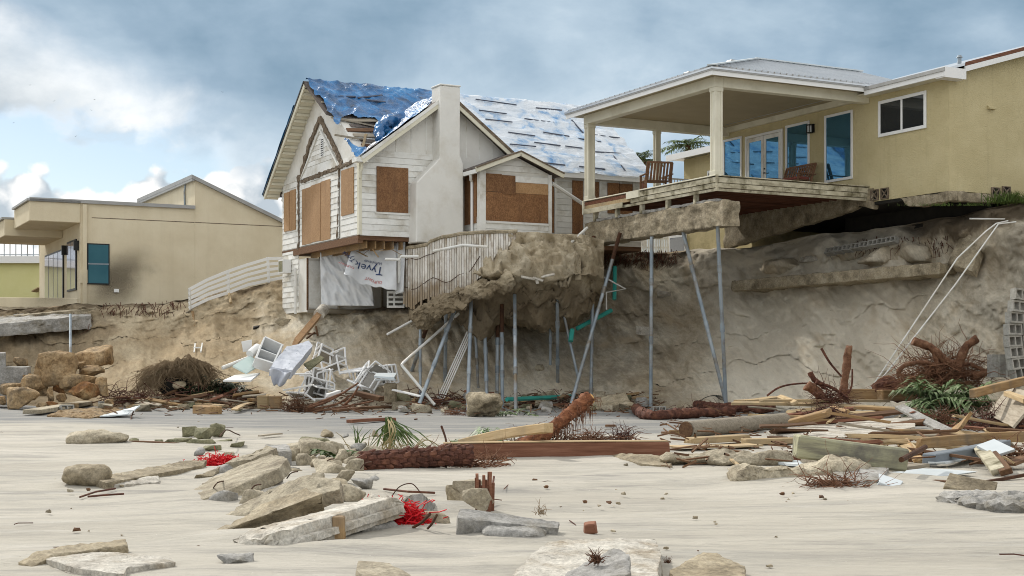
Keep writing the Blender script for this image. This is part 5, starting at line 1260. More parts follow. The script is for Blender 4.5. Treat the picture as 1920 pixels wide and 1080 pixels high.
for (x0, y0, Y0, x1, y1, Y1, lab) in PILES:
    a = P(x0, y0, Y0); b = B(x1, y1) if Y1 == 0 else P(x1, y1, Y1)
    a = a + (a - b).normalized() * .15; b = b + (b - a).normalized() * .4; thin = .046 if 'thin' in lab or 'short' in lab else .060
    base = b.copy(); r = thing('steel_pile', lab, 'pile', base, group='steel piles under the houses')
    pm = 'steel'
    MB().tube([b - base, a - base], thin, 10).build('shaft', MAT[pm], r, True)
    d = (a - b)
    for f in ((.42, .72) if d.length > 2.5 else (.5,)):
        c = b - base + d * (f + .05 * math.sin(x0)); u = d.normalized()
        MB().tube([c - u * .12, c + u * .12], thin + .014, 10).build('coupling', MAT['steel'], r, True)
    if 'rusty' in lab or x0 in (1113, 1160, 803):
        MB().tube([a - base - d.normalized() * .9, a - base + d.normalized() * .02], thin + .006, 10).build('rusty_top', MAT['rust'], r, True)

# ------------------------------------------------------------------ pipes hanging about
def pipe(label, pts, r, mat='pvc', name='pipe', cat='pipe', group=None): return rod(name, label, cat, pts, r, mat, group, 8)
pipe('white plastic pipe sticking out along the top of the ribbed wall', [P(812, 471, 45.3), P(868, 459.5, 45.1), P(915, 463, 44.7)], .045)
pipe('short white pipe with an elbow at the left end of the ribbed wall', [P(785, 481, 46.4), P(752, 481, 46.4), P(749, 487, 46.4), P(722, 486, 46.4)], .045)
pipe('white pipe stub leaning against the left end of the concrete beam', [P(1067, 458, 45.4), P(1101, 427, 46.2)], .045)
pipe('white pipe poking out of the slope left of the patio', [P(726, 627, 46.5), P(772, 602, 47.2)], .04)
pipe('bent white pipe running down from the patio and folding back to the sand', [P(860, 588, 46.6), P(756, 680, 45.0), P(753, 684, 44.9), P(756, 688, 44.9), P(815, 759, 44.4)], .045)
for i in range(4): pipe(['leftmost', 'second from the left', 'third from the left', 'rightmost'][i] + ' thin pale conduit of the bundle leaning under the patio', [P(876 - i * 1.5 + i * 4, 622 + i * 3, 46.6), P(818 + i * 3.2, 752 + i * 2, 46.2 - i * .1)], .022, 'pvc', 'conduit', 'conduit', 'bundle of thin conduits under the patio')
pipe('upright teal pipe standing on the slope beside the patio', [P(1153, 500, 48), P(1152, 562, 47.6)], .07, 'teal')
pipe('sloping teal pipe half buried in the bluff beside the patio', [P(1082, 616, 47.2), P(1146, 582, 48.2)], .075, 'teal')
pipe('broken teal pipe end pointing down beneath the patio', [P(1073, 618, 46.6), P(1070, 640, 46.4)], .08, 'teal')
pipe('long teal pipe lying at the foot of the piles', [B(950, 749, .35), B(1060, 744, .38), B(1156, 734, .45)], .07, 'teal')
pipe('zigzag of thin white pipe on the dark slope right of the patio', [P(1133, 520, 47.4), P(1173, 542, 47.2), P(1137, 548, 47.2), P(1137, 580, 47.4)], .03)
pA = [P(1890, 414, 41.0), P(1868, 419, 40.9), P(1848, 434, 40.8), P(1795, 484, 40.5), P(1634, 727, 40.0)]
pipe('left one of two white conduits bending over the right bluff', pA, .022)
pipe('right one of two white conduits running down the right bluff', [P(1905, 416, 40.8), P(1872, 420, 40.7), P(1790, 535, 40.2), P(1641, 726, 39.6)], .022)
pipe('pale pipe lying across the top of the leaning slab', [P(1818, 410, 42.2), P(1890, 411, 41.6)], .025)
pipe('grey drain pipe rising against the dark bluff above the boulders', [P(132, 590, 51.5), P(132, 680, 49.5)], .05, 'steel')

# ------------------------------------------------------------------ fallen footing and slabs on the right bluff
a, b = H(1392, 536), H(1778, 506); off = Vector((0, -.45, .0))
bm = mb_to_bm(MB().beam(a + off + Vector((0, 0, -.05)), b + off, 1.3, .36)); refine(bm, .17); roughen(bm, .06, 1.7, 31, 5, .03); tag(bm_obj('fallen_footing', bm, MAT['brown_concrete'], None, True, 45), 'long concrete footing beam sagging across the bluff under the yellow house', 'footing')
slab('slab', 'dark slab leaning against the bluff below the house corner', 'slab', [P(1817, 412, 43.4), P(1848, 424, 42.6), P(1822, 508, 41.4), P(1776, 492, 42.6)], .28, 'brown_concrete', 41, .06, .15)
slab('slab', 'pale broken slab edge lying on the left end of the fallen footing', 'slab', [H(1497, 506, .25), H(1560, 503, .3), H(1552, 492, .3), H(1500, 498, .3)], .12, 'pale_concrete', 42, .03, .12)
ORD = ['first', 'second', 'third', 'fourth', 'fifth', 'sixth', 'seventh', 'last']
row0, row1 = H(1552, 498, .42) + Vector((0, -.5, 0)), H(1665, 484, .52) + Vector((0, -.5, 0))
for i in range(8):
    p = row0.lerp(row1, i / 7); dv = row1 - row0
    cmu('concrete_block', ORD[i] + ' hollow block in the row on the fallen footing, counted from the left', 'block', Matrix.Translation(p) @ Euler((R(62 + (i * 37) % 9), R((i * 13) % 7 - 3), math.atan2(dv.y, dv.x) + R((i * 29) % 7 - 3))).to_matrix().to_4x4(), 'blocks lying on the fallen footing')
for i, (x, y, sx, sz, sd) in enumerate(((1470, 500, 1.6, .7, 3), (1655, 478, 1.8, .8, 4), (1730, 470, 1.5, .9, 5), (1600, 470, 1.4, .6, 6))):
    chunk('sand_heap', ['heap of fallen sand at the left end of the footing beam', 'heap of sand behind the block row', 'tall sand heap next to the leaning slab', 'low sand heap under the dark crawl space'][i], 'sand heap', H(x, y) + Vector((0, .2, -.3)), (sx, 1.4, sz), sd, 'bluff', None, 18, .07, None, .1, 0, .7)

# ------------------------------------------------------------------ boulders on the left
BO = [(175, 687, 72, 44, 48.4, 'coquina', 'big mossy brown boulder on top of the pile'), (106, 722, 76, 62, 47.0, 'coquina', 'largest orange boulder, two-humped, in the middle of the pile'),
      (64, 735, 47, 32, 46.7, 'coquina', 'orange boulder resting below the concrete wall block'), (43, 767, 70, 42, 45.5, 'coquina', 'wide pale boulder at the front of the pile'),
      (24, 744, 44, 26, 46.8, 'coquina', 'tan boulder at the left behind the front one'), (148, 731, 70, 29, 47.0, 'coquina', 'broad flat brown boulder across the middle right'),
      (158, 748, 60, 30, 46.2, 'rusty_rock', 'rust red boulder low at the right of the pile'), (191, 741, 29, 37, 46.8, 'coquina', 'rounded grey boulder at the right end of the pile'),
      (171, 706, 56, 21, 47.8, 'coquina', 'flat boulder under the mossy top one'), (95, 752, 17, 26, 46.0, 'coquina', 'small upright boulder behind the front one'),
      (5, 759, 18, 17, 46.2, 'coquina', 'small boulder cut by the frame edge'), (38, 688, 30, 20, 48.6, 'coquina', 'pale boulder behind the concrete wall block'),
      (115, 753, 22, 16, 45.9, 'coquina', 'small grey boulder at the foot of the pile'), (78, 765, 20, 10, 45.4, 'coquina', 'little pale stone beside the wide front boulder'),
      (152, 692, 18, 14, 47.6, 'coquina', 'small brown boulder wedged below the mossy one'), (97, 764, 22, 11, 45.6, 'rusty_rock', 'small reddish stone on the sand before the pile')]
BO += [(130, 742, 30, 22, 46.9, 'coquina', 'dark tan boulder filling the middle of the pile, above the red one'), (80, 742, 26, 22, 46.9, 'coquina', 'brown boulder tucked under the two-humped one'), (112, 738, 26, 18, 46.8, 'rusty_rock', 'rusty boulder between the flat and the two-humped ones'),
       (55, 716, 24, 16, 47.6, 'coquina', 'small tan boulder beside the wall block top'), (205, 760, 18, 12, 45.9, 'coquina', 'small stone at the right foot of the pile'), (25, 764, 22, 14, 45.9, 'coquina', 'tan stone at the left foot of the pile'), (140, 766, 18, 9, 45.5, 'coquina', 'little flat stone before the red boulder')]
for i, (x, y, w_, h_, Y, mt, lab) in enumerate(BO):
    s_ = Y / F; chunk('boulder', lab, 'boulder', P(x, y, Y), (w_ * s_ * 1.08, w_ * s_ * .88, h_ * s_ * 1.16), 60 + i, mt, 'boulders heaped against the bluff', 17, .075, w_ * s_ / 16, .06, i * .2, .55)
slab('concrete_wall_block', 'large grey concrete wall block at the left edge behind the boulders', 'wall block', [P(-40, 690, 47.5), P(52, 688, 47.5), P(58, 686, 48.6), P(-40, 686, 48.6)], .62, 'grey_concrete', 50, .015, .2)
slab('concrete_wall_block', 'upper concrete post block standing on the left wall block', 'wall block', [P(-40, 662, 47.7), P(10, 662, 47.7), P(11, 660, 48.5), P(-40, 660, 48.5)], .5, 'grey_concrete', 51, .012, .2)
slab('concrete_wall_block', 'lowest dark wall block under the boulders at the left edge', 'wall block', [P(-40, 724, 47.4), P(18, 724, 47.4), P(20, 722, 48.4), P(-40, 722, 48.4)], .65, 'grey_concrete', 52, .015, .2)
slab('broken_footing', 'broken concrete patio edge under the left house', 'footing', [P(-60, 600, 54.0), P(178, 578, 54.6), P(182, 570, 56.5), P(-60, 570, 56.5)], .5, 'brown_concrete', 53, .05, .22)
slab('broken_footing', 'lower slanting concrete ledge above the dark undercut on the left', 'footing', [P(-60, 612, 52.8), P(70, 600, 53.2), P(170, 592, 53.8), P(170, 586, 54.8), P(-60, 592, 54.8)], .5, 'grey_concrete', 54, .06, .22)
lw = MB().beam(P(-60, 570, 56.2), P(146, 572, 56.2), .25, .55).build('garden_wall', MAT['beige_stucco'], None, False, .02); tag(lw, 'low beige garden wall in front of the left glass doors', 'wall')
# ================================================================== far things on the plateau
fy = thing('yellow_house', 'pale yellow house with a roof terrace at the far left edge', 'house', P(10, 555, 78))
O = fy.location.copy()
def fl(px, py, Y=78): return P(px, py, Y) - O
a = fl(-200, 560); b = fl(74, 494)
MB().bx(a.x, b.x, 0, 8, -1.0, b.z).build('wall', MAT['pale_yellow'], fy)
MB().bx(a.x, b.x + .25, -.3, 8.2, b.z + .003, b.z + .38).build('roof_edge', MAT['white_vinyl'], fy)
ra = MB().bx(a.x, b.x, -.03, .03, b.z + 1.14, b.z + 1.2).bx(a.x, b.x, -.03, .03, b.z + .45, b.z + .5).build('railing', MAT['steel'], fy)
x = a.x
while x < b.x: MB().bx(x - .02, x + .02, -.02, .02, b.z + .385, b.z + 1.138).build('baluster', MAT['steel'], ra); x += .32
MB().beam(fl(64, 547, 77.5), fl(76, 540, 77.5), .9, .05).build('awning', MAT['pale_wood'], fy)
# picket fence between the houses
pf = thing('picket_fence', 'white picket fence seen through the gap under the concrete beam', 'fence', P(1180, 470, 60)); O = pf.location.copy()
for i in range(46):
    p = P(1110 + i * 3.2, 470, 60) - O; MB().bx(p.x - .03, p.x + .03, -.015, .015, -.1, .62).build('picket', MAT['white_paint'], pf)
for z in (.1, .48): MB().bx(P(1108, 470, 60).x - O.x, P(1258, 470, 60).x - O.x, .018, .05, z, z + .07).build('rail', MAT['white_paint'], pf)
# palms behind the houses
def palm(x, y, Y, h, label, n=16, ln=1.3, seed=1):
    top = P(x, y, Y); rnd = random.Random(seed); r = thing('palm_tree', label, 'palm', (top.x, top.y, top.z - h), group='palms behind the houses')
    MB().tube([(0, 0, 0), (.05, 0, h * .5), (0, 0, h)], [.16, .13, .12], 8).build('trunk', MAT['bark'], r, True)
    mb = MB()
    for i in range(n):
        an = i * 2.4; e = rnd.uniform(-.2, 1.1); frond_mb(mb, (0, 0, h), (math.cos(an), math.sin(an), e), ln * rnd.uniform(.8, 1.15), .35, 14, .42, .03, rnd)
    mb.build('crown', MAT['frond'], r, False)
palm(1290, 272, 63, 4.5, 'palm crown standing right behind the porch railing', 18, 1.2, 2)
palm(1207, 300, 66, 4.0, 'small palm crown between the tarped roof and the porch column', 12, .9, 3)
palm(1192, 298, 70, 4.0, 'palm top peeping over the far end of the tarped roof', 12, .8, 4)
# fallen white board fence on the bluff edge
ff = thing('board_fence', 'white board fence sagging over the bluff edge between the left and middle houses', 'fence', P(430, 555, 55.2)); O = ff.location.copy()
fx = [(354, 543, 578, 54.6), (390, 524, 561, 54.9), (427, 509, 549, 55.3), (465, 496, 534, 55.7), (502, 485, 526, 56.1), (532, 484, 520, 56.5)]
for k in range(5):
    f = k / 4
    for i in range(5):
        a, b = fx[i], fx[i + 1]; y0 = a[1] + (a[2] - a[1]) * f; y1 = b[1] + (b[2] - b[1]) * f
        plank('fence_board', None, None, P(a[0], y0, a[3]) - O, P(b[0], y1, b[3]) - O, .02, .115, 'white_vinyl', 0, None, ff, 0, .4)
for i, (x, y0, y1, Y) in enumerate(((355, 541, 583, 54.66), (427, 507, 553, 55.36), (502, 482, 530, 56.16))):
    MB().beam(P(x, y0, Y) - O, P(x + 2, y1, Y) - O, .1, .1, (0, 1, 0)).build('post', MAT['white_paint'], ff)
MB().beam(P(361, 585, 54.5) - O, P(365, 622, 53.6) - O, .1, .1, (0, 1, 0)).build('post', MAT['wood'], ff)
MB().beam(P(430, 551, 55.2) - O, P(433, 568, 54.6) - O, .1, .1, (0, 1, 0)).build('post', MAT['pale_wood'], ff)
plank('board', 'loose grey board dangling below the sagging fence', 'board', P(346, 588, 54.4), P(372, 573, 54.6), .12, .03, 'grey_wood')
# torn house wrap hung under the white house, with its printing upside down
def sheet(name, label, cat, c4, nx, nz, fn, mat, group=None):
    a, b, c, d = [Vector(p) for p in c4]; vs = []; fs = []
    for j in range(nz + 1):
        for i in range(nx + 1):
            u, v = i / nx, j / nz; vs.append(a.lerp(b, u).lerp(d.lerp(c, u), v) + fn(u, v))
    n = nx + 1
    fs = [(j * n + i, j * n + i + 1, (j + 1) * n + i + 1, (j + 1) * n + i) for j in range(nz) for i in range(nx)]
    o = MB().add(vs, fs).build(name, MAT[mat], None, True, 0, 180); so_ = o.modifiers.new('thick', 'SOLIDIFY'); so_.thickness = .012
    tag(o, label, cat, group); return o
sheet('plastic_sheet', 'grey plastic sheet stretched over the opening of the lower storey', 'plastic sheet', [P(601, 474, 51.2), P(690, 468, 50.6), P(702, 574, 50.6), P(603, 573, 51.2)], 44, 44, lambda u, v: Vector((0, -.10 * ridged(Vector((u * 6 - v * 3, v * 2 + u, 2))) - .05 * ridged(Vector((u * 14 - v * 7, v * 3, 4))), 0)), 'white_sheet')
def wrapf(u, v): return Vector((0, -.22 * math.sin(u * 7 + 1 + v) * (.3 + v * .7) - .08 * noise.noise(Vector((u * 6, v * 5, 0))), -.10 * math.sin(u * math.pi) * v))
wc = [P(660, 466, 48.9), P(742, 460, 48.2), P(745, 546, 48.0), P(646, 515, 48.5)]
def wrap_edge(u, v):
    q = wrapf(u, v); q.z -= .10 * v * noise.noise(Vector((u * 5, 3, 3))); return q
wrap = sheet('house_wrap', 'torn white house wrap sheet with upside down printing hanging below the upper floor', 'house wrap', wc, 46, 34, wrap_edge, 'white_sheet')
def wpt(u, v, off=.03):
    a, b, c, d = wc; return a.lerp(b, u).lerp(d.lerp(c, u), v) + wrap_edge(u, v) + Vector((0, -off, 0))
MAT['print_blue'] = M('print_blue', [(.03, .05, .13), (.05, .08, .18)], 3, bump=0); MAT['print_red'] = M('print_red', [(.45, .09, .09), (.55, .15, .14)], 3, bump=0)
def wrap_text(txt, u0, v0, size, mat, name='printing', along=Vector((0, 0, 0)), ang=0):
    cu = bpy.data.curves.new(name, 'FONT'); cu.body = txt; cu.size = 1; cu.resolution_u = 2; tmp = bpy.data.objects.new('tmp', cu); COL.objects.link(tmp)
    bpy.context.view_layer.update(); dg = bpy.context.evaluated_depsgraph_get(); me = bpy.data.meshes.new_from_object(tmp.evaluated_get(dg)); bpy.data.objects.remove(tmp)
    ca, sa = math.cos(ang), math.sin(ang); W_, H_ = 1.65, 1.35
    bm = bmesh.new(); bm.from_mesh(me); refine(bm, .25, 3); bm.to_mesh(me); bm.free(); base = wrap.location
    for v in me.vertices:
        x, y = v.co.x * size, v.co.y * size; x, y = x * ca - y * sa, x * sa + y * ca
        v.co = wpt(u0 + x / W_, v0 - y / H_) - base
    o = bpy.data.objects.new(name, me); finish(o, me, MAT[mat], wrap); return o
wrap_text('Tyvek', .74, .52, .40, 'print_blue', ang=math.pi + R(-8)); wrap_text('HomeWrap', .70, .40, .13, 'print_blue', ang=math.pi + R(-8)); wrap_text('DUPONT', .72, .86, .14, 'print_red', ang=math.pi + R(-8))
wrap_text('Tyvek', .17, .42, .28, 'print_blue', ang=math.pi + R(-40)); wrap_text('DUPONT', .16, .66, .13, 'print_red', ang=math.pi + R(-10))
sheet('house_wrap', 'narrow strip of white house wrap hanging right of the printed sheet', 'house wrap', [P(739, 455, 48.3), P(760, 452, 48.0), P(757, 548, 48.0), P(742, 552, 48.2)], 8, 24, lambda u, v: Vector((0, -.08 * math.sin(v * 6 + u * 3), 0)), 'white_sheet')
# white louvred bench under the house
lb = thing('louvred_rack', 'white slatted rack standing below the house wrap strip', 'rack', P(742, 578, 49)); O = lb.location.copy()
for x in (727, 739, 757): MB().beam(P(x, 577, 49) - O, P(x, 546, 49) - O, .06, .06, (0, 1, 0)).build('post', MAT['white_paint'], lb)
for y in (548, 557, 566, 575): plank('slat', None, None, P(726, y, 48.95) - O, P(758, y, 48.95) - O, .02, .08, 'white_paint', 0, None, lb, 0, .2)

# ================================================================== wreckage at the foot of the middle house
def chair_tree():
    r = thing('patio_chair', 'x', 'chair'); al = MAT['aluminium']; t_ = .029
    for sx in (-.27, .27):
        MB().tube(bez([(sx, .30, 0), (sx, .27, .40), (sx, .24, .62), (sx, .10, .645), (sx, -.28, .64)], 3), t_, 6).build('frame', al, r, True)
        MB().tube([(sx, -.34, 0), (sx, -.26, .40), (sx, -.30, .62), (sx, -.44, 1.02)], t_, 6).build('frame', al, r, True)
        MB().tube([(sx, .27, .40), (sx, -.27, .38)], t_, 6).build('side_rail', al, r, True)
    for p in ((.27, .40), (-.27, .38), (-.30, .60), (-.44, 1.02)): MB().tube([(-.27, p[0], p[1]), (.27, p[0], p[1])], t_, 6).build('cross_bar', al, r, True)
    MB().bx(-.21, .21, -.24, .23, .385, .395).build('seat', MAT['sling'], r)
    MB().add([(-.21, -.30, .56), (.21, -.30, .56), (.21, -.42, .96), (-.21, -.42, .96), (-.21, -.31, .56), (.21, -.31, .56), (.21, -.43, .96), (-.21, -.43, .96)], [(0, 1, 2, 3), (7, 6, 5, 4), (0, 4, 5, 1), (1, 5, 6, 2), (2, 6, 7, 3), (3, 7, 4, 0)]).build('backrest', MAT['sling'], r)
    return r
ch0 = chair_tree(); first = True

CHAIRS = [(590, 712, (80, 10, 30), 'white framed patio chair lying on its side nearest the white mattress'), (606, 690, (25, -25, 200), 'white framed patio chair tipped up highest in the pile'),
          (617, 712, (95, 0, -40), 'overturned patio chair with legs toward the left, middle of the pile'), (636, 712, (10, 20, 160), 'patio chair leaning beside the chair stack'),
          (585, 732, (100, 15, 120), 'patio chair on its back at the front left of the pile'), (612, 738, (70, -20, 250), 'patio chair half buried in branches at the front'),
          (683, 722, (30, 35, 20), 'patio chair tilted at the right of the chair stack'), (707, 726, (60, 20, -30), 'rightmost patio chair near the concrete post'),
          (560, 722, (85, 5, 75), 'leftmost patio chair lying against the mattress')]
for x, y, rt, lab in CHAIRS:
    c = ch0 if first else copy_tree(ch0); first = False
    c.location = H(x, y + 6) + Vector((0, -.45, .12)); c.rotation_euler = [R(v) for v in rt]; c.scale = (1.12,) * 3; c['label'] = lab; c['group'] = 'white patio chairs fallen down the bluff'
for i in range(6):
    c = copy_tree(ch0); c.location = H(662, 728) + Vector((-.35 + i * .13, -.4, .22 + .015 * i)); c.rotation_euler = (R(12), R(78), R(20 + i * 2)); c['label'] = ['leftmost', 'second', 'third', 'fourth', 'fifth', 'rightmost'][i] + ' chair of the nested stack of fallen patio chairs'; c['group'] = 'nested stack of fallen patio chairs'
# mattress, cabinet, door, bucket, boards
slab('mattress', 'white mattress slumped down the slope with its cover hanging loose', 'mattress', [P(507, 688, 43.9), P(538, 650, 45.3), P(578, 639, 46.1), P(586, 648, 45.9), P(548, 694, 43.9)], .30, 'mattress', 5, .035, .1, 0, sc=1.5)
sheet('mattress_cover', 'loose white cover hanging from the lower end of the mattress', 'cover', [P(505, 692, 43.8), P(548, 698, 43.7), P(532, 722, 43.9), P(514, 724, 44.0)], 16, 14, lambda u, v: Vector((0, -.12 * math.sin(u * 9 + v * 3), .04 * math.sin(u * 7))), 'mattress')
cb = thing('cabinet', 'white open cabinet lying tilted against the left side of the mattress', 'cabinet', P(500, 690, 44.9)); O = cb.location.copy()
c4 = [P(477, 679, 44.6) - O, P(492, 641, 45.2) - O, P(527, 657, 45.3) - O, P(512, 690, 44.6) - O]
nrm = (c4[1] - c4[0]).cross(c4[3] - c4[0]).normalized(); nrm = nrm if nrm.y < 0 else -nrm
for i in range(4): MB().beam(c4[i], c4[(i + 1) % 4], .5, .05, (c4[(i + 2) % 4] - c4[i]).normalized()).build('cabinet_side', MAT['white_vinyl'], cb)
MB().beam(c4[0].lerp(c4[1], .45), c4[3].lerp(c4[2], .45), .46, .03, (c4[1] - c4[0]).normalized()).build('shelf', MAT['white_vinyl'], cb)
MB().add([c - nrm * .2 for c in c4] + [c - nrm * .24 for c in c4], [(0, 1, 2, 3), (7, 6, 5, 4), (0, 4, 5, 1), (1, 5, 6, 2), (2, 6, 7, 3), (3, 7, 4, 0)]).build('back_panel', MAT['grey_vinyl'], cb)
rod('pipe', 'short white pipe end with a dark mouth left of the bucket', 'pipe', [P(417, 690, 45.2), P(474, 668, 45.9)], .065, 'pvc')
bu = MB().tube([P(468, 664, 45.3), P(484, 654, 45.7)], [.13, .18], 14).build('bucket', MAT['white_vinyl'], None, True); tag(bu, 'white bucket on its side above the pipe', 'bucket')
plank('panel', 'thin white panel standing at the top left of the wreckage', 'panel', P(454, 650, 45.6), P(472, 647, 45.8), .02, .35, 'white_vinyl', .2)
plank('door', 'white door with a teal edge leaning below the cabinet', 'door', P(449, 694, 44.6), P(480, 675, 45.2), .55, .05, 'teal_door', .5)
slab('door', 'flat white door with a teal edge lying in the sand', 'door', [P(418, 713, 44.2), P(440, 703, 44.8), P(487, 699, 44.9), P(470, 713, 44.0)], .05, 'white_vinyl', 8, .002, .3, 0)
slab('board', 'tan furniture board sliding down the slope above the mattress', 'board', [P(553, 633, 46.0), P(601, 577, 49.5), P(607, 585, 49.3), P(560, 641, 45.8)], .25, 'plywood', 3, .0, .4, 0)
slab('board', 'olive green board stuck behind the mattress', 'board', [P(569, 682, 45.3), P(600, 666, 45.7), P(608, 671, 45.6), P(580, 693, 45.0)], .05, 'green_gray', 3, .0, .4, 0)
slab('panel', 'pale blue panel lying right of the chair stack', 'panel', [P(701, 705, 45.2), P(706, 699, 45.8), P(744, 699, 45.8), P(739, 707, 45.0)], .06, 'pale_vinyl', 3, .0, .4, 0)
plank('panel', 'second pale panel beneath the blue one', 'panel', P(706, 712, 44.9), P(742, 712, 44.9), .5, .05, 'pale_vinyl')
tank = MB().tube([P(598, 590, 49), P(607, 580, 49.5)], .2, 14).build('drum', MAT['pale_concrete'], None, True); tag(tank, 'pale drum lodged under the house beside the tan board', 'drum')
for i, (x0, y0, x1, y1) in enumerate(((566, 632, 596, 630), (592, 617, 596, 634), (575, 640, 590, 628))): plank('stick', 'thin broken timber sticking up above the mattress', 'stick', H(x0, y0, .1), H(x1, y1, .1), .06, .06, 'brown_wood', 0, 'broken timbers above the mattress')
plank('frame', 'small white H-shaped frame stuck in the bluff face', 'frame', H(364, 666, .1), H(366, 650, .1), .05, .05, 'white_paint')

plank('frame', 'second upright of the white frame stuck in the bluff face', 'frame', H(377, 665, .1), H(379, 649, .1), .05, .05, 'white_paint'); plank('frame', 'cross bar of the white frame stuck in the bluff face', 'frame', H(364, 658, .12), H(378, 658, .12), .05, .05, 'white_paint')
rr = random.Random(4); m_ = MB(); hb = H(330, 738); Yc = hb.y + .35
for i in range(2000):
    x = 332 + rr.gauss(0, 27); x = min(396, max(270, x)); e = (x - 332) / 56; hump = 13 * noise.noise(Vector((x * .045, 3, 1))) + 7 * noise.noise(Vector((x * .14, 8, 1)))
    y0 = 672 + e * e * 20 + hump + abs(rr.gauss(0, 10)) - (8 if x > 350 else 0); l = rr.uniform(8, 48) * (1.25 if abs(e) > .5 else .9)
    if abs(x - 324) < 20 + 8 * noise.noise(Vector((x * .1, 1, 5))) and y0 + l > 700: l = max(6, 700 - y0 + rr.uniform(-8, 10))
    Y0 = Yc - .35 - .3 * max(0, 1 - e * e) + rr.gauss(0, .16)
    a = P(x, y0, Y0); b = P(x + e * 10 + rr.gauss(0, 8), y0 + l * .5 + rr.gauss(0, 3), Y0 - .08 + rr.gauss(0, .06)); c_ = P(x + e * 18 + rr.gauss(0, 12), min(744, y0 + l), Y0 + rr.gauss(0, .1))
    m_.tube([a, b, c_], [.013, .010, .004], 3, False)
o = m_.build('palm_root_ball', MAT['straw'], None, True, 0, 180); tag(o, 'dead palm root ball hanging open like a straw cave in the bluff', 'root ball')
chunk('hollow_shade', 'black lump standing in for the shaded hollow of the straw root ball', 'earth lump', P(328, 740, Yc - .45), (1.5, .5, 1.0), 77, 'dark', None, 40, .08, None, .05, 0, 1.0)  # solid black lump stands in for the hollow's darkness
chunk('rock', 'grey rounded lump hanging in the straw root ball', 'rock', P(338, 730, Yc - .85), (.55, .3, .30), 78, 'brown_concrete', None, 20, .10, None, .0, 0, .7)
rnd = random.Random(12)
def frond_pile(name, label, c, n, ln, mat, seed, up=.5, spread=1, leaf=.35, wd=.022, group=None, nleaf=12):
    rnd = random.Random(seed); mb = MB()
    for i in range(n):
        an = rnd.uniform(0, 6.28); frond_mb(mb, Vector(c) + Vector((rnd.gauss(0, .15), rnd.gauss(0, .1), 0)) * spread, (math.cos(an), math.sin(an) * .6, rnd.uniform(.1, 1) * up * 2), ln * rnd.uniform(.6, 1.1), rnd.uniform(.2, .7), nleaf, leaf, wd, rnd)
    o = mb.build(name, MAT[mat], None, False); tag(o, label, 'palm fronds', group); return o
frond_pile('palm_fronds', 'dark saw palmetto clump beside the straw root ball', H(398, 738, .1), 34, 1.0, 'frond_dark', 3, .8)
frond_pile('palm_fronds', 'dark fronds lying low right of the palmetto clump', H(445, 742, .1), 18, .8, 'frond_dark', 4, .5)
# brown root ball with long branches
tuft('root_ball', 'brown fibrous root ball in front of the chairs', 'root ball', B(555, 772), (.45, .3, .35), 220, .5, .010, 'root', 6, None, .8)
for i, pts in enumerate((((570, 768), (620, 750), (672, 718)), ((572, 770), (630, 758), (655, 742)), ((575, 773), (640, 766), (690, 770)), ((580, 762), (625, 744), (648, 735)), ((640, 765), (660, 745), (672, 725)), ((600, 770), (650, 762), (700, 752)))):
    rod('branch', 'reddish bare branch fanning out right of the brown root ball', 'branch', bez([P(x, y, 43.4 - .25 * k) for k, (x, y) in enumerate(pts)], 5), [.045 * (1 - .04 * k) for k in range(11)], 'root', 'branches by the brown root ball', 6)
plank('block', 'square brown wood block, left of the pair by the root ball', 'block', B(484, 754, .25), B(505, 754, .25), .4, .42, 'pale_wood'); plank('block', 'square brown wood block, right of the pair by the root ball', 'block', B(507, 755, .25), B(528, 755, .25), .4, .40, 'wood')
plank('board', 'long brown board on the sand in front of the branches', 'board', B(628, 770, .06), B(750, 764, .06), .25, .08, 'brown_wood'); plank('block', 'upright square concrete post behind the branches', 'block', P(732, 757, 45), P(732, 718, 45), .38, .36, 'brown_concrete')
plank('gutter', 'brown gutter-like trough lying right of the chairs', 'trough', P(672, 738, 43.8), P(716, 748, 43.2), .3, .14, 'brown_wood'); plank('pipe_end', 'short white channel at the front of the chair pile', 'channel', P(614, 742, 43.4), P(636, 735, 44), .14, .12, 'white_vinyl')
plank('board', 'white board lying under the chairs', 'board', P(530, 732, 43.6), P(585, 722, 43.9), .2, .05, 'white_paint'); plank('board', 'white bent strip by the leaning pile foot', 'board', P(738, 731, 44.6), P(788, 743, 44.2), .25, .04, 'white_vinyl')

# ------------------------------------------------------------------ long line of wreck timber along the foot of the bluff
def pl(x0, y0, x1, y1, w_, th, mat, lab, z=.06, z1=None, roll=0, cat='plank', name='plank', group=None):
    return plank(name, lab, cat, B(x0, y0, z), B(x1, y1, z if z1 is None else z1), w_, th, mat, roll, group)
rnd = random.Random(44); mb = MB()
wm = ['wood', 'brown_wood', 'grey_wood', 'red_wood', 'pale_wood']
for x in range(215, 480, 9):
    y = rnd.uniform(744, 764); l = rnd.uniform(15, 55); mt = wm[rnd.randrange(5)]; plank('timber', ('long ' if l > 36 else 'short ') + HUE[mt] + ' timber ' + ('at the back' if y < 754 else 'at the front') + ' of wreck line, ' + near(MARK_L, x + l / 2), 'timber', H(x, y, rnd.uniform(.05, .25)) + Vector((0, -.3, 0)), H(x + l, y + rnd.uniform(-12, 8), rnd.uniform(.05, .25)) + Vector((0, -.3, 0)), rnd.uniform(.08, .22), rnd.uniform(.03, .09), mt, rnd.uniform(-.5, .5), 'broken timbers below the left house')
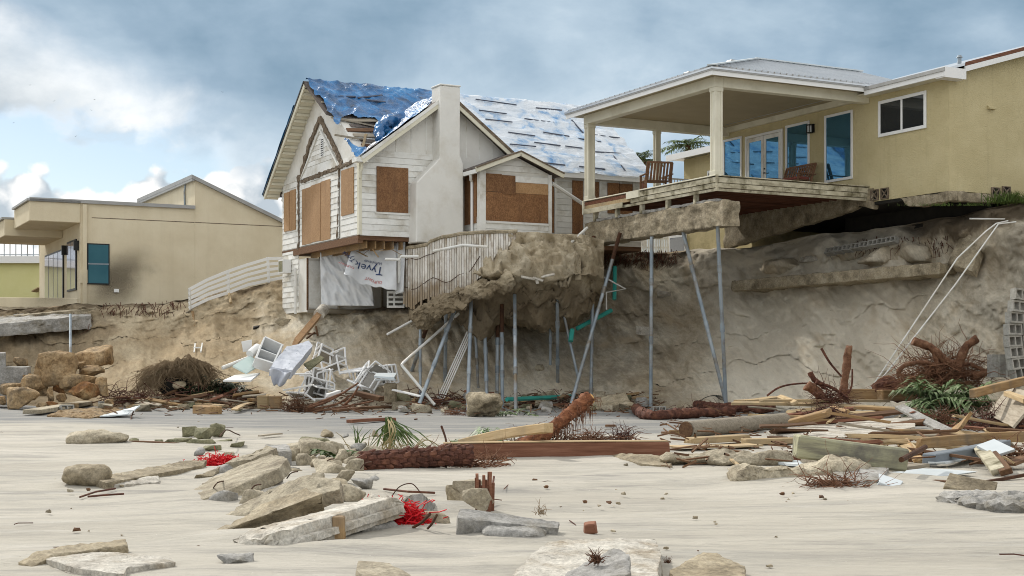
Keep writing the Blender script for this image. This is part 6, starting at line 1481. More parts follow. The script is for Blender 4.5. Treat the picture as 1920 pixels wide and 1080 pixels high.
for x in range(755, 1225, 10):
    y = rnd.uniform(742, 764); l = rnd.uniform(-20, 45); mt = wm[rnd.randrange(4)]; plank('timber', ('long ' if abs(l) > 22 else 'short ') + HUE[mt] + ' broken timber ' + near(MARK_P, x + l / 2), 'timber', H(x, y, rnd.uniform(.03, .15)) + Vector((0, -.2, 0)), H(x + l, y + rnd.uniform(-6, 6), rnd.uniform(.03, .15)) + Vector((0, -.2, 0)), rnd.uniform(.07, .2), rnd.uniform(.03, .09), mt, rnd.uniform(-.5, .5), 'broken timbers among the pile feet')
for i in range(44):
    x = rnd.uniform(740, 1215); y = rnd.uniform(748, 775); s_ = rnd.uniform(.15, .5); mt = rnd.choice(['green_gray', 'brown_concrete', 'grey_concrete', 'concrete']); chunk('rubble_piece', ('small ' if s_ < .3 else 'larger ') + HUE[mt] + ' lump of rubble ' + near(MARK_P, x), 'rubble', H(x, y) + Vector((0, -.2, 0)), (s_ * 1.3, s_, s_ * .75), 300 + i, mt, 'rubble lumps among the pile feet', 12, .05, s_ / 4)
for i in range(26):
    x = rnd.uniform(200, 470); y = rnd.uniform(752, 772); s_ = rnd.uniform(.12, .4); mt = rnd.choice(['green_gray', 'brown_concrete', 'concrete', 'coquina']); chunk('rubble_piece', ('small ' if s_ < .26 else 'larger ') + HUE[mt] + ' lump of rubble in the wreck line, ' + near(MARK_L, x), 'rubble', H(x, y) + Vector((0, -.2, 0)), (s_ * 1.3, s_, s_ * .7), 400 + i, mt, 'rubble lumps below the left house', 12, .05, s_ / 4)
mbl = MB()
for i in range(1500):                     # nobody could count these splinters and twigs
    x = rnd.uniform(190, 1240) if i < 1000 else rnd.uniform(1180, 1920); y = 762 + rnd.gauss(0, 9) if x < 1240 else rnd.uniform(770, 880)
    if y < 742: continue
    a = H(x, y, .02 + abs(rnd.gauss(0, .10))); an = rnd.uniform(0, 6.28); l = rnd.uniform(.08, .5)
    mbl.tube([a, a + Vector((math.cos(an), math.sin(an), rnd.gauss(0, .2))) * l], rnd.uniform(.006, .022), 3, False)
lit = mbl.build('debris', MAT['brown_wood'], None); lit['kind'] = 'stuff'
for i, (x0, x1, y, s_, n, mt, lab) in enumerate(((200, 300, 757, .22, 160, 'dark_root', 'dark fibrous palm trunk lying in the wreck line right of the boulders'), (345, 470, 752, .15, 90, 'dark_root', 'dark roots tangled under the timbers left of the wood blocks'), (985, 1090, 762, .14, 110, 'dark_root', 'dark matted roots around the teal pipe'), (760, 860, 757, .16, 90, 'dark_root', 'dark matted roots between the leaning pile feet'))):
    a = H(x0, y); b = H(x1, y - 1); rr = random.Random(i); m_ = MB()
    for _ in range(n):
        p = a.lerp(b, rr.random()) + Vector((0, rr.gauss(0, .25), abs(rr.gauss(0, s_)))); d = Vector((rr.gauss(0, 1), rr.gauss(0, .4), rr.gauss(.2, .4))).normalized(); q = p + d * rr.uniform(.15, .5); e = q + (d + Vector((0, 0, rr.gauss(-.5, .5)))).normalized() * .2
        m_.tube([p, q, e], [.016, .011, .004], 3, False)
    tag(m_.build('root_mat', MAT[mt], None, True), lab, 'roots')
for x0, y0, x1, y1, w_, th, mt, lab in ((60, 772, 160, 755, .5, .12, 'concrete', 'grey plank slab tilted on the sand in front of the boulders'), (372, 768, 405, 770, .4, .25, 'wood', 'short thick wood beam end in the wreck line'), (340, 757, 420, 761, .35, .05, 'pale_wood', 'pale board above the thick beam end'), (440, 768, 480, 756, .2, .05, 'pale_wood', 'pale slanting board left of the wood blocks')):
    pl(x0, y0, x1, y1, w_, th, mt, lab, .12)
cmu('concrete_block', 'hollow concrete block lying right of the boulders', 'block', MX(B(196, 760, .12), 70, 0, 20)); cmu('concrete_block', 'hollow concrete block broken in front of the boulders', 'block', MX(B(125, 766, .12), 80, 0, 35), mat='block'); cmu('concrete_block', 'hollow concrete block standing behind the steel pile foot on the right', 'block', MX(B(1235, 768, .12), 90, 0, 8))
slab('sand_slab', 'brown rooted sod lying in front of the boulders', 'sod', [B(85, 778, .05), B(140, 765, .2), B(222, 762, .2), B(232, 770, .08), B(170, 783, .03)], .15, 'coquina', 14, .08, .12, .02)
slab('panel', 'bluish white torn panel at the water-dark sand', 'panel', [B(180, 781, .02), B(225, 770, .12), B(252, 768, .25), B(262, 760, .35), B(240, 776, .1)], .03, 'pale_vinyl', 15, .02, .2, .01)
rod('rod', 'bent dark iron rod standing by the torn panel', 'iron rod', [B(245, 788, .0), P(247, 780, 38), P(250, 772, 37.6)], .02, 'rust')
chunk('rooted_stump', 'rounded earth stump with roots between the pile feet', 'stump', B(905, 782), (1.15, .9, .72), 90, 'brown_concrete', None, 16, .12, .07, .08, 0, .4)
tuft('root_fibres', 'root fibres trailing over the earth stump', 'roots', B(895, 780), (.6, .3, .45), 80, .5, .009, 'dark_root', 9)
slab('slab', 'grey wedge slab leaning at the right end of the teal pipe', 'slab', [P(1098, 750, 44.6), P(1172, 734, 44.4), P(1182, 752, 43.6), P(1120, 768, 43.6)], .22, 'brown_concrete', 17, .03, .15)
frond_pile('palm_fronds', 'green frond lying by the pile feet', B(985, 778, .05), 5, .6, 'frond_bright', 8, .25)
tuft('red_brush', 'small reddish root tuft left of the earth stump', 'roots', B(853, 780), (.4, .25, .2), 90, .4, .008, 'root', 19)

# dark log with wires on the right of the piles
for i, (pts, r_, lab) in enumerate(((((1192, 765), (1215, 778), (1290, 775), (1375, 772)), .13, 'dark scaly palm trunk lying below the deck piles'), (((1300, 758), (1345, 763), (1450, 766)), .14, 'dark log under the coil of wire'))):
    rough_rod('fallen_palm', lab, 'palm log', bez([B(x, y, .15) for x, y in pts], 6), r_, 'bark', None, i + 3, .35)
tuft('root_mat', 'matted dark roots around the logs below the deck piles', 'roots', B(1310, 775), (1.6, .4, .25), 260, .45, .010, 'dark_root', 15)
for i in range(5): rod('wire', 'black wire coil arching over the dark log', 'wire', bez([B(1305 + i * 7, 764, .1), B(1318 + i * 6, 748 - i * 2, .35), B(1340 + i * 3, 742, .45), B(1352 + i * 2, 756, .2), B(1335 + i * 5, 764, .1)], 5), .012, 'black_metal', 'black wire coil', 5)

for i, (x0, x1, y, n, lab) in enumerate(((190, 350, 571, 90, 'dark roots hanging from the bluff lip below the sooty wall'), (1130, 1270, 476, 150, 'dark roots fringing the bluff lip below the picket fence'), (20, 170, 596, 90, 'dark roots hanging under the broken patio edge on the left'), (1590, 1780, 452, 70, 'roots hanging in the dark undercut below the yellow house'))):
    rr = random.Random(i + 70); m_ = MB()
    for _ in range(n):
        x = rr.uniform(x0, x1); h_ = H(x, y + rr.uniform(-4, 20)); p = h_ + Vector((0, -.10, .1)); q = p + Vector((rr.gauss(0, .12), -.06, -rr.uniform(.1, .35))); e = q + Vector((rr.gauss(0, .15), .05, -rr.uniform(.05, .35)))
        m_.tube([p, q, e], [.014, .010, .003], 3, False)
    tag(m_.build('hanging_roots', MAT['bark'], None, True), lab, 'roots')['kind'] = 'stuff'
for i, (x, y, w_, lab) in enumerate(((1244, 552, .4, 'pale broken slab piece stuck high on the dark slope'), (1208, 622, .5, 'pale flat piece lying on the slope left of the lone pile'), (530, 606, .5, 'grey block of old footing at the corner under the white house'), (480, 612, .3, 'dark piece of pipe sticking from the bluff below the fence'), (1010, 690, .35, 'stone on the slope beneath the sand block'))):
    p = H(x, y); chunk('bluff_stone', lab, 'stone', p + Vector((0, -.12, -.1)), (w_ * 1.3, w_ * .6, w_ * .7), 640 + i, ['pale_concrete', 'pale_concrete', 'brown_concrete', 'dark', 'concrete'][i], None, 12, .04, w_ / 5)
# ================================================================== right-hand heap of timber, roots and fronds
rt = MB()
for lab, pts, r0 in (('thick curling root reaching left from the great root plate', ((1688, 706), (1685, 697), (1700, 684), (1735, 680), (1765, 690)), .07), ('thick bark-stripped root arching up over the root plate', ((1712, 639), (1745, 652), (1775, 678), (1800, 692)), .11),
    ('pale pink broken root end pointing up from the root plate', ((1797, 690), (1803, 668), (1812, 650), (1832, 634)), .13), ('long root running right from the root plate', ((1780, 680), (1820, 684), (1848, 696)), .06), ('stout brown root arching toward the right edge', ((1822, 706), (1850, 698), (1880, 697), (1925, 708)), .10), ('short root hanging down the front of the plate', ((1752, 664), (1758, 685), (1758, 702)), .06)):
    (rough_rod if r0 > .05 else rod)('root', lab, 'root', bez([P(x, y, 36.2) for x, y in pts], 6), [r0 * (1 - .25 * k / (6 * (len(pts) - 1))) for k in range(6 * (len(pts) - 1) + 1)], 'root', None)
tuft('root_plate', 'great tangle of red-brown roots torn out of the ground, right of the white conduits', 'root plate', P(1770, 728, 36.6), (1.25, .65, .85), 950, 1.15, .012, 'root', 21, None, .5)
tuft('root_plate', 'fine red roots drooping in front of the great root tangle', 'roots', P(1755, 765, 35.8), (.6, .35, .6), 260, .7, .009, 'root', 22, None, -.1)
for lab, pts, r0, Y in (('upright broken trunk standing left of the conduits', ((1580, 752), (1583, 720), (1588, 680), (1592, 648)), .12, 36.8), ('thin dark branch leaning toward the upright trunk', ((1540, 653), (1556, 680), (1578, 706)), .035, 36.8), ('forked reddish stump lying left of the upright trunk', ((1512, 722), (1530, 735), (1552, 756)), .16, 36.2), ('short crooked branch above the forked stump', ((1519, 698), (1524, 708), (1532, 716), (1548, 728)), .08, 36.4),
    ('long thin root curving over to the left of the stump', ((1438, 742), (1460, 727), (1490, 720), (1530, 720), (1560, 735)), .028, 36.6), ('dark branch hanging beside the stump', ((1530, 716), (1560, 727), (1590, 748)), .05, 36.1), ('twig rising right of the upright trunk', ((1590, 738), (1597, 722), (1598, 692)), .03, 36.5)):
    (rough_rod if r0 > .045 else rod)('branch', lab, 'branch', bez([P(x, y, Y) for x, y in pts], 5), [r0 * (1 - .3 * k / (5 * (len(pts) - 1))) for k in range(5 * (len(pts) - 1) + 1)], 'root' if r0 > .1 else 'bark', None)
tuft('root_fibres', 'brown twigs and roots around the foot of the upright trunk', 'roots', P(1555, 756, 36), (.7, .4, .35), 170, .7, .010, 'bark', 24)
frond_pile('palm_fronds', 'bright green palm fronds heaped over the root tangle', P(1770, 752, 34.5), 34, 1.15, 'frond_bright', 31, .5, 2.6, .5, .030, None, 14)
frond_pile('palm_fronds', 'green fronds hanging down in front of the root tangle', P(1745, 785, 34), 20, .95, 'frond_bright', 32, .2, 1.7, .42, .03, None, 14)
frond_pile('palm_fronds', 'olive fronds lying right of the bright green heap', P(1820, 762, 34.5), 12, .8, 'frond', 33, .25, 1.4, .35, .022, None, 14)
tuft('root_mat', 'dark red mat of roots at the right edge below the fronds', 'roots', B(1875, 808), (1.1, .5, .42), 420, .7, .011, 'dark_root', 34)
tuft('root_mat', 'brown root tuft below the green fronds', 'roots', B(1762, 795, .2), (.4, .25, .3), 120, .45, .010, 'root', 35)
tuft('root_mat', 'red roots spilling out at the right edge by the grey boards', 'roots', B(1890, 858), (.6, .3, .2), 150, .5, .009, 'root', 36)
dk = chunk('earth_lump', 'black earth lump in the shadow left of the root tangle', 'earth lump', P(1690, 752, 37.8), (1.5, .5, .55), 91, 'bark', None, 30, .14, .08, .1, 0, .3)
# big timbers
lg = MB().tube([B(1287, 806, .17), B(1380, 797, .19), B(1470, 789, .21)], .175, 16).build('log', MAT['grey_wood'], None, True); tag(lg, 'round weathered log with a dark sawn end', 'log')
MB().tube([B(1286, 806.1, .17) + Vector((-.012, 0, 0)), B(1287, 806, .17) + Vector((-.002, 0, 0))], .165, 16).build('log_end', MAT['brown_wood'], None).parent = lg
bpy.context.view_layer.update()
le = lg.children[0]; le.matrix_parent_inverse = lg.matrix_world.inverted()
R_PL = [  # x0,y0,x1,y1,width,thick,mat,z0,z1,roll,label
    (1373, 756, 1682, 767, .30, .07, 'pale_wood', .45, .35, .1, 'long pale plank spanning the heap in front of the stump'), (1388, 752, 1453, 745, .35, .06, 'pale_wood', .5, .55, 0, 'short pale board at the back left of the heap'),
    (1427, 752, 1664, 752, .22, .07, 'pale_wood', .55, .5, 0, 'straight pale plank behind the long one'), (1462, 744, 1490, 756, .15, .08, 'pale_wood', .6, .5, .4, 'stubby pale timber pointing down to the right'),
    (1583, 740, 1648, 740, .25, .30, 'wood', .65, .65, 0, 'yellow squared beam in front of the upright trunk'), (1649, 741, 1712, 740, .25, .28, 'wood', .65, .65, 0, 'darker squared beam butted to the yellow one'),
    (1470, 786, 1616, 787, .22, .18, 'wood', .2, .2, 0, 'thick brown beam lying over the log'), (1481, 793, 1556, 773, .16, .14, 'wood', .25, .5, .4, 'rounded yellow pole across the thick brown beam'), (1404, 778, 1472, 781, .28, .05, 'pale_wood', .25, .22, 0, 'split pale board over the log'),
    (1408, 788, 1470, 787, .2, .05, 'wood', .2, .2, .2, 'yellow splintered board on the log'), (1585, 764, 1694, 770, .2, .08, 'wood', .4, .35, 0, 'brown plank behind the grey one'), (1600, 775, 1680, 772, .3, .05, 'pale_wood', .3, .3, .2, 'wide pale board under the brown plank'),
    (1640, 780, 1700, 770, .18, .05, 'red_wood', .3, .35, .3, 'dark red board stuck beneath the planks'), (1686, 762, 1780, 810, .22, .06, 'grey_concrete', .55, .1, .3, 'grey weathered plank slanting down to the right'),
    (1293, 826, 1397, 820, .32, .11, 'pale_wood', .06, .08, 0, 'flat pale timber left of the plywood sheet'), (1394, 828, 1490, 826, .28, .10, 'pale_wood', .06, .06, 0, 'flat timber butted against the first one'), (1260, 838, 1420, 834, .5, .03, 'pale_wood', .03, .03, 0, 'thin tan sheet on the sand beside the flat timbers'),
    (1492, 836, 1696, 862, .42, .30, 'green_beam', .42, .24, 0, 'big greenish squared beam with a broken grey end'), (1336, 858, 1540, 860, .12, .10, 'red_wood', .08, .1, 0, 'reddish plank on the sand in front of the greenish beam'), (1364, 857, 1424, 903, .05, .025, 'pale_wood', .12, .02, 0, 'thin pale stick lying across the sand'),
    (1723, 832, 1925, 818, .12, .17, 'wood', .25, .3, 0, 'yellow squared timber running to the right edge'), (1678, 820, 1736, 866, .2, .05, 'pale_wood', .2, .05, .2, 'pale board slanting under the dark iron bar'), (1692, 822, 1722, 862, .14, .05, 'wood', .22, .08, .3, 'brown board next to the pale slanting one'),
    (1743, 861, 1882, 834, .22, .16, 'grey_vinyl', .1, .2, 0, 'blue grey beam cladding piece'), (1756, 868, 1850, 852, .25, .03, 'pale_vinyl', .05, .05, 0, 'thin pale cladding strip below the blue grey piece'), (1836, 840, 1872, 884, .18, .08, 'mossy_wood', .2, .05, .3, 'mossy board at the front right, left of two'), (1850, 842, 1886, 886, .16, .08, 'brown_wood', .2, .05, .3, 'dark board at the front right, right of two'),
    (1848, 832, 1886, 850, .3, .05, 'pale_vinyl', .3, .2, .3, 'ridged pale metal strip between the boards'), (1781, 814, 1813, 786, .3, .06, 'wood', .1, .5, 1.0, 'brown triangular board standing in the roots'), (1823, 738, 1925, 713, .15, .18, 'wood', .85, 1.1, 0, 'yellow beam sloping up to the right edge'),
    (1872, 752, 1925, 772, .8, .05, 'grey_wood', .6, .55, .9, 'grey weathered door boards at the right edge'), (1889, 738, 1925, 752, .15, .1, 'pale_wood', .85, .75, 0, 'pale timber end above the grey boards'), (1775, 906, 1862, 922, .3, .10, 'brown_concrete', .1, .02, .5, 'dark brown board half sunk at the lower right'), (1658, 895, 1776, 905, .12, .05, 'brown_wood', .06, .04, 0, 'dark thin plank leading to the sunk board'),
    (1646, 900, 1686, 912, .35, .06, 'pale_vinyl', .1, .03, .2, 'bent grey gutter piece right of the root tuft'), (1467, 866, 1530, 872, .45, .04, 'pale_vinyl', .06, .06, 0, 'pale cladding sheet under the greenish beam'), (1520, 868, 1590, 862, .4, .12, 'grey_wood', .1, .12, .3, 'grey wood slab under the greenish beam'),
    (1690, 884, 1790, 890, 1.2, .02, 'pale_vinyl', .02, .02, 0, 'large pale sheet flat on the sand'), (1540, 800, 1760, 812, 1.6, .03, 'pale_concrete', .12, .1, 0, 'wide pale sheet lying under the heap'), (1440, 820, 1600, 820, .25, .04, 'brown_wood', .08, .08, 0, 'dark plank edge below the plywood'), (1255, 812, 1290, 812, .15, .12, 'wood', .06, .06, 0, 'short yellow timber end at the left of the log'),
    (1320, 795, 1258, 792, .12, .04, 'brown_wood', .03, .03, 0, 'dark thin strip left of the log'), (1560, 764, 1590, 772, .1, .09, 'wood', .45, .42, .5, 'small yellow block end among the planks'), (1730, 872, 1660, 880, .2, .05, 'grey_wood', .03, .06, 0, 'grey lath by the broken beam end'),
    (1890, 870, 1925, 858, .2, .05, 'brown_wood', .06, .1, 0, 'dark board end at the right edge'), (1840, 905, 1925, 890, .04, .04, 'rust', .02, .05, 0, 'thin iron rod at the lower right')]
for x0, y0, x1, y1, w_, th, mt, z0, z1, rl, lab in R_PL: pl(x0, y0, x1, y1, w_, th, mt, lab, z0, z1, rl)
slab('plywood_sheet', 'large tan plywood sheet lying flat between the log and the greenish beam', 'plywood sheet', [B(1436, 809, .15), B(1527, 795, .2), B(1716, 780, .3), B(1716, 800, .22), B(1600, 819, .12), B(1488, 820, .1)], .07, 'pale_concrete', 23, .012, .25, .01)
slab('concrete_slab', 'broken grey concrete block under the end of the greenish beam', 'slab', [B(1560, 885, .16), B(1608, 872, .20), B(1668, 876, .18), B(1648, 900, .10), B(1600, 902, .10)], .26, 'grey_concrete', 24, .03, .1)
chunk('rubble_mound', 'long grey mound of crushed concrete left of the root tuft', 'rubble', B(1500, 904), (1.9, .7, .30), 95, 'concrete', None, 30, .10, .07, .25, .1, .15)
chunk('rubble_mound', 'low grey rubble tongue behind the thin stick', 'rubble', B(1400, 874), (1.3, .5, .18), 96, 'concrete', None, 26, .10, .07, .2, .1, .15)
slab('rubble_strip', 'long low strip of grey rubble at the lower right edge', 'rubble', [B(1755, 930, .1), B(1790, 920, .14), B(1925, 922, .16), B(1925, 945, .12), B(1830, 942, .1)], .15, 'grey_concrete', 97, .08, .09, .02, sc=4)
tuft('root_tuft', 'flat reddish root tuft lying on the sand before the rubble mound', 'roots', B(1568, 917), (.55, .25, .14), 260, .45, .008, 'root', 41)
tuft('root_tuft', 'red-brown fibres caught on the yellow pole', 'roots', B(1545, 783, .35), (.5, .2, .25), 160, .4, .009, 'dark_root', 42)
rod('iron_bar', 'dark iron bar poking out of the broken beam end', 'iron bar', [B(1690, 862, .3), B(1735, 838, .35)], .035, 'rust')
slab('concrete_slab', 'long low concrete edge running along the sand below the big timber', 'slab', [B(1140, 853, .06), B(1180, 849, .12), B(1262, 856, .1), B(1258, 874, .03), B(1200, 868, .04)], .14, 'brown_concrete', 26, .03, .1)
chunk('rubble_mound', 'grey crushed concrete right of the low concrete edge', 'rubble', B(1310, 872), (1.2, .5, .14), 98, 'concrete', None, 26, .10, .07, .2, 0, .15)
# block wall fragment at the right edge
bw = thing('block_wall_fragment', 'toppled stack of hollow concrete blocks at the right edge', 'block wall', P(1900, 700, 35.5)); O = bw.location.copy()
for i, (x, y) in enumerate(((1912, 553), (1907, 575), (1902, 596), (1899, 618), (1899, 640), (1902, 661), (1906, 682), (1911, 700))):
    for j in range(2 + (i % 2)):
        cmu('block', None, None, MX(P(x, y, 35.4) - O + Vector((j * .42, .14 * j, 0)), 84, 8 - i * 2.4, 18) @ Matrix.Diagonal((1, 1.42, 1.1, 1)), None, bw)
for i in range(3):
    for j in range(3): cmu('block', None, None, MX(P(1868 + j * 14, 672 + i * 14, 36.0) - O, 0, 0, 15 + 4 * j), None, bw)

# ================================================================== the middle ground on the sand
def squared(name, label, cat, x0, y0, x1, y1, w_, th, mat, z0, z1): return plank(name, label, cat, B(x0, y0, z0), B(x1, y1, z1), w_, th, mat, 0)
squared('timber', 'long squared timber with a pale top lying on the sand in the middle', 'timber', 832, 846, 1251, 842, .34, .24, 'red_wood', .14, .14)
plank('timber_top_face', None, None, B(833, 846, .14) + Vector((0, 0, .128)), B(1250, 842, .14) + Vector((0, 0, .128)), .335, .012, 'pale_wood', 0, None, None)  # pale top face of the timber, laid on as its own sheet
tf = [o for o in COL.objects if o.name == 'timber_top_face'][0]; tag(tf, 'pale top face of the long squared timber, added as a thin sheet', 'board')
squared('timber', 'yellowish round pole leaning behind the long timber', 'pole', 866, 832, 1030, 802, .17, .15, 'pale_wood', .12, .5)
log = thing('palm_log', 'reddish fibrous palm log with a cut orange end rearing up behind the long timber', 'palm log', B(985, 832, 0)); O = log.location.copy()
pth = bez([P(975, 834, 25.9), P(1030, 808, 26.2), P(1075, 770, 26.6), P(1104, 748, 26.9)], 8); bm = mb_to_bm(MB().tube([p - O for p in pth], [.115] * 4 + [.125] * 21, 12)); refine(bm, .07); roughen(bm, .05, 6, 3); roughen(bm, .03, 18, 5); bm_obj('trunk', bm, MAT['palm_log'], log, True, 180)
e = (pth[-1] - pth[-2]).normalized(); MB().tube([pth[-1] - O, pth[-1] - O + e * .03], .118, 14).build('cut_end', M('cut_palm', [(.55, .30, .10), (.70, .45, .20)], 8), log)
m_ = MB(); rr = random.Random(8)
for i in range(240):
    k = rr.randrange(len(pth) - 1); p = pth[k].lerp(pth[k + 1], rr.random()) - O; d = Vector((rr.gauss(0, 1), rr.gauss(0, 1), rr.gauss(-.5, .8))).normalized(); m_.tube([p + d * .11, p + d * .2 + e * .05, p + d * .27 - Vector((0, 0, rr.uniform(0, .25)))], [.009, .007, .003], 3, False)
m_.build('fibres', MAT['root'], log)['kind'] = 'stuff'
tuft('root_tuft', 'brown roots spread along the back of the long timber', 'roots', B(1050, 832), (1.6, .3, .2), 380, .4, .009, 'root', 51)
tuft('root_tuft', 'bushy brown root clump at the right end of the long timber', 'roots', B(1165, 829), (.35, .2, .26), 200, .3, .008, 'dark_root', 52)
tuft('root_tuft', 'orange-brown root clump beside the bushy one', 'roots', B(1110, 828), (.35, .2, .22), 150, .3, .008, 'root', 53)
tr = thing('fallen_palm', 'dark palm trunk covered in scaly leaf stubs lying on the sand', 'palm trunk', B(770, 872)); O = tr.location.copy()
a, b = B(672, 868, .13) - O, B(880, 855, .16) - O; bm = mb_to_bm(MB().tube([a, a.lerp(b, .3), a.lerp(b, .7), b], [.10, .125, .13, .12], 12)); refine(bm, .09); roughen(bm, .02, 8, 2); bm_obj('core', bm, MAT['bark'], tr, True, 180)
d = (b - a); rr = random.Random(2); scm = None
for i in range(26):
    for j in range(5):
        an = R(-30 + j * 58 + (i % 2) * 29); f = (i + .5) / 26; u = Vector((0, -math.cos(an), math.sin(an))); c = a + d * f + u * .12
        if scm is None:
            o = MB().add([(-.05, 0, -.035), (.04, 0, -.055), (.04, 0, .055), (-.05, 0, .035), (-.02, -.035, -.02), (.09, -.055, -.03), (.09, -.055, .03), (-.02, -.035, .02)], [(0, 1, 2, 3), (7, 6, 5, 4), (0, 4, 5, 1), (1, 5, 6, 2), (2, 6, 7, 3), (3, 7, 4, 0)]).build('leaf_stub', MAT['bark'], tr); scm = o
        else: o = scm.copy(); link(o, tr)
        o.location = c; o.rotation_euler = (-(an), rr.uniform(-.3, .3), math.atan2(d.y, d.x) + rr.uniform(-.2, .2))
tuft('root_tuft', 'straggling reddish roots lying in front of the scaly trunk', 'roots', B(855, 873), (.9, .3, .10), 200, .6, .009, 'root', 55)
tuft('root_tuft', 'small root bunch at the foot of the long timber', 'roots', B(925, 866), (.3, .15, .14), 110, .28, .007, 'root', 56)
# drooping palm frond and sprouts
fr = thing('palm_frond', 'tall drooping green palm frond standing behind the scaly trunk', 'palm frond', B(735, 850)); O = fr.location.copy(); rr = random.Random(5); m_ = MB()
top = P(728, 783, 24) - O
for i in range(44):
    d = Vector((rr.gauss(.12, .22), rr.gauss(0, .15), 0)); p0 = top + Vector((rr.uniform(-.05, .08), 0, rr.uniform(-.12, .02))); l = rr.uniform(.35, .68); mid_ = p0 + d * .6 + Vector((0, 0, -l * .35)); end = p0 + d * 1.2 + Vector((rr.gauss(.05, .08), 0, -l)); u = Vector((.016, .01, 0))
    m_.add([p0 - u * .5, p0 + u * .5, mid_ + u, mid_ - u, end], [(0, 1, 2, 3), (3, 2, 4)])
m_.build('leaflets', MAT['frond'], fr)
for i in range(5): MB().tube(bez([(rr.uniform(-.25, .25), 0, 0), (rr.uniform(-.1, .1), 0, .35), top + Vector((rr.uniform(-.06, .06), 0, -.02))], 5), .009, 5).build('stalk', MAT['frond_dry'], fr)
m_ = MB()
for i in range(30):
    p = B(700 + rr.uniform(-45, 90), 848, 0) - O; an = rr.uniform(0, 3.14); q = p + Vector((math.cos(an) * .4, -.05, rr.uniform(.02, .35))); m_.tube([p, p.lerp(q, .6) + Vector((0, 0, .06)), q], [.009, .007, .004], 3, False)
m_.build('dry_stalks', MAT['frond_dry'], fr)
m_ = MB(); rr = random.Random(6); grass_blades(m_, (0, 0, 0), (.08, .05), 9, .5, .012, rr); o = m_.build('sprout', MAT['frond'], None); o.location = B(680, 838); tag(o, 'thin upright green sprout left of the drooping frond', 'sprout')
frond_pile('palm_fronds', 'green fan of palm leaves lying behind the yellowish pole', B(905, 828, .05), 9, .9, 'frond_bright', 61, .3, 1, .4, .02)
frond_pile('palm_fronds', 'broad dry green leaves among the rubble behind the scaly trunk', B(650, 862, .05), 7, .5, 'frond', 62, .4, 1, .3, .03)
for i, pts in enumerate((((838, 836, .0), (835, 820, .2), (828, 800, .5)), ((825, 838, 0), (800, 825, .3), (775, 842, .05)))): rod('stalk', ['brown curved stalk standing at the left end of the long timber', 'dry arching stalk left of the long timber'][i], 'stalk', bez([B(x, y, z) for x, y, z in pts], 6), .02 if i == 0 else .009, 'bark' if i == 0 else 'frond_dry', None, 6)
pl(655, 790, 738, 786, .2, .08, 'red_wood', 'reddish plank lying alone on the damp sand', .05)
pl(1135, 798, 1155, 798, .15, .05, 'brown_wood', 'tiny dark wood piece far out on the sand', .03); pl(1245, 812, 1290, 811, .2, .06, 'brown_wood', 'dark flat piece left of the short yellow timber', .03)
# left middle ground: small rocks and blocks
chunk('rock', 'low grey rock alone on the left of the beach', 'rock', B(185, 834), (1.25, .8, .30), 101, 'concrete', None, 22, .06, None, .1, 0, .55)
for i, (x, y, w_, h_) in enumerate(((357, 818, 30, 20), (385, 824, 45, 22), (408, 818, 42, 26), (378, 836, 60, 12), (330, 834, 55, 12), (298, 833, 26, 9), (250, 830, 20, 9), (420, 833, 36, 9), (445, 838, 44, 12), (395, 845, 40, 10))):
    s_ = (4000 / (y - 680)) / F; chunk('rubble_piece', ['mossy block at the left of the small rubble group', 'tilted mossy block in the small rubble group', 'largest block of the small rubble group, topmost', 'long flat mossy piece in front of the small group', 'flat rubble strip left of the mossy blocks', 'little stone in the rubble strip', 'leftmost stone of the rubble strip', 'crumbled piece below the largest mossy block', 'flat dark shard right of the mossy blocks', 'small pale shard before the mossy blocks'][i], 'rubble', B(x, y), (w_ * s_, w_ * s_ * .6, h_ * s_ * 1.1), 110 + i, 'green_gray', 'small mossy rubble on the left beach', 13, .04, None, .1, i)
rod('wire', 'bent iron wire rising from the mossy blocks', 'wire', bez([B(412, 818, .3), B(425, 806, .32), B(440, 812, .1), B(450, 816, .02)], 5), .012, 'rust', None, 5)
pl(228, 828, 330, 832, .12, .03, 'brown_wood', 'thin dark batten lying before the mossy blocks', .04); pl(490, 817, 525, 813, .12, .03, 'grey_wood', 'small grey lath right of the mossy blocks', .03)
slab('concrete_block', 'dark grey squared block at the back of the slab heap', 'block', [B(492, 846, .24), B(498, 832, .27), B(540, 833, .27), B(547, 846, .24)], .3, 'grey_concrete', 171, .02, .08)
# ================================================================== the slab heap, front left
SLB = 'concrete slab'
chunk('rock', 'rounded brown boulder at the left end of the slab heap', 'rock', B(163, 911), (.62, .5, .32), 121, 'brown_concrete', None, 26, .05, None, .12, 0, .8)
slab('concrete_beam', 'long narrow concrete beam running right from the rounded boulder', 'beam', [B(168, 896, .10), B(352, 862, .16), B(388, 862, .14), B(380, 872, .10), B(200, 905, .07)], .16, 'brown_concrete', 122, .02, .09)
slab('concrete_shard', 'crumbled pale shard lying below the narrow beam', 'shard', [B(212, 909, .03), B(250, 897, .06), B(296, 892, .08), B(298, 903, .03)], .08, 'pale_concrete', 123, .03, .06)
slab('concrete_shard', 'short brown shard beside the upper red netting', 'shard', [B(368, 890, .06), B(412, 874, .12), B(432, 872, .1), B(400, 892, .03)], .1, 'brown_concrete', 124, .02, .07)
slab('concrete_slab', 'big flat tilted slab with a light top, back of the heap', SLB, [B(343, 932, .03), B(400, 893, .12), B(508, 850, .40), B(540, 858, .40), B(520, 880, .32), B(382, 936, .04)], .15, 'concrete', 125, .02, .09, .02, None, .0)
slab('concrete_slab', 'rough upright slab edge behind the big flat slab', SLB, [B(420, 868, .16), B(500, 836, .36), B(520, 838, .36), B(470, 862, .22)], .2, 'concrete', 126, .04, .09)
